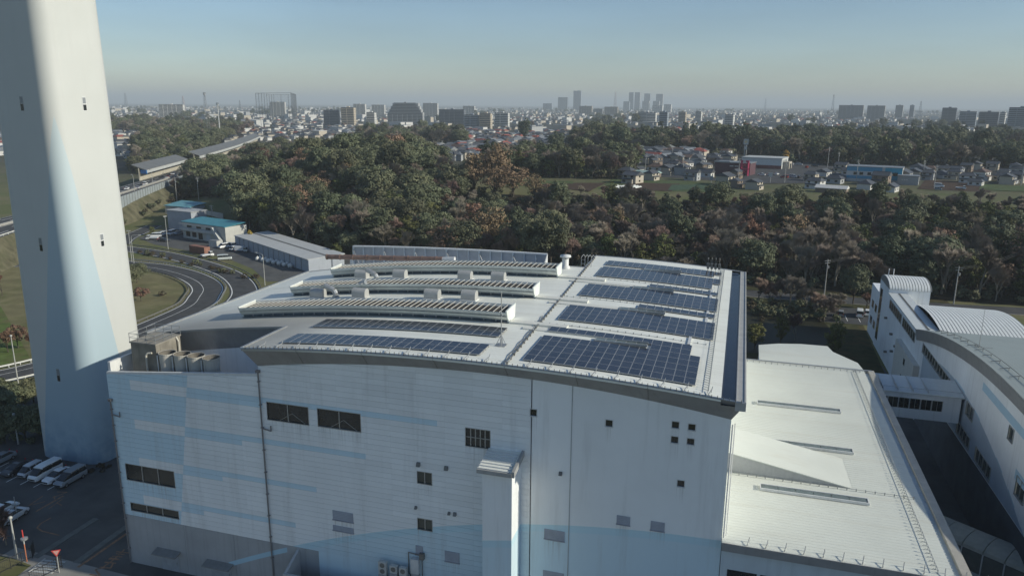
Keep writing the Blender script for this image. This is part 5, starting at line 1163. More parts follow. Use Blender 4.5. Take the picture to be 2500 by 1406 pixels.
for _ in range(420):                                    # groves dotted through the far town
    d = rnd.uniform(1100, 6500); a = R(rnd.uniform(-58, 26)); x, y = d*math.sin(a), d*math.cos(a)
    if patchy(x, y, .0022, 5) > .12:
        for k in range(5): far(pick(dict(dark=.4, ever=.3, bare=.2, russet=.1)), x+rnd.gauss(0, 28), y+rnd.gauss(0, 18), rnd.uniform(1.0, 1.6))
PC = bpy.data.collections.new('tree_prototypes')
def instancer(name, key, pts):
    """one object: trees of one kind set on points"""
    for v, (t, c) in enumerate(PROTO[key]):
        me = bpy.data.meshes.new(name); sub = pts[v::len(PROTO[key])]
        if not sub: continue
        me.from_pydata([(x, y, hgt(x, y)) for x, y, s in sub], [], [])
        at = me.attributes.new('tree_scale', 'FLOAT_VECTOR', 'POINT'); at.data.foreach_set('vector', [v for _, _, s in sub for v in (s*rnd.uniform(.8, 1.25), s*rnd.uniform(.8, 1.25), s*rnd.uniform(.8, 1.2))])
        ar_ = me.attributes.new('tree_turn', 'FLOAT', 'POINT'); ar_.data.foreach_set('value', [rnd.random()*6.28 for _ in sub])
        o = bpy.data.objects.new(name, me); COL.objects.link(o); tag(o, kind='stuff')
        src = []
        for part in (t, c): q = bpy.data.objects.new('source', part); PC.objects.link(q); src.append(q)
        ng = bpy.data.node_groups.new(name, 'GeometryNodeTree'); ng.interface.new_socket('Geometry', in_out='INPUT', socket_type='NodeSocketGeometry'); ng.interface.new_socket('Geometry', in_out='OUTPUT', socket_type='NodeSocketGeometry')
        N = ng.nodes; L = ng.links; gi = N.new('NodeGroupInput'); go = N.new('NodeGroupOutput'); jn = N.new('GeometryNodeJoinGeometry')
        def attr(nm, ty='FLOAT'): a = N.new('GeometryNodeInputNamedAttribute'); a.data_type = ty; a.inputs[0].default_value = nm; return a.outputs[0]
        cb = N.new('ShaderNodeCombineXYZ'); L.new(attr('tree_turn'), cb.inputs[2]); sc_ = attr('tree_scale', 'FLOAT_VECTOR')
        for q in src:
            oi = N.new('GeometryNodeObjectInfo'); oi.inputs[0].default_value = q; oi.inputs['As Instance'].default_value = True
            ip = N.new('GeometryNodeInstanceOnPoints'); L.new(gi.outputs[0], ip.inputs['Points']); L.new(oi.outputs['Geometry'], ip.inputs['Instance']); L.new(cb.outputs[0], ip.inputs['Rotation']); L.new(sc_, ip.inputs['Scale']); L.new(ip.outputs[0], jn.inputs[0])
        L.new(jn.outputs[0], go.inputs[0]); md = o.modifiers.new('woodland', 'NODES'); md.node_group = ng
WL = dict(ever='green_woodland', dark='dark_woodland', cedar='cedar_woodland', bamboo='bamboo_woodland', bare='bare_woodland', russet='russet_woodland', rust='rust_woodland', red='red_woodland', bush='undergrowth', drybush='dry_undergrowth')
for k, pts in FAR.items(): instancer(WL[k], k, pts)
# single trees that stand out
for px, py, z, k, s, w in ((690, 470, 6, 'red', 1.4, 'on the slope above the depot wall'), (625, 445, 6, 'red', 1.3, 'beside the depot wall and lane'),
    (860, 455, 12, 'ever', 1.35, 'with the broadest crown on the left slope'), (780, 440, 10, 'ever', 1.3, 'at the left shoulder of the wood'), (930, 440, 13, 'ever', 1.25, 'near the middle of the left slope'), (2082, 742, 0, 'ever', .72, 'by the service road beyond the pond'), (2115, 752, 0, 'rust', .42, 'beside the parked vans'),
    (1000, 350, 13, 'gold', 1.0, 'in the far bare wood'), (1018, 372, 13, 'gold', .8, 'below the other ginkgo in the far wood'), (1917, 402, 14, 'gold', .95, 'beside the shop car park'), (1280, 345, 14, 'dark', 1.6, 'alone before the far red roofed houses'), (1355, 375, 14, 'dark', 1.35, 'at the near edge of the far houses'),
    (822, 640, 0, 'bamboo', .55, 'at the end of the long shed'), (795, 652, 0, 'red', .55, 'below the end of the long shed'), (765, 660, 0, 'bush', 1.5, 'at the corner of the long shed'), (335, 690, 0, 'ever', .5, 'right of the chimney by the ramp'), (322, 706, 0, 'ever', .45, 'against the chimney by the lawn'), (345, 735, 0, 'red', .68, 'on the loop lawn beside the chimney'),
    (397, 722, 0, 'drybush', .8, 'alone on the loop lawn'), (5, 722, 0, 'red', 1.1, 'at the left picture edge'), (45, 850, 0, 'red', .9, 'behind the white lamp left of the chimney'), (20, 860, 0, 'rust', .55, 'left of the lamp by the lower ramp'), (80, 850, 0, 'red', .7, 'between the lamp and the chimney'), (612, 600, 0, 'gold', .45, 'behind the teal roofed depot'), (372, 575, 0, 'bamboo', .35, 'in the corner of the depot yard'),
    (2300, 430, 12, 'drybush', 2.2, 'by the rear houses on the plateau'), (2440, 405, 14, 'russet', 1.0, 'at the edge of the open field, right side'), (2475, 408, 14, 'russet', .8, 'at the far right of the open field')):
    q = onz(px, py, z); plant_tree(k, q.x, q.y, s, w, None, z=hgt(q.x, q.y))
for i, (px, py, s) in enumerate(((1852, 735, 1.0), (1880, 738, .95), (1928, 742, 1.15), (1968, 752, 1.05), (1990, 768, 1.1), (2012, 780, 1.0), (1940, 830, .9), (1905, 735, .9), (2035, 755, .8), (1990, 900, .8))):
    q = onz(px, py); plant_tree('cherry', q.x, q.y, s, ('behind the right gutter of the solar roof', 'second along the pond shore', 'with the widest crown on the pond shore', 'near the service road utility pole', 'overhanging the pond corner', 'close to the parked vans', 'behind the annex roof', 'between the shore shrubs and the road', 'by the broadleaf tree at the pond', 'in the dark court behind the rear annex')[i], 'bare cherries round the pond')
for i in range(60):
    q = onz(1832+rnd.random()*215, 742+rnd.random()*44); plant_tree(rnd.choice(('bush', 'drybush', 'bush')), q.x, q.y, rnd.uniform(.5, 1.0), 'on the pond bank', 'shrubs on the pond bank')
for i in range(70):                                      # scrub on the motorway embankment
    t = rnd.random(); a = poly_offset(HW, -rnd.uniform(13.5, 21))[int(16+t*26)]; plant_tree(rnd.choice(('drybush', 'drybush', 'bush')), a[0], a[1], rnd.uniform(.5, 1.3), 'on the motorway embankment', 'scrub on the motorway embankment', z=rnd.uniform(1., 4.))
for px, py, s, w in ((1842, 850, 1.6, 'behind the left end of the rear annex'), (1905, 838, 1.3, 'behind the middle of the rear annex'), (2035, 870, 1.6, 'behind the right end of the rear annex')):
    q = onz(px, py); plant_tree('bamboo', q.x, q.y, .42*s, w, None)
for i in range(34):                                      # hedge in the shade left of the chimney
    q = onz(-10+rnd.random()*122, 985+rnd.random()*100); 
    if q.x < -104: plant_tree(rnd.choice(('bush', 'bush', 'ever')), q.x, q.y, rnd.uniform(.35, .6) if rnd.random() < .3 else rnd.uniform(.8, 1.2)*.45, 'in the shaded hedge left of the chimney', 'hedge left of the chimney', z=0, v=0)
for i in range(16):
    q = onz(90+rnd.random()*190, 1138+rnd.random()*14-(0)); plant_tree('drybush', q.x, q.y, rnd.uniform(.2, .4), 'at the foot of the chimney', 'shrubs at the chimney foot', z=0)
for i in range(30):                                      # scrub along the ramp guard rail
    t = rnd.random(); q = onz(330+t*310, 612+t*70+rnd.random()*8); plant_tree(rnd.choice(('drybush', 'bush', 'drybush')), q.x, q.y, rnd.uniform(.4, .85), 'along the depot side of the ramp', 'scrub along the ramp')
q = onz(15, 1330); plant_tree('cherry', q.x, q.y, .75, 'at the lower left corner by the parked cars', None)
q = onz(10, 1345); plant_tree('cherry', q.x-3, q.y+1, .6, 'cut by the lower left picture edge', None)
# ------------------------------------------------------------------ plateau: fields, lanes, car park
PZ = 14.
def G(px, py, z=PZ):
    q = onz(px, py, z)
    for _ in range(5): q = onz(px, py, hgt(q.x, q.y))
    return q
def drape(name, pxs, m, dz, n=10):
    """field patch laid over the terrain between four sighted corners"""
    A, B, Cc, D = (G(*p) for p in pxs); mb = MB()
    def f(u, v):
        p = A.lerp(B, u).lerp(D.lerp(Cc, u), v); return (p.x, p.y, hgt(p.x, p.y)+dz)
    mb.grid(f, xs(0, 1, n), xs(0, 1, n)); return struct(name, mb, m)
crop = mat('crop_green', (.085, .115, .050), .9, var=.3, scale=.5, dirt=(.09, .085, .04), spec=.1); crop2 = mat('crop_bluegreen', (.070, .105, .065), .9, var=.3, scale=.5, spec=.1)
soil = mat('ploughed_soil', (.075, .052, .038), .95, var=.25, scale=.5, spec=.1); drygrass = mat('dry_field', (.19, .145, .085), .95, var=.2, scale=.12, dirt=(.12, .105, .05), spec=.1)
drape('field', [(1240, 447), (1480, 447), (1440, 475), (1270, 478)], soil, .10); drape('field', [(1235, 442), (1400, 443), (1400, 449), (1240, 452)], crop, .14); drape('field', [(1500, 434), (1740, 447), (1720, 470), (1460, 462)], crop, .10)
drape('field', [(1535, 446), (1660, 450), (1640, 468), (1500, 463)], soil, .16); drape('field', [(1640, 452), (1740, 452), (1730, 462), (1630, 466)], crop2, .2); drape('field', [(2210, 378), (2430, 386), (2440, 412), (2180, 400)], drygrass, .2); drape('field', [(2260, 440), (2400, 446), (2420, 470), (2240, 462)], soil, .15); drape('field', [(2395, 450), (2520, 456), (2520, 470), (2390, 464)], crop, .2)
drape('field', [(2090, 388), (2210, 384), (2230, 400), (2080, 398)], mat('meadow', (.17, .155, .06), .95, var=.2, scale=.3), .16)
drape('car_park', [(1850, 398), (2010, 398), (2000, 448), (1800, 450)], asph, .22); drape('lane', [(1480, 418), (1850, 443), (1850, 449), (1480, 424)], asph, .12); drape('lane', [(2000, 405), (2500, 432), (2500, 437), (2000, 411)], asph, .14)
# white plastic row covers at the field edge
cov = mat('row_cover_white', (.66, .67, .62), .7, var=.1)
for i in range(9):
    q = G(1500+i*7, 456+(i % 3)*1.5); m_ = MB(); m_.grid(lambda u, v: (u*4, v*.9, .12+.5*math.cos(v*1.57)), xs(-1, 1, 2), xs(-1, 1, 6)); o = m_.build('row_cover', cov, fix=False); o.location = (q.x, q.y, hgt(q.x, q.y)+.1); o.rotation_euler.z = R(75); tag(o, 'white plastic row cover at the near field edge', 'row cover', 'row covers on the field')
# ------------------------------------------------------------------ houses
WM = [mat('house_wall_white', (.58, .57, .54), .8, var=.06), mat('house_wall_cream', (.46, .41, .33), .8, var=.06), mat('house_wall_grey', (.36, .37, .37), .8, var=.06), mat('house_wall_brown', (.22, .17, .13), .8, var=.08), mat('house_wall_blue', (.18, .27, .36), .8, var=.06)]
RM = [mat('tile_dark_grey', (.075, .078, .082), .5, var=.2, scale=1.2), mat('tile_brown', (.13, .085, .062), .6, var=.2, scale=1.2), mat('tile_silver_grey', (.21, .22, .225), .45, var=.15, scale=1.2), mat('tile_red', (.30, .085, .06), .6, var=.2, scale=1.2), mat('tile_blue', (.05, .10, .18), .5, var=.2)]
WN = ['white', 'cream', 'grey', 'brown', 'blue-grey']; RN = ['dark grey', 'brown', 'silver grey', 'red', 'blue']
def gable(mb, w, d, z, h, ov=.5, hip=0., m=0):
    a = w/2+ov; b = d/2+ov; k = w/2*hip; s = h/b*ov*0
    r0 = (-a+k*1.2, 0, z+h); r1 = (a-k*1.2, 0, z+h); E = [(-a, -b, z-.1), (a, -b, z-.1), (a, b, z-.1), (-a, b, z-.1)]; E2 = [(x, y, zz-.22) for x, y, zz in E]
    mb.face([E[0], E[1], r1, r0], m); mb.face([E[2], E[3], r0, r1], m); mb.face([E[1], E[2], r1], m); mb.face([E[3], E[0], r0], m); mb.face(E2[::-1], m)
    for i in range(4): mb.face([E2[i], E2[(i+1) % 4], E[(i+1) % 4], E[i]], m)
    return mb
HC = {}
def house_meshes(v):
    if v in HC: return HC[v]
    r = random.Random(v); w, d, h = r.uniform(8, 11), r.uniform(6.5, 8.5), r.choice((5.4, 5.8, 3.2)); wi, ri = r.choice((0, 0, 1, 1, 2, 2, 2, 3)), r.choice((0, 0, 0, 0, 1, 2, 2, 0)); hip = r.choice((0, .35, .55))
    wl = MB().box(-w/2, w/2, -d/2, d/2, -.6, h); 
    if hip == 0: wl.hexa([(-w/2+.02, -d/2+.3, h), (w/2-.02, -d/2+.3, h), (w/2-.02, d/2-.3, h), (-w/2+.02, d/2-.3, h)], [(-w/2+.02, -.1, h+1.7), (w/2-.02, -.1, h+1.7), (w/2-.02, .1, h+1.7), (-w/2+.02, .1, h+1.7)])
    rf_ = gable(MB(), w, d, h, 1.95, .55, hip); rid = MB().beam((-w/2*(1-hip)-.2, 0, h+2.0), (w/2*(1-hip)+.2, 0, h+2.0), .3, .22)
    lean = None
    if h > 4: lean = MB(); s = r.choice((-1, 1)); lean.hexa([(-w/2, -d/2-1.9, 2.6), (w/2*.7, -d/2-1.9, 2.6), (w/2*.7, -d/2+.1, 3.2), (-w/2, -d/2+.1, 3.2)], [(-w/2, -d/2-1.9, 2.8), (w/2*.7, -d/2-1.9, 2.8), (w/2*.7, -d/2+.1, 3.4), (-w/2, -d/2+.1, 3.4)]); wl.box(-w/2+.2, w/2*.65, -d/2-1.4, -d/2-.01, -.6, 2.65)
    wn_ = []
    for z in ((.9, 3.7) if h > 4 else (.9,)):
        for x in (-w*.28, w*.22): wn_.append(MB().box(x-.9, x+.9, -d/2-(1.46 if lean and z < 2 and x < w*.2 else .05), -d/2-(1.40 if lean and z < 2 and x < w*.2 else .0), z, z+1.3).mesh('window', glass))
        wn_.append(MB().box(w/2+.0, w/2+.05, -.8, .8, z, z+1.2).mesh('window', glass))
    HC[v] = (wl.mesh('wall', WM[wi]), rf_.mesh('roof', RM[ri]), rid.mesh('ridge', RM[ri]), lean.mesh('porch_roof', RM[ri]) if lean else None, wn_, WN[wi], RN[ri], 'two-storey' if h > 4 else 'single-storey', 'hipped' if hip else 'gabled'); return HC[v]
def house(x, y, v, rz_, where, group, s=1., win=True):
    wl, rf_, rid, lean, wn_, a, b, c, d = house_meshes(v); s *= rnd.uniform(.66, .92); e = empty('house', (x, y, hgt(x, y)+.1), rz_); e.scale = (s, s*rnd.uniform(.9, 1.15), s*rnd.uniform(.9, 1.1)); link('wall', wl, e); r_ = link('roof', rf_, e); link('ridge', rid, r_)
    if lean: link('porch_roof', lean, e)
    if win: [link('window', q, e) for q in wn_]
    tag(e, '%s %s house with %s %s roof %s' % (c, a, d, b, where), 'house', group)
near = [(1530, 437, 3), (1560, 420, 5), (1545, 447, 8), (1600, 402, 11), (1640, 395, 2), (1622, 418, 7), (1650, 410, 9), (1665, 428, 1), (1690, 440, 6), (1610, 380, 4), (1700, 380, 12), (1655, 372, 13), (1735, 388, 10), (1745, 358, 2), (1680, 362, 14), (1575, 362, 8), (1520, 358, 6), (1720, 432, 15), (1770, 452, 16), (1795, 458, 3), (1590, 440, 9), (1570, 383, 1), (1710, 405, 17), (1980, 442, 18), (1990, 460, 2), (2010, 430, 5), (2115, 462, 7), (2150, 452, 11), (2205, 445, 6), (2270, 420, 14), (2255, 432, 3), (2300, 428, 16), (2330, 438, 18), (2395, 440, 0), (2440, 440, 13), (2480, 446, 9), (2030, 372, 12), (2050, 378, 17), (1985, 376, 4), (1925, 372, 8), (2490, 420, 10), (2360, 446, 2), (1765, 405, 5), (1548, 400, 19), (2175, 468, 15), (1840, 462, 8)]
for i, (px, py, v) in enumerate(near):
    q = G(px, py); w = 'by the green field' if px < 1700 and py > 410 else 'in the cluster left of the shops' if px < 1790 else 'beyond the shop car park' if px < 2060 and py < 390 else 'beside the blue store' if px < 2230 else 'near the dry open field'
    house(q.x, q.y, v, R(rnd.choice((-22, -18, 68, -25, 62))+rnd.uniform(-5, 5)), w, 'houses on the plateau')
left = [(725, 365, 3), (755, 352, 5), (790, 345, 7), (735, 375, 1), (812, 335, 6), (775, 328, 9), (700, 345, 10), (300, 385, 2), (320, 392, 6), (345, 358, 4), (370, 362, 8), (400, 362, 11), (300, 372, 13), (320, 352, 1), (420, 350, 14), (430, 372, 5), (290, 345, 7), (355, 378, 16), (690, 372, 17)]
for px, py, v in left:
    q = G(px, py, 9); house(q.x, q.y, v, R(rnd.uniform(-35, 70)), 'beside the lane right of the motorway' if px > 600 else 'in the hamlet left of the motorway', 'houses along the motorway')
for k in range(96):
    px = rnd.uniform(1505, 1800) if k < 56 else rnd.uniform(1960, 2500); py = rnd.uniform(352, 438) if k < 56 else rnd.uniform(414, 454)
    if (1830 < px < 2010 and py > 395) or (px < 1740 and py > 428): continue
    q = G(px, py); house(q.x, q.y, rnd.randrange(0, 30), R(rnd.choice((-22, 66))+rnd.uniform(-6, 6)), 'packed among the houses left of the shops' if k < 56 else 'in the row along the plateau lane', 'houses on the plateau', .95)
n = 0; tries = 0
while n < 170 and tries < 6000:                           # the housing estate in mid distance
    tries += 1; px = rnd.uniform(1100, 1500) if rnd.random() < .6 else rnd.uniform(690, 900); py = rnd.uniform(306, 364)
    if px < 900 and py > 335: continue
    q = G(px, py); 
    v = rnd.randrange(40, 70)
    house(q.x, q.y, v, R(rnd.choice((-20, 70))+rnd.uniform(-4, 4)), 'in the dense estate behind the bare grove' if px > 1000 else 'in the estate beyond the left wood', 'estate houses', 1.1, win=py > 330); n += 1
for px, py, w, d, lb, rm, wm, h in ((1140, 372, 26, 12, 'low barn with crimson roof among the trees', mat('roof_crimson', (.26, .03, .06), .6, var=.1), WM[3], 4), (1575, 432, 16, 9, 'low shed with pale green roof by the field', mat('roof_pale_green', (.36, .48, .44), .5), WM[3], 2.6), (2330, 396, 60, 8, 'long low grey shed at the edge of the dry field', RM[2], WM[2], 3), (2030, 470, 14, 6, 'open carport with white rim by the bamboo', WM[0], WM[3], 2.4), (2265, 395, 30, 8, 'pale low warehouse left of the long grey shed', RM[2], WM[0], 3.5), (2420, 392, 26, 10, 'white low warehouse right of the dry field', RM[2], WM[0], 4)):
    q = G(px, py); e = empty('low_building', (q.x, q.y, q.z), R(-17)); MB().box(-w/2, w/2, -d/2, d/2, -.5, h).build('wall', wm, e); gable(MB(), w, d, h, 1.2, .4).build('roof', rm, e); tag(e, lb, 'shed')
# ------------------------------------------------------------------ shops on the plateau
def frame_at(px, py, rot): 
    q = G(px, py); return empty('shop', q, R(rot))
e = frame_at(1788, 428, -14); e.name = 'red_shop'; MB().box(-11, 10, 0, 14, -.5, 7.2).build('wall', mat('shop_maroon', (.10, .045, .055), .6, var=.08), e); MB().box(-11.4, 10.4, -.4, 14.4, 7.2, 7.6).build('roof', RM[2], e); MB().box(-11.2, -2, -.45, -.25, 7.6, 8.2).build('parapet', shw, e); mg = mat('sign_magenta', (.42, .025, .09), .5)
m_ = MB(); [m_.beam((x, -2.5, 0), (x, -2.5, 9.2), .9, .9) for x in (5.5, 9.5)]; m_.beam((5, -2.5, 8.6), (10, -2.5, 8.6), .9, 1.2); m_.beam((5, -2.5, 4.2), (10, -2.5, 4.2), .9, .8); [m_.beam((5.5, -2.5, a), (9.5, -2.5, b), .3, .3) for a, b in ((1, 4), (4, 1), (5, 8), (8, 5))]; m_.build('sign_frame', mg, e); MB().box(6.6, 8.2, -3.1, -2.96, 8.0, 9.2).build('sign_board', shw, e)
for k in range(2): MB().box(-2+k*3, .2+k*3, -.1, -.02, 5.1, 5.7).build('sign_letter_panel', shw, e)
MB().box(3, 10, -.08, -.01, .2, 2.8).build('shop_window', glass, e); tag(e, 'dark maroon shop with magenta gate-shaped sign frame', 'shop')
e = frame_at(1858, 412, -14); e.name = 'white_shop'; MB().box(-13, 13, 0, 20, -.5, 6.6).build('wall', mat('shop_white', (.60, .61, .59), .6, var=.06), e); MB().box(-13.05, 13.05, -.06, -.01, -.3, 2.4).build('brick_band', mat('shop_brick', (.20, .07, .06), .7, var=.2), e); MB().box(-13.3, 13.3, -.3, 20.3, 6.6, 7.3).build('parapet', shw, e); [MB().box(13.0, 13.1, 2+k*3, 3.6+k*3, 3, 6).build('window', mat('pane_grey', (.25, .27, .28)), e) for k in range(5)]
MB().box(13.1, 17, 4, 13, -.3, 4.8).build('entrance_porch', WM[1], e); MB().box(17.0, 17.1, 6, 11, 0, 3.6).build('entrance_glass', glass_g, e); tag(e, 'white box shop with brick band beside the maroon shop', 'shop')
e = frame_at(2130, 445, -13); e.name = 'blue_store'; bl = mat('store_blue', (.07, .30, .46), .55, var=.08); MB().box(-13.5, 14, 0, 13, -.5, 8.0).build('wall', WM[0], e); MB().box(-13.6, 14.1, -.12, -.01, 5.7, 8.0).build('blue_band', bl, e); MB().box(-13.6, 14.1, -.12, -.01, 1.6, 3.2).build('blue_band', bl, e); MB().box(14.02, 14.14, -.1, 13, -.2, 8).build('side_wall', WM[0], e); MB().box(5, 14.1, -.2, -.13, 1.4, 8.1).build('blue_wall', mat('store_teal', (.04, .33, .45), .55), e); MB().box(-13.8, 14.3, -.3, 13.3, 8.0, 8.35).build('roof', RM[2], e)
for x in (-10, -7, -3, 1.5): MB().box(x, x+1.8, -.15, -.02, 3.7, 5.2).build('window', glass, e)
for x in (6, 9.4): MB().box(x, x+2.6, -.26, -.21, 3.8, 5.6).build('window', glass, e)
MB().box(4.2, 5.6, -.6, -.3, 5.4, 8.4).build('sign_board', shw, e); tag(e, 'bright blue two-storey store with white windows on the plateau', 'store')
e = frame_at(2215, 452, -13); e.name = 'small_store'; MB().box(-5, 5, 0, 8, -.5, 4.5).build('wall', WM[2], e); MB().box(-5.3, 5.3, -.3, 8.3, 4.5, 4.9).build('roof', RM[2], e); [MB().box(-3+k*1.1, -2.3+k*1.1, -.06, -.01, 2.4, 2.9).build('sign_letter', WM[0], e) for k in range(3)]; MB().box(5.3, 5.6, 1, 2, 2, 4.6).build('sign_board', shw, e); tag(e, 'small grey flat roofed store right of the blue store', 'store')
e = empty('sign_pylon', G(1818, 392)); MB().tube((-.6, 0, 0), (-.6, 0, 14), .25, n=8).build('post', shw, e); MB().tube((.6, 0, 0), (.6, 0, 14), .25, n=8).build('post', shw, e); MB().box(-1.8, 1.8, -.4, .4, 12, 16).build('sign_board', shw, e); MB().box(-1.1, 1.1, -.5, .5, 8.2, 10.6).build('sign_board', shw, e); MB().box(-1.0, 1.0, -.44, -.41, 13, 15).build('sign_square', mat('sign_cream', (.6, .5, .3), .5), e); tag(e, 'tall white shop sign pylon behind the maroon shop', 'sign')
for px, py, h, lb in ((1880, 447, 5.5, 'white signboard on a post at the car park entrance'), (1594, 425, 4, 'small white signboard by the green field lane'), (1736, 448, 4, 'white framed sign beside the maroon shop')):
    q = G(px, py); e = empty('roadside_sign', q); MB().tube((0, 0, 0), (0, 0, h), .15, n=6).build('post', galv, e); MB().box(-.9, .9, -.15, .15, h-2.2, h).build('board', shw, e); tag(e, lb, 'sign')
# ------------------------------------------------------------------ apartment blocks and towers
AW = dict(beige=mat('apt_beige', (.50, .43, .33), .8, var=.06), grey=mat('apt_grey', (.36, .37, .37), .8, var=.06), white=mat('apt_white', (.62, .61, .57), .8, var=.05), navy=mat('apt_navy', (.13, .15, .18), .6, var=.08), blue=mat('apt_blue_grey', (.29, .33, .37), .6, var=.06)); win_d = mat('apt_window_dark', (.06, .07, .08), .3)
def block(x0, x1, yt, dist, col, lb, depth=14., rot=-16., name='apartment_block', fl=3., steps=0, band=True):
    a = ond(x0, yt, dist); b = ond(x1, yt, dist); w = (b.xy-a.xy).length; c = (a+b)/2; g = hgt(c.x, c.y); H = max(6, c.z-g)
    rot = -math.degrees(math.atan2(c.x, c.y))*.75-9; e = empty(name, (c.x, c.y, g-1), R(rot)); cs = abs(math.cos(R(rot)+math.atan2(c.x, c.y))); ww = max(4, w*.95-depth*.12)
    mb = MB()
    if steps:
        for k in range(steps): t = ww/2*(1-.11*(steps-1-k)) if False else 0
        n = steps; mb.box(-ww/2, ww/2, 0, depth, 0, H*.45)
        for k in range(n): mb.box(-ww/2+ww*.05*k, ww/2-ww*.04*k, .0, depth, H*(.45+.55*k/n), H*(.45+.55*(k+1)/n))
    else: mb.box(-ww/2, ww/2, 0, depth, 0, H)
    mb.build('wall', AW[col], e)
    nf = max(2, int(H/fl)); bd = MB(); wd_ = MB()
    for k in range(nf):
        z = 1+H*k/nf; ins = 0 if not steps else max(0, (z/H-.45)/.55)*steps*.05*ww
        if band: bd.box(-ww/2+.3+ins, ww/2-.3-ins, -1.3, -.05, z+.2, z+1.2)
        wd_.box(-ww/2+.5+ins, ww/2-.5-ins, -.12, -.02, z+1.25, z+H/nf-.35)
        m2 = 3 if depth > 10 else 2
        for j in range(m2): wd_.box(ww/2-ins+.0, ww/2-ins+.06, depth*(j+.25)/m2, depth*(j+.7)/m2, z+1.1, z+2.3)
    if band: tag(bd.build('balcony_bands', AW[col], e), kind='stuff')
    tag(wd_.build('window_bands', win_d, e), kind='stuff'); MB().box(-2.5, 2.5, depth*.3, depth*.7, H, H+2.5).build('roof_house', AW[col], e)
    if ww > 24:
        for k in range(1, int(ww/11)): MB().box(-ww/2+k*11-.25, -ww/2+k*11+.25, -1.5, -.05, .5, H-.5 if not steps else H*.5).build('fin_wall', AW[col], e)
    tag(e, lb, 'building', None)
BL = [(786, 828, 268, 1500, 'navy', 'dark slab apartment block left of the beige one'), (829, 866, 262, 1480, 'beige', 'beige balconied apartment block beside the dark slab'), (892, 916, 274, 1500, 'white', 'small white apartment block right of the beige one'), (940, 1036, 251, 1700, 'grey', 'widest stepped grey apartment block in the mid distance'),
      (1068, 1136, 267, 1650, 'navy', 'long dark banded office block right of the stepped block'), (1130, 1170, 280, 1350, 'blue', 'blue-grey block below the dark banded office'), (1168, 1200, 276, 1340, 'beige', 'narrow beige apartment block beside the blue-grey one'), (1205, 1243, 275, 1500, 'white', 'low white block left of the red roofed estate'),
      (382, 450, 255, 2200, 'white', 'white balconied apartment row on the left horizon'), (655, 697, 249, 2600, 'white', 'white factory block seen inside the tall net'), (1030, 1070, 252, 2700, 'white', 'white works building behind the stepped block'), (1412, 1447, 259, 3400, 'beige', 'beige apartment row below the tallest tower'), (1447, 1472, 266, 3300, 'grey', 'low grey block between two beige rows'), (1474, 1510, 261, 3300, 'beige', 'second beige apartment row below the striped mast'),
      (1556, 1585, 273, 1700, 'white', 'white apartment block right of the town centre, left half'), (1577, 1603, 275, 1650, 'white', 'white balconied block beside the blue-grey mid block'), (1608, 1632, 273, 1450, 'blue', 'blue-grey mid-rise block before the dark woods'), (1655, 1676, 273, 1700, 'beige', 'small beige block above the dark woods'), (1697, 1714, 272, 1900, 'white', 'tiny white block above the dark woods'), (1768, 1793, 279, 1500, 'white', 'low white building at the dark wood edge'),
      (2046, 2112, 257, 2500, 'grey', 'long grey apartment slab with sloped left end'), (2116, 2164, 258, 2480, 'grey', 'shorter grey apartment slab beside the long one'), (2186, 2207, 257, 2900, 'grey', 'small grey tower right of the slabs'), (2221, 2234, 257, 3000, 'blue', 'narrow blue-grey tower on the right horizon'), (2299, 2339, 263, 1900, 'navy', 'dark box block on the right horizon'), (2341, 2388, 272, 1700, 'blue', 'blue-grey low block right of the dark box'), (2388, 2442, 273, 1650, 'navy', 'dark wide apartment block before the edge block'), (2440, 2458, 274, 1640, 'white', 'white banded end of the dark wide block'), (2461, 2530, 262, 1450, 'blue', 'large banded block cut by the right picture edge'),
      (2002, 2048, 308, 980, 'white', 'white school building among the right woods'), (2090, 2116, 311, 960, 'blue', 'pale blue-grey house block right of the school'), (1128, 1160, 259, 3000, 'white', 'white mid-rise left of centre horizon'), (860, 893, 254, 2600, 'white', 'white apartment pair behind the beige block'), (905, 940, 256, 2800, 'white', 'white low block left of the stepped block')]
for k, (x0, x1, yt, d, c, lb) in enumerate(BL): block(x0, x1, yt, d, c, lb, steps=4 if 'stepped grey' in lb else 0)
TW = [(1399, 1420, 222, 6000, 'blue', 'tallest dark glass tower in the town centre'), (1361, 1387, 238, 6000, 'blue', 'broad tower left of the tallest one'), (1324, 1349, 253, 5600, 'blue', 'low wide block left of the broad tower'), (1535, 1548, 226, 6400, 'blue', 'leftmost of the four twin-like towers'), (1549, 1564, 226, 6300, 'grey', 'second of the four twin-like towers'), (1572, 1589, 229, 6400, 'blue', 'third of the four twin-like towers'), (1601, 1620, 230, 6300, 'grey', 'rightmost of the four twin-like towers'), (1521, 1538, 248, 6000, 'blue', 'short tower at the left foot of the four towers'), (1567, 1586, 247, 5900, 'white', 'pale short tower before the third tower'), (1593, 1611, 247, 5900, 'grey', 'grey short tower before the fourth tower'), (1591, 1619, 258, 4800, 'white', 'white low hall before the four towers'), (1620, 1640, 255, 5200, 'white', 'white block right of the four towers')]
for x0, x1, yt, d, c, lb in TW: block(x0, x1, yt, d, c, lb, depth=30, name='tower_block', fl=8., band=False)
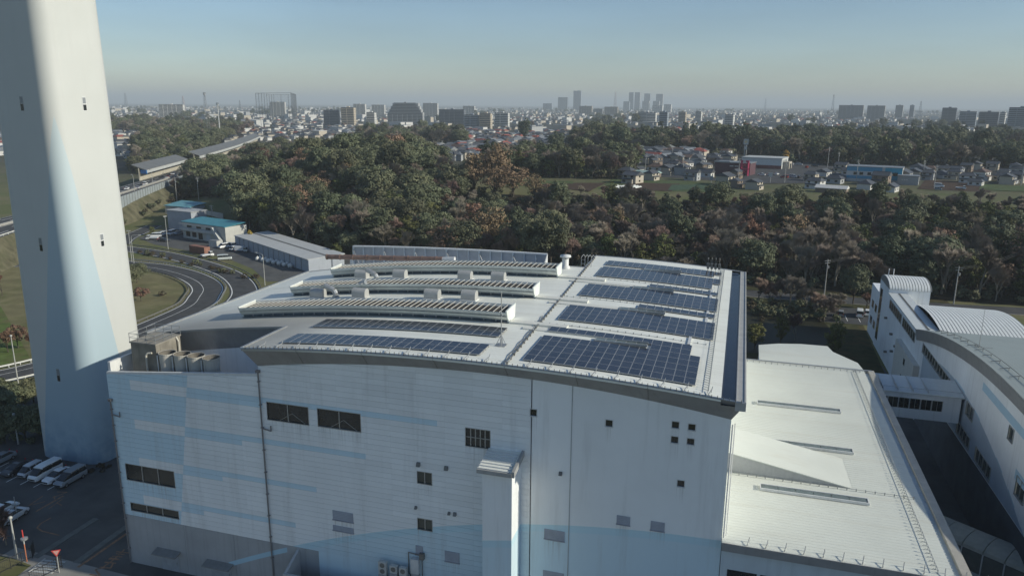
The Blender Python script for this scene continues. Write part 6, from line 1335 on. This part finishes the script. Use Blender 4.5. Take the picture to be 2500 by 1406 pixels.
# rest of the town: too many and too far to count, one mass
tb_ = MB(); cnt = 0
while cnt < 11000:
    d = 560+(rnd.random()**1.7)*7500; a = R(rnd.uniform(-60, 27)); x, y = d*math.sin(a), d*math.cos(a)
    if y < 520 or (patchy(x, y, .0016, 2) < -.22): continue
    if d < 1000 and any(inpoly(x, y, z[0]) for z in Z): continue
    if d < 700 and -30 < x < 330: continue
    if x < -430 and d < 1000 and x > -900 and patchy(x, y, .004, 7) < .1: continue
    if min((x-p[0])**2+(y-p[1])**2 for p in HW[::4]) < 1600: continue
    g = hgt(x, y); big = d > 1050 and rnd.random() < .06; w, dd, h = (rnd.uniform(14, 34), rnd.uniform(10, 16), rnd.uniform(6, 15)) if big else (rnd.uniform(7, 12), rnd.uniform(6, 9), rnd.uniform(3.5, 6.5))
    t = R(rnd.choice((-20, 70, -18, 66))+rnd.uniform(-6, 6)); ca, sa = math.cos(t), math.sin(t); T = lambda p: (x+p[0]*ca-p[1]*sa, y+p[0]*sa+p[1]*ca, g+p[2]); wi = rnd.choice((0, 0, 0, 1, 1, 2)); 
    q = MB(); q.box(-w/2, w/2, -dd/2, dd/2, 0, h, wi)
    if big: q.box(-w/2-.2, w/2+.2, -dd/2-.2, dd/2+.2, h, h+.5, rnd.choice((0, 5, 5)))
    else: gable(q, w, dd, h, rnd.uniform(1.4, 2.1), .5, rnd.choice((0, .4)), rnd.choice((3, 3, 3, 4, 5, 5, 6 if rnd.random() < .35 or (1130 < d < 1500 and -420 < x < -230) else 3)))
    k = len(tb_.v); tb_.v += [T(p) for p in q.v]; tb_.f += [tuple(i+k for i in f) for f in q.f]; tb_.m += q.m; cnt += 1
tag(tb_.build('far_town', [WM[0], WM[1], WM[2], RM[0], RM[1], RM[2], RM[3]], fix=False), kind='stuff')
# tall net enclosure of a driving range, masts and lattice towers
e = empty('net_enclosure', (0, 0, 0)); a = ond(626, 262, 1600); b = ond(724, 262, 1600); e.location = (a.x, a.y, hgt(a.x, a.y)); top = ond(626, 228, 1600).z-e.location.z; W_ = (b-a).xy; L_ = W_.length; ux = W_.normalized(); uy = Vector((-ux.y, ux.x)); net = bpy.data.materials.new('net'); net.use_nodes = True; N, L = nodes(net); tp = N.new('ShaderNodeBsdfTransparent'); mx = N.new('ShaderNodeMixShader'); mx.inputs[0].default_value = .06; N['Principled BSDF'].inputs['Base Color'].default_value = (.1, .12, .13, 1); L.new(tp.outputs[0], mx.inputs[1]); L.new(N['Principled BSDF'].outputs[0], mx.inputs[2]); L.new(mx.outputs[0], N['Material Output'].inputs[0])
steel_d = mat('net_steel', (.10, .11, .12), .6); o_ = Vector(e.location)
cor = [Vector(ond(px, 262, d).xy)-o_.xy for px, d in ((626, 1600), (670, 1880), (724, 1760), (712, 1480))]
for i, n in ((0, 7), (1, 3), (2, 7), (3, 1)):
    p, q = cor[i], cor[(i+1) % 4]
    for k in range(n): c = p.lerp(q, k/n); MB().tube((c.x, c.y, 0), (c.x, c.y, top), .45, n=5).build('post', steel_d, e)
    MB().face([(p.x, p.y, 2), (q.x, q.y, 2), (q.x, q.y, top), (p.x, p.y, top)]).build('net_panel', net, e); MB().tube((p.x, p.y, top), (q.x, q.y, top), .3, n=4).build('top_rail', steel_d, e)
tag(e, 'tall box of golf range netting on steel posts', 'net')
def lattice(px, pyt, dist, w, m, lb, name='lattice_tower', pole=False):
    t = ond(px, pyt, dist); g = hgt(t.x, t.y); H = t.z-g; e = empty(name, (t.x, t.y, g))
    if pole: MB().tube((0, 0, 0), (0, 0, H), w/2, w/3, 8).build('pole', m, e)
    else:
        mb = MB(); n = max(4, int(H/4))
        def c(k, s): f = (1-.8*k/n)*w/2; return (s[0]*f, s[1]*f, H*k/n)
        S4 = [(-1, -1), (1, -1), (1, 1), (-1, 1)]; r_ = max(.12, dist*.00009)
        for k in range(n):
            for j in range(4): mb.tube(c(k, S4[j]), c(k+1, S4[j]), r_, n=4); mb.tube(c(k, S4[j]), c(k+1, S4[(j+1) % 4]), r_*.6, n=3); mb.tube(c(k, S4[j]), c(k, S4[(j+1) % 4]), r_*.5, n=3)
        mb.build('lattice', m, e)
    q = MB()
    for j in range(6): a = j*1.05; q.box(math.cos(a)*1.3-.25, math.cos(a)*1.3+.25, math.sin(a)*1.3-.2, math.sin(a)*1.3+.2, H-.5, H+2)
    q.tube((0, 0, H-1), (0, 0, H), 1.5, n=8); q.build('antenna_ring', galv, e); tag(e, lb, 'mast'); return e
stl = mat('mast_steel', (.26, .27, .27), .5, .3); rw = mat('mast_red_white', (.50, .36, .33), .6, var=.1)
lattice(499, 230, 1000, 6, stl, 'slender lattice mast beside the far motorway'); lattice(531, 255, 1010, 1.6, mat('mast_pale', (.5, .5, .48), .5), 'pale tubular mast right of the lattice mast', 'antenna_pole', True); lattice(1503, 225, 5200, 22, rw, 'red and white striped mast in the town centre'); lattice(2036, 234, 2300, 8, stl, 'tall thin lattice mast on the right horizon'); lattice(2249, 249, 3000, 10, stl, 'short lattice mast on the right horizon'); lattice(446, 235, 4200, 16, rw, 'pale striped mast on the left horizon'); lattice(305, 228, 5500, 20, stl, 'faint lattice mast beside the chimney'); lattice(585, 246, 3500, 10, stl, 'small lattice mast left of the tall net'); lattice(1870, 240, 7000, 20, stl, 'faint far lattice mast above the right woods')
# ------------------------------------------------------------------ utility poles, lamps, rails
polem = mat('pole_concrete', (.40, .39, .36), .8, var=.12, scale=.8)
def upole(q, H, lb, rzv=0.):
    e = empty('utility_pole', q, rzv); MB().tube((0, 0, -.3), (0, 0, H), .19, .12, 7).build('pole', polem, e)
    for z, w in ((H-.4, 1.1), (H-1.1, .9)): MB().beam((-w, 0, z), (w, 0, z), .1, .12).build('cross_arm', galv, e)
    MB().lathe((.35, 0, H-2.7), [(0, 0), (.28, .02), (.28, .8), (0, .85)], 8).build('transformer', galv, e); tag(e, lb, 'utility pole', 'utility poles')
UP = [(2012, 722, 0, 11, 'beside the bare cherries by the pond'), (2150, 690, 0, 13, 'at the dark wood edge with sagging wires'), (2328, 742, 0, 11, 'behind the ribbed barrel roof'), (2500, 700, 0, 13, 'at the right picture edge in the wood'), (610, 562, 0, 10, 'behind the depot below the wood'), (487, 505, 0, 12, 'left of the yard wall'), (522, 490, 2, 13, 'by the white gate frame beyond the depot'), (433, 500, 0, 13, 'on the embankment by the noise barrier'), (520, 555, 0, 10, 'in front of the white perimeter wall'),
      (1575, 428, 14, 12, 'by the lane at the green field'), (1602, 425, 14, 12, 'near the small field signboard'), (1667, 430, 14, 12, 'among the houses left of the shops'), (1640, 395, 14, 11, 'behind the cluster of houses'), (1802, 440, 14, 12, 'before the maroon shop'), (1915, 448, 14, 12, 'at the near edge of the shop car park'), (1975, 385, 14, 12, 'behind the shop car park'), (2020, 410, 14, 14, 'beside the car park exit'), (2045, 412, 14, 11, 'left of the blue store'), (2090, 445, 14, 12, 'in front of the blue store'), (2165, 400, 14, 12, 'behind the blue store'), (2280, 462, 14, 12, 'beside the parked minibus'), (2252, 440, 14, 11, 'right of the small grey store'), (2492, 455, 14, 12, 'at the right end of the plateau'), (1540, 360, 14, 11, 'far along the lane by the bare grove'), (1700, 362, 14, 11, 'behind the far houses'), (1728, 360, 14, 11, 'right of the far houses'), (960, 372, 14, 11, 'above the left wood crest'), (880, 372, 13, 11, 'on the left wood crest'), (695, 362, 9, 11, 'among the lane houses left'), (707, 362, 9, 13, 'tallest by the lane houses'), (1080, 372, 14, 11, 'beside the crimson barn'), (1152, 385, 14, 10, 'right of the crimson barn')]
pos = {}
for i, (px, py, z, H, lb) in enumerate(UP):
    q = onz(px, py, z); q.z = hgt(q.x, q.y); pos[i] = (q, H); upole(q, H, 'grey utility pole '+lb, rnd.random())
wire_m = mat('wire_dark', (.09, .09, .09), .6)
def wires(a, b, lb, n=3):
    m_ = MB(); (p, h0), (q, h1) = a, b
    for k in range(n):
        A = p+Vector((.4*k-.4, 0, h0-.3-.25*k)); B = q+Vector((.4*k-.4, 0, h1-.3-.25*k)); pts = [A.lerp(B, t)-Vector((0, 0, (A-B).length*.03*4*t*(1-t))) for t in xs(0, 1, 10)]; m_.path([tuple(v-p) for v in pts], .045, 3)
    o = m_.build('power_line', wire_m); o.location = p; tag(o, lb, 'power line')
wires(pos[0], pos[1], 'sagging power lines between the pond pole and the wood pole'); wires(pos[2], pos[3], 'sagging power lines behind the arched hall'); wires(pos[24], pos[25], 'power lines behind the far plateau houses'); wires(pos[9], pos[10], 'power lines over the green field lane'); wires(pos[5], pos[6], 'power lines beyond the depot')
lampm = mat('lamp_post_white', (.44, .44, .41), .5, .1, var=.06)
def lamp(base, H, ang, lb, arm=2.6, ball=False):
    e = empty('street_lamp', base, ang); MB().tube((0, 0, 0), (0, 0, H-.9 if arm else H), .13, .08, 8).build('post', lampm, e)
    if ball: MB().lathe((0, 0, H), [(0, -.22), (.2, -.12), (.24, .06), (.15, .22), (0, .25)], 10).build('lamp_head', lampm, e, smooth=True)
    elif arm: MB().path([(0, 0, H-.9), (.25, 0, H-.35), (.9, 0, H-.05), (arm, 0, H)], .06, 6).build('arm', lampm, e); MB().box(arm-.2, arm+.7, -.18, .18, H-.1, H+.1).build('lamp_head', lampm, e)
    else: MB().box(-.6, .6, -.2, .2, H-.1, H+.15).build('lamp_head', lampm, e)
    tag(e, lb, 'street lamp', 'street lamps')
lamp(onz(327, 643), 10, R(20), 'white curved lamp between the two ramp roads'); lamp(onz(647, 697), 10, R(170), 'white curved lamp beside the depot ramp bend'); lamp(onz(411, 612), 13, R(60), 'tall straight lamp at the yard guard rail', 0); lamp(onz(46, 945), 10.5, R(100), 'white lamp on the lower ramp left of the chimney', 0.0, True)
lamp(onz(45, 1084), 5.2, 0, 'short lamp in the shaded hedge left of the chimney', 0., True); lamp(onz(42, 1364), 5.6, 0, 'white ball lamp by the lower left gate', 0., True); lamp(onz(322, 640), 11, R(200), 'slim lamp half hidden by the ramp lamp', 0)
for i, o_ in enumerate((3, 6, 9)): p = poly_offset(HW, -11.9)[24+i*2]; lamp((p[0], p[1], HZ), 11, R(150), ('near', 'middle', 'far')[i]+' motorway lamp behind the noise barrier', 2.2)
lamp(onz(8, 590), 11, R(150), 'motorway lamp at the left picture edge', 1.5)
def rail(pts, lb, z=0, m=rail_d, h=.75, step=4.):
    e = empty('guard_rail', (pts[0][0], pts[0][1], z)); o = Vector(e.location); bm_ = MB(); acc = 0; pm_ = MB().box(-.07, .07, -.07, .07, 0, h).mesh('post', m)
    for a, b in zip(pts, pts[1:]):
        A = Vector((a[0]-o.x, a[1]-o.y, 0)); B = Vector((b[0]-o.x, b[1]-o.y, 0)); bm_.beam(A+Vector((0, 0, h-.15)), B+Vector((0, 0, h-.15)), .1, .32)
        n = max(1, int((B-A).length/step+.5)); [link('post', pm_, e, A.lerp(B, k/n)) for k in range(n)]
    bm_.build('beam', m, e); tag(e, lb, 'guard rail'); return e
rail(poly_offset(C1, -5.3)[12:66], 'guard rail round the inside of the loop lawn'); rail(poly_offset(C2, 4.7)[10:62], 'dark guard rail between the ramp and the depot yard'); rail(poly_offset(C1, 5.2)[14:60], 'guard rail on the grass strip between the ramps', m=galv); rail(poly_offset(C1, -5.2)[66:94], 'white guard rail on the ramp left of the chimney', m=mat('rail_white', (.6, .6, .56), .6)); rail(poly_offset(C1, 5.2)[70:95], 'white guard rail on the outer side of the lower ramp', m=mat('rail_white', (.6, .6, .56), .6)); rail(poly_offset(HW, -12.2)[0:20], 'motorway guard rail at the left picture edge', z=HZ, m=mat('rail_white', (.6, .6, .56)))
# gate, fences, yield sign and striped pole at the lower left
fm = mat('fence_black', (.03, .03, .032), .6)
def fence(p, q, h, lb):
    e = empty('gate_fence', (p.x, p.y, 0)); d = q-p; n = max(2, int(d.length/1.1)); MB().beam((0, 0, h), (d.x, d.y, h), .06, .06).build('rail', fm, e); MB().beam((0, 0, .25), (d.x, d.y, .25), .06, .06).build('rail', fm, e)
    for k in range(n+1): c = d*(k/n); MB().tube((c.x, c.y, 0), (c.x, c.y, h+.1), .04, n=5).build('post', fm, e)
    b_ = MB(); [b_.tube((d.x*k/(n*6), d.y*k/(n*6), .25), (d.x*k/(n*6), d.y*k/(n*6), h), .013, n=3) for k in range(n*6)]; tag(b_.build('bars', fm, e), kind='stuff'); tag(e, lb, 'fence')
fence(onz(0, 1402), onz(80, 1362), 1.5, 'black barred fence at the lower left corner'); fence(onz(80, 1362), onz(85, 1350), 1.7, 'short black gate leaf beside the striped pole'); fence(onz(75, 1425), onz(140, 1392), 1.5, 'black fence left of the yield sign'); fence(onz(140, 1392), onz(152, 1385), 1.6, 'black gate leaf behind the yield sign')
e = empty('yield_sign', onz(145, 1397)); MB().tube((0, 0, 0), (0, 0, 2.6), .05, n=7).build('post', lampm, e); red = mat('sign_red', (.55, .06, .05), .5); m_ = MB(); tri = lambda s, z: [(-s, 0, z+s*.58), (s, 0, z+s*.58), (0, 0, z-s*1.15)]
m_.hexa([(p[0], -.04, p[2]) for p in tri(.52, 2.75)], [(p[0], -.07, p[2]) for p in tri(.52, 2.75)]); m_.build('board', red, e); MB().hexa([(p[0], -.071, p[2]) for p in tri(.34, 2.76)], [(p[0], -.078, p[2]) for p in tri(.34, 2.76)]).build('inner_triangle', mat('sign_pink', (.62, .35, .30), .5), e); e.rotation_euler.z = R(35); tag(e, 'red triangular stop-and-give-way sign on a white post', 'sign')
e = empty('marker_pole', onz(66, 1370)); MB().tube((0, 0, 0), (0, 0, 2.4), .06, n=7).build('post', mat('sign_orange', (.55, .2, .1), .6), e); MB().tube((0, 0, 2.4), (0, 0, 3.0), .07, n=7).build('band', shw, e); MB().tube((0, 0, 3.3), (0, 0, 4.3), .07, n=7).build('tip', red, e); MB().lathe((.15, 0, 3.15), [(0, -.25), (.4, -.1), (.42, .1), (0, .2)], 10).build('mirror', galv, e); tag(e, 'red and white marker pole with round mirror at the gate', 'pole')
m_ = MB(); [m_.box(-1.4, 1.4, k*.55, k*.55+.28, .0, .05) for k in range(5)]; m_.box(-1.6, -1.45, -.1, 2.7, .0, .08); o = m_.build('grating_cover', shw); o.location = onz(100, 1398)+Vector((0, 0, .03)); o.rotation_euler.z = R(10); tag(o, 'white barred grating beside the black fence', 'grating')
e = empty('planter_post', onz(78, 1265)); MB().tube((0, 0, 0), (0, 0, 3.4), .06, n=6).build('post', lampm, e); MB().beam((-.5, 0, 2.2), (.5, 0, 2.2), .3, .3).build('bracket', galv, e); e.location = onz(43, 1268); e.name = 'sign_post'; tag(e, 'thin white post before the car at the left picture edge', 'post')
# ------------------------------------------------------------------ vehicles
tyre = mat('tyre', (.02, .02, .02), .85, coord='obj'); rim = mat('rim', (.42, .42, .42), .35, .7, coord='obj'); lampw = mat('headlight', (.7, .72, .74), .15, coord='obj'); lampr = mat('tail_light', (.35, .02, .02), .3, coord='obj'); cglass = mat('car_glass', (.015, .018, .02), .08, spec=.8, coord='obj'); black = mat('car_trim', (.03, .03, .03), .6, coord='obj')
PAINT = dict(white=(.80, .81, .79), silver=(.50, .52, .54), black=(.03, .032, .035), grey=(.26, .28, .30), red=(.35, .04, .03), blue=(.06, .10, .25), pale=(.52, .56, .54))
def paint(c): 
    nm = 'car_paint_'+c
    if nm not in MATS: mat(nm, PAINT[c], .28, 0, var=.03, coord='obj'); MATS[nm].node_tree.nodes['Principled BSDF'].inputs['Coat Weight'].default_value = .4
    return MATS[nm]
def loft(sec, m=0):                                      # sec: (x, halfwidth low, halfwidth high, z0, z1)
    mb = MB(); k = 8
    for (x, wl, wh, z0, z1) in sec:
        c = .18*(z1-z0); mb.v += [(x, -wl*.9, z0), (x, wl*.9, z0), (x, wl, z0+c), (x, lerp(wl, wh, .6), z1-c*1.4), (x, wh*.93, z1), (x, -wh*.93, z1), (x, -lerp(wl, wh, .6), z1-c*1.4), (x, -wl, z0+c)]
    for a in range(len(sec)-1):
        for i in range(k): j = (i+1) % k; mb.f.append((a*k+i, a*k+j, a*k+k+j, a*k+k+i)); mb.m.append(m)
    mb.f += [tuple(range(k)), tuple(range((len(sec)-1)*k, len(sec)*k))]; mb.m += [m, m]; return mb
CK = dict(  # front is +x. hull, glasshouse, roof
    van=dict(L=4.7, hull=[(-2.33, .80, .82, .38, 1.0), (-2.3, .85, .86, .30, 1.05), (.9, .86, .85, .28, 1.05), (1.75, .85, .80, .28, .98), (2.2, .80, .70, .32, .80), (2.35, .66, .60, .40, .66)], gl=[(-2.3, .84, .72, 1.03, 1.74), (.35, .84, .73, 1.03, 1.76), (1.7, .80, .62, 1.0, 1.08)], roof=[(-2.32, .74, .70, 1.72, 1.86), (-.6, .76, .70, 1.74, 1.90), (.45, .73, .66, 1.70, 1.82)]),
    hiace=dict(L=4.8, hull=[(-2.38, .82, .84, .38, 1.1), (-2.35, .86, .87, .30, 1.15), (1.4, .87, .86, .28, 1.15), (2.05, .86, .82, .28, 1.1), (2.36, .80, .74, .32, .85), (2.4, .7, .66, .42, .7)], gl=[(-2.36, .85, .74, 1.13, 1.86), (1.1, .85, .75, 1.13, 1.88), (2.1, .83, .66, 1.08, 1.16)], roof=[(-2.38, .76, .70, 1.84, 2.02), (.2, .78, .70, 1.86, 2.06), (1.2, .75, .66, 1.80, 1.96)]),
    sedan=dict(L=4.6, hull=[(-2.3, .70, .66, .42, .82), (-2.2, .82, .76, .30, .96), (-1.0, .87, .84, .26, .98), (1.0, .87, .83, .26, .94), (1.9, .84, .72, .28, .80), (2.3, .66, .55, .36, .60)], gl=[(-1.75, .78, .62, .94, 1.0), (-.95, .82, .60, .95, 1.36), (.05, .82, .62, .95, 1.40), (1.15, .78, .58, .92, .98)], roof=[(-1.05, .60, .54, 1.33, 1.40), (-.4, .64, .56, 1.38, 1.47), (.15, .60, .54, 1.36, 1.43)]),
    kei=dict(L=3.4, hull=[(-1.68, .66, .68, .36, .92), (-1.65, .70, .71, .30, .98), (.9, .71, .70, .28, .98), (1.5, .70, .64, .28, .86), (1.7, .6, .54, .38, .62)], gl=[(-1.65, .69, .58, .96, 1.58), (.5, .69, .59, .96, 1.60), (1.35, .66, .52, .92, 1.0)], roof=[(-1.67, .60, .56, 1.56, 1.68), (.0, .62, .56, 1.58, 1.72), (.6, .59, .54, 1.55, 1.64)]),
    truck=dict(L=4.6, hull=[(1.0, .80, .82, .4, 1.2), (1.9, .84, .82, .34, 1.2), (2.3, .82, .78, .36, 1.1)], gl=[(.98, .80, .72, 1.18, 1.86), (1.8, .80, .73, 1.18, 1.86), (2.26, .78, .66, 1.1, 1.2)], roof=[(.95, .74, .70, 1.84, 1.96), (1.85, .74, .68, 1.82, 1.94)]))
CM = {}
def car(kind, col, loc, rzv, lb, grp=None):
    key = (kind, col); p = paint(col); D = CK[kind]; Lh = D['L']/2
    if key not in CM:
        out = [('body', loft(D['hull']).mesh('body', p)), ('window_band', loft(D['gl']).mesh('window_band', cglass)), ('roof', loft(D['roof']).mesh('roof', p))]
        pl = MB(); g0, g1 = D['gl'][0], D['gl'][-2]
        for s in (-1, 1):
            for x in ([g0[0]+.08, g1[0]-.05, (g0[0]+g1[0])/2]): pl.hexa([(x-.05, s*(g0[1]+.0), 1.0), (x+.05, s*(g0[1]+.0), 1.0), (x+.05, s*(g0[1]+.02), 1.0), (x-.05, s*(g0[1]+.02), 1.0)], [(x-.05, s*(g0[2]-.04), g1[4]), (x+.05, s*(g0[2]-.04), g1[4]), (x+.05, s*(g0[2]+.02), g1[4]), (x-.05, s*(g0[2]+.02), g1[4])]) if kind != 'sedan' else None
        if pl.f: out.append(('pillars', pl.mesh('pillars', p)))
        if kind == 'truck': bx_ = MB().box(-2.3, .9, -.85, .85, .75, 2.2 if col == 'pale' else 1.15); out.append(('cargo_bed', bx_.mesh('cargo_bed', mat('cargo_white', (.6, .62, .62), .5, coord='obj')))); out.append(('chassis', MB().box(-2.2, 1.2, -.35, .35, .4, .74).mesh('chassis', black)))
        wr_ = .31; wx = Lh*.62
        tm = MB(); tm.tube((0, -.1, 0), (0, .1, 0), wr_, n=14); tm = tm.mesh('tyre', tyre); rm_ = MB(); rm_.tube((0, -.11, 0), (0, .11, 0), wr_*.6, n=10); rm_ = rm_.mesh('rim', rim)
        f = D['hull'][-1]; hl_ = MB().box(-.16, .04, -.16, .16, -.08, .1).mesh('headlight', lampw); tl = MB().box(-.03, .05, -.1, .1, -.2, .2).mesh('tail_light', lampr)
        CM[key] = (out, tm, rm_, hl_, tl, wx, wr_, MB().box(-.03, .03, -.6, .6, -.1, .1).mesh('grille', black))
    out, tm, rm_, hl_, tl, wx, wr_, gr_ = CM[key]; e = empty('parked_car' if kind in ('sedan',) else 'van' if kind in ('van', 'hiace', 'kei') else 'truck', loc, rzv)
    for n_, me in out: link(n_, me, e)
    hw = D['hull'][-2][1]
    for sx in (-1, 1):
        for sy in (-1, 1): w = link('wheel', tm, e, (sx*wx, sy*(hw-.04), wr_)); link('rim', rm_, w)
    f2 = D['hull'][-2]
    for sy in (-1, 1): link('headlight', hl_, e, (f2[0]+.02, sy*(hw-.2), lerp(f2[3], f2[4], .72))); link('tail_light', tl, e, (-Lh+.02, sy*(hw-.1), .95 if kind != 'truck' else .6))
    link('grille', gr_, e, (D['hull'][-1][0]-.0, 0, .55)); tag(e, lb, {'sedan': 'car', 'truck': 'truck'}.get(kind, 'van'), grp)
gpk = 'cars parked below the chimney'
car('sedan', 'black', (-101.7, 78.6, .02), R(-90), 'black car, leftmost of the parked row below the chimney', gpk); car('kei', 'silver', (-99.0, 78.6, .02), R(-90), 'small silver van left of the tall white van', gpk); car('hiace', 'white', (-96.4, 78.9, .02), R(-90), 'tall white van in the row below the chimney', gpk); car('sedan', 'white', (-93.9, 78.7, .02), R(-90), 'low white sedan right of the tall white van', gpk); car('van', 'grey', (-91.4, 78.6, .02), R(-90), 'dark silver minivan at the right end of the row', gpk)
q = onz(12, 1140); car('sedan', 'grey', (q.x-2, q.y+1, .02), R(-90), 'dark car cut by the left picture edge'); q = onz(18, 1256); car('sedan', 'white', (q.x-1, q.y, .02), R(90), 'white car behind the thin post at the left edge'); q = onz(40, 1262); car('sedan', 'silver', (q.x, q.y-.6, .02), R(95), 'silver car under the bare branches at left')
for px, py, k, c, a, lb in ((548, 606, 'hiace', 'white', -110, 'white van nearest the rusty container'), (566, 604, 'kei', 'white', -105, 'second white van along the long shed'), (570, 612, 'kei', 'white', -100, 'white van beside the pickup in the yard'), (590, 616, 'truck', 'pale', 15, 'white pickup with pale box by the long shed'), (372, 586, 'truck', 'white', -160, 'white truck at the left corner of the depot yard'), (380, 580, 'hiace', 'white', -150, 'white van behind the yard corner truck'), (396, 575, 'kei', 'white', -120, 'small white van in the depot back row'), (419, 573, 'hiace', 'white', -80, 'tall white van before the depot annex'), (436, 573, 'sedan', 'grey', -90, 'dark car in the shade of the depot'), (549, 635, 'hiace', 'pale', 40, 'pale van by the ramp guard rail'), (506, 628, 'truck', 'white', 70, 'white truck behind the ramp rail scrub'), (400, 590, 'sedan', 'black', 10, 'black car beside the yard corner truck'),
    (2098, 772, 'hiace', 'white', 82, 'white van parked by the pond'), (2052, 772, 'kei', 'grey', 82, 'grey car left of the pond van'), (2117, 770, 'kei', 'white', 82, 'white car half hidden by the hall')):
    q = onz(px, py); car(k, c, (q.x, q.y, .06), R(a), lb)
for px, py, k, c, lb in ((310, 463, 'sedan', 'white', 'white car nearest on the motorway'), (337, 461, 'sedan', 'silver', 'silver car on the motorway'), (355, 452, 'hiace', 'white', 'white van on the motorway'), (408, 437, 'truck', 'red', 'red truck on the motorway by the shelter'), (422, 428, 'truck', 'blue', 'dark blue truck entering the motorway shelter'), (478, 413, 'hiace', 'white', 'white van under the motorway shelter edge')):
    q = onz(px, py, HZ+.03); car(k, c, q, R(115), lb, 'motorway traffic')
for i in range(16):
    q = G(1855+(i % 8)*19+rnd.random()*6, (404 if i < 8 else 428)+rnd.random()*10); c = rnd.choice(('white', 'silver', 'black', 'white', 'red')); car(rnd.choice(('sedan', 'kei', 'van')), c, (q.x, q.y, hgt(q.x, q.y)+.25), R(rnd.choice((70, -20, 160))), c+' vehicle in the shop car park', 'cars in the shop car park')
for px, py, k, c, lb in ((2292, 458, 'hiace', 'white', 'white minibus parked on the plateau'), (2345, 464, 'truck', 'white', 'white truck right of the minibus'), (2290, 466, 'kei', 'grey', 'grey car before the minibus')):
    q = G(px, py); car(k, c, (q.x, q.y, hgt(q.x, q.y)+.2), R(-15), lb)
e = empty('white_gate', onz(507, 492)); m_ = MB(); m_.path([(-5, 0, 0), (-5, 0, 4), (-4.4, 0, 4.6), (4.4, 0, 4.6), (5, 0, 4), (5, 0, 0)], .25, 8); m_.build('frame', shw, e); MB().box(-6, 6, -.3, .3, 0, .8).build('kerb_base', kerb_m, e); tag(e, 'white rounded gate frame at the foot of the wood', 'gate')
# ------------------------------------------------------------------ faint steam over the last cooling fan
sv = bpy.data.materials.new('steam_vapour'); sv.use_nodes = True; N, L = nodes(sv); N.remove(N['Principled BSDF']); pv = N.new('ShaderNodeVolumePrincipled'); pv.inputs['Color'].default_value = (.9, .92, .94, 1)
tc = N.new('ShaderNodeTexCoord').outputs['Object']; nt = sv.node_tree; sp = N.new('ShaderNodeSeparateXYZ'); L.new(tc, sp.inputs[0]); xx, yy_, zz_ = (X(nt, sp.outputs[i]) for i in range(3))
rr2 = (xx*xx+yy_*yy_)._o('SQRT'); fall = ramp(nt, rr2, 1.15, .1)*ramp(nt, zz_, 5.2, .5)*ramp(nt, noise(nt, scalev(nt, tc, (1, 1, .5)), 1.1, 4), .3, .7)
L.new((fall*.16).v, pv.inputs['Density']); L.new(pv.outputs[0], N['Material Output'].inputs['Volume'])
q = onz(516, 878, 26.6); o = MB().lathe((0, 0, 0), [(.0, 0), (.8, .02), (1.0, 2.5), (1.2, 5.2), (0, 5.25)], 14).build('steam', sv); o.location = (q.x, q.y, 26.2); tag(o, kind='stuff')
# ------------------------------------------------------------------ haze: one even box of air
hz_ = MB().box(-43000, 43000, -43000, 43000, -2., 215.)
ho = hz_.build('haze', bpy.data.materials.new('haze_air')); tag(ho, kind='stuff'); hm = ho.data.materials[0]; hm.use_nodes = True; N, L = nodes(hm); N.remove(N['Principled BSDF']); pv = N.new('ShaderNodeVolumePrincipled'); pv.inputs['Color'].default_value = (.80, .88, .92, 1); pv.inputs['Density'].default_value = HAZE; pv.inputs['Anisotropy'].default_value = .0; L.new(pv.outputs[0], N['Material Output'].inputs['Volume'])
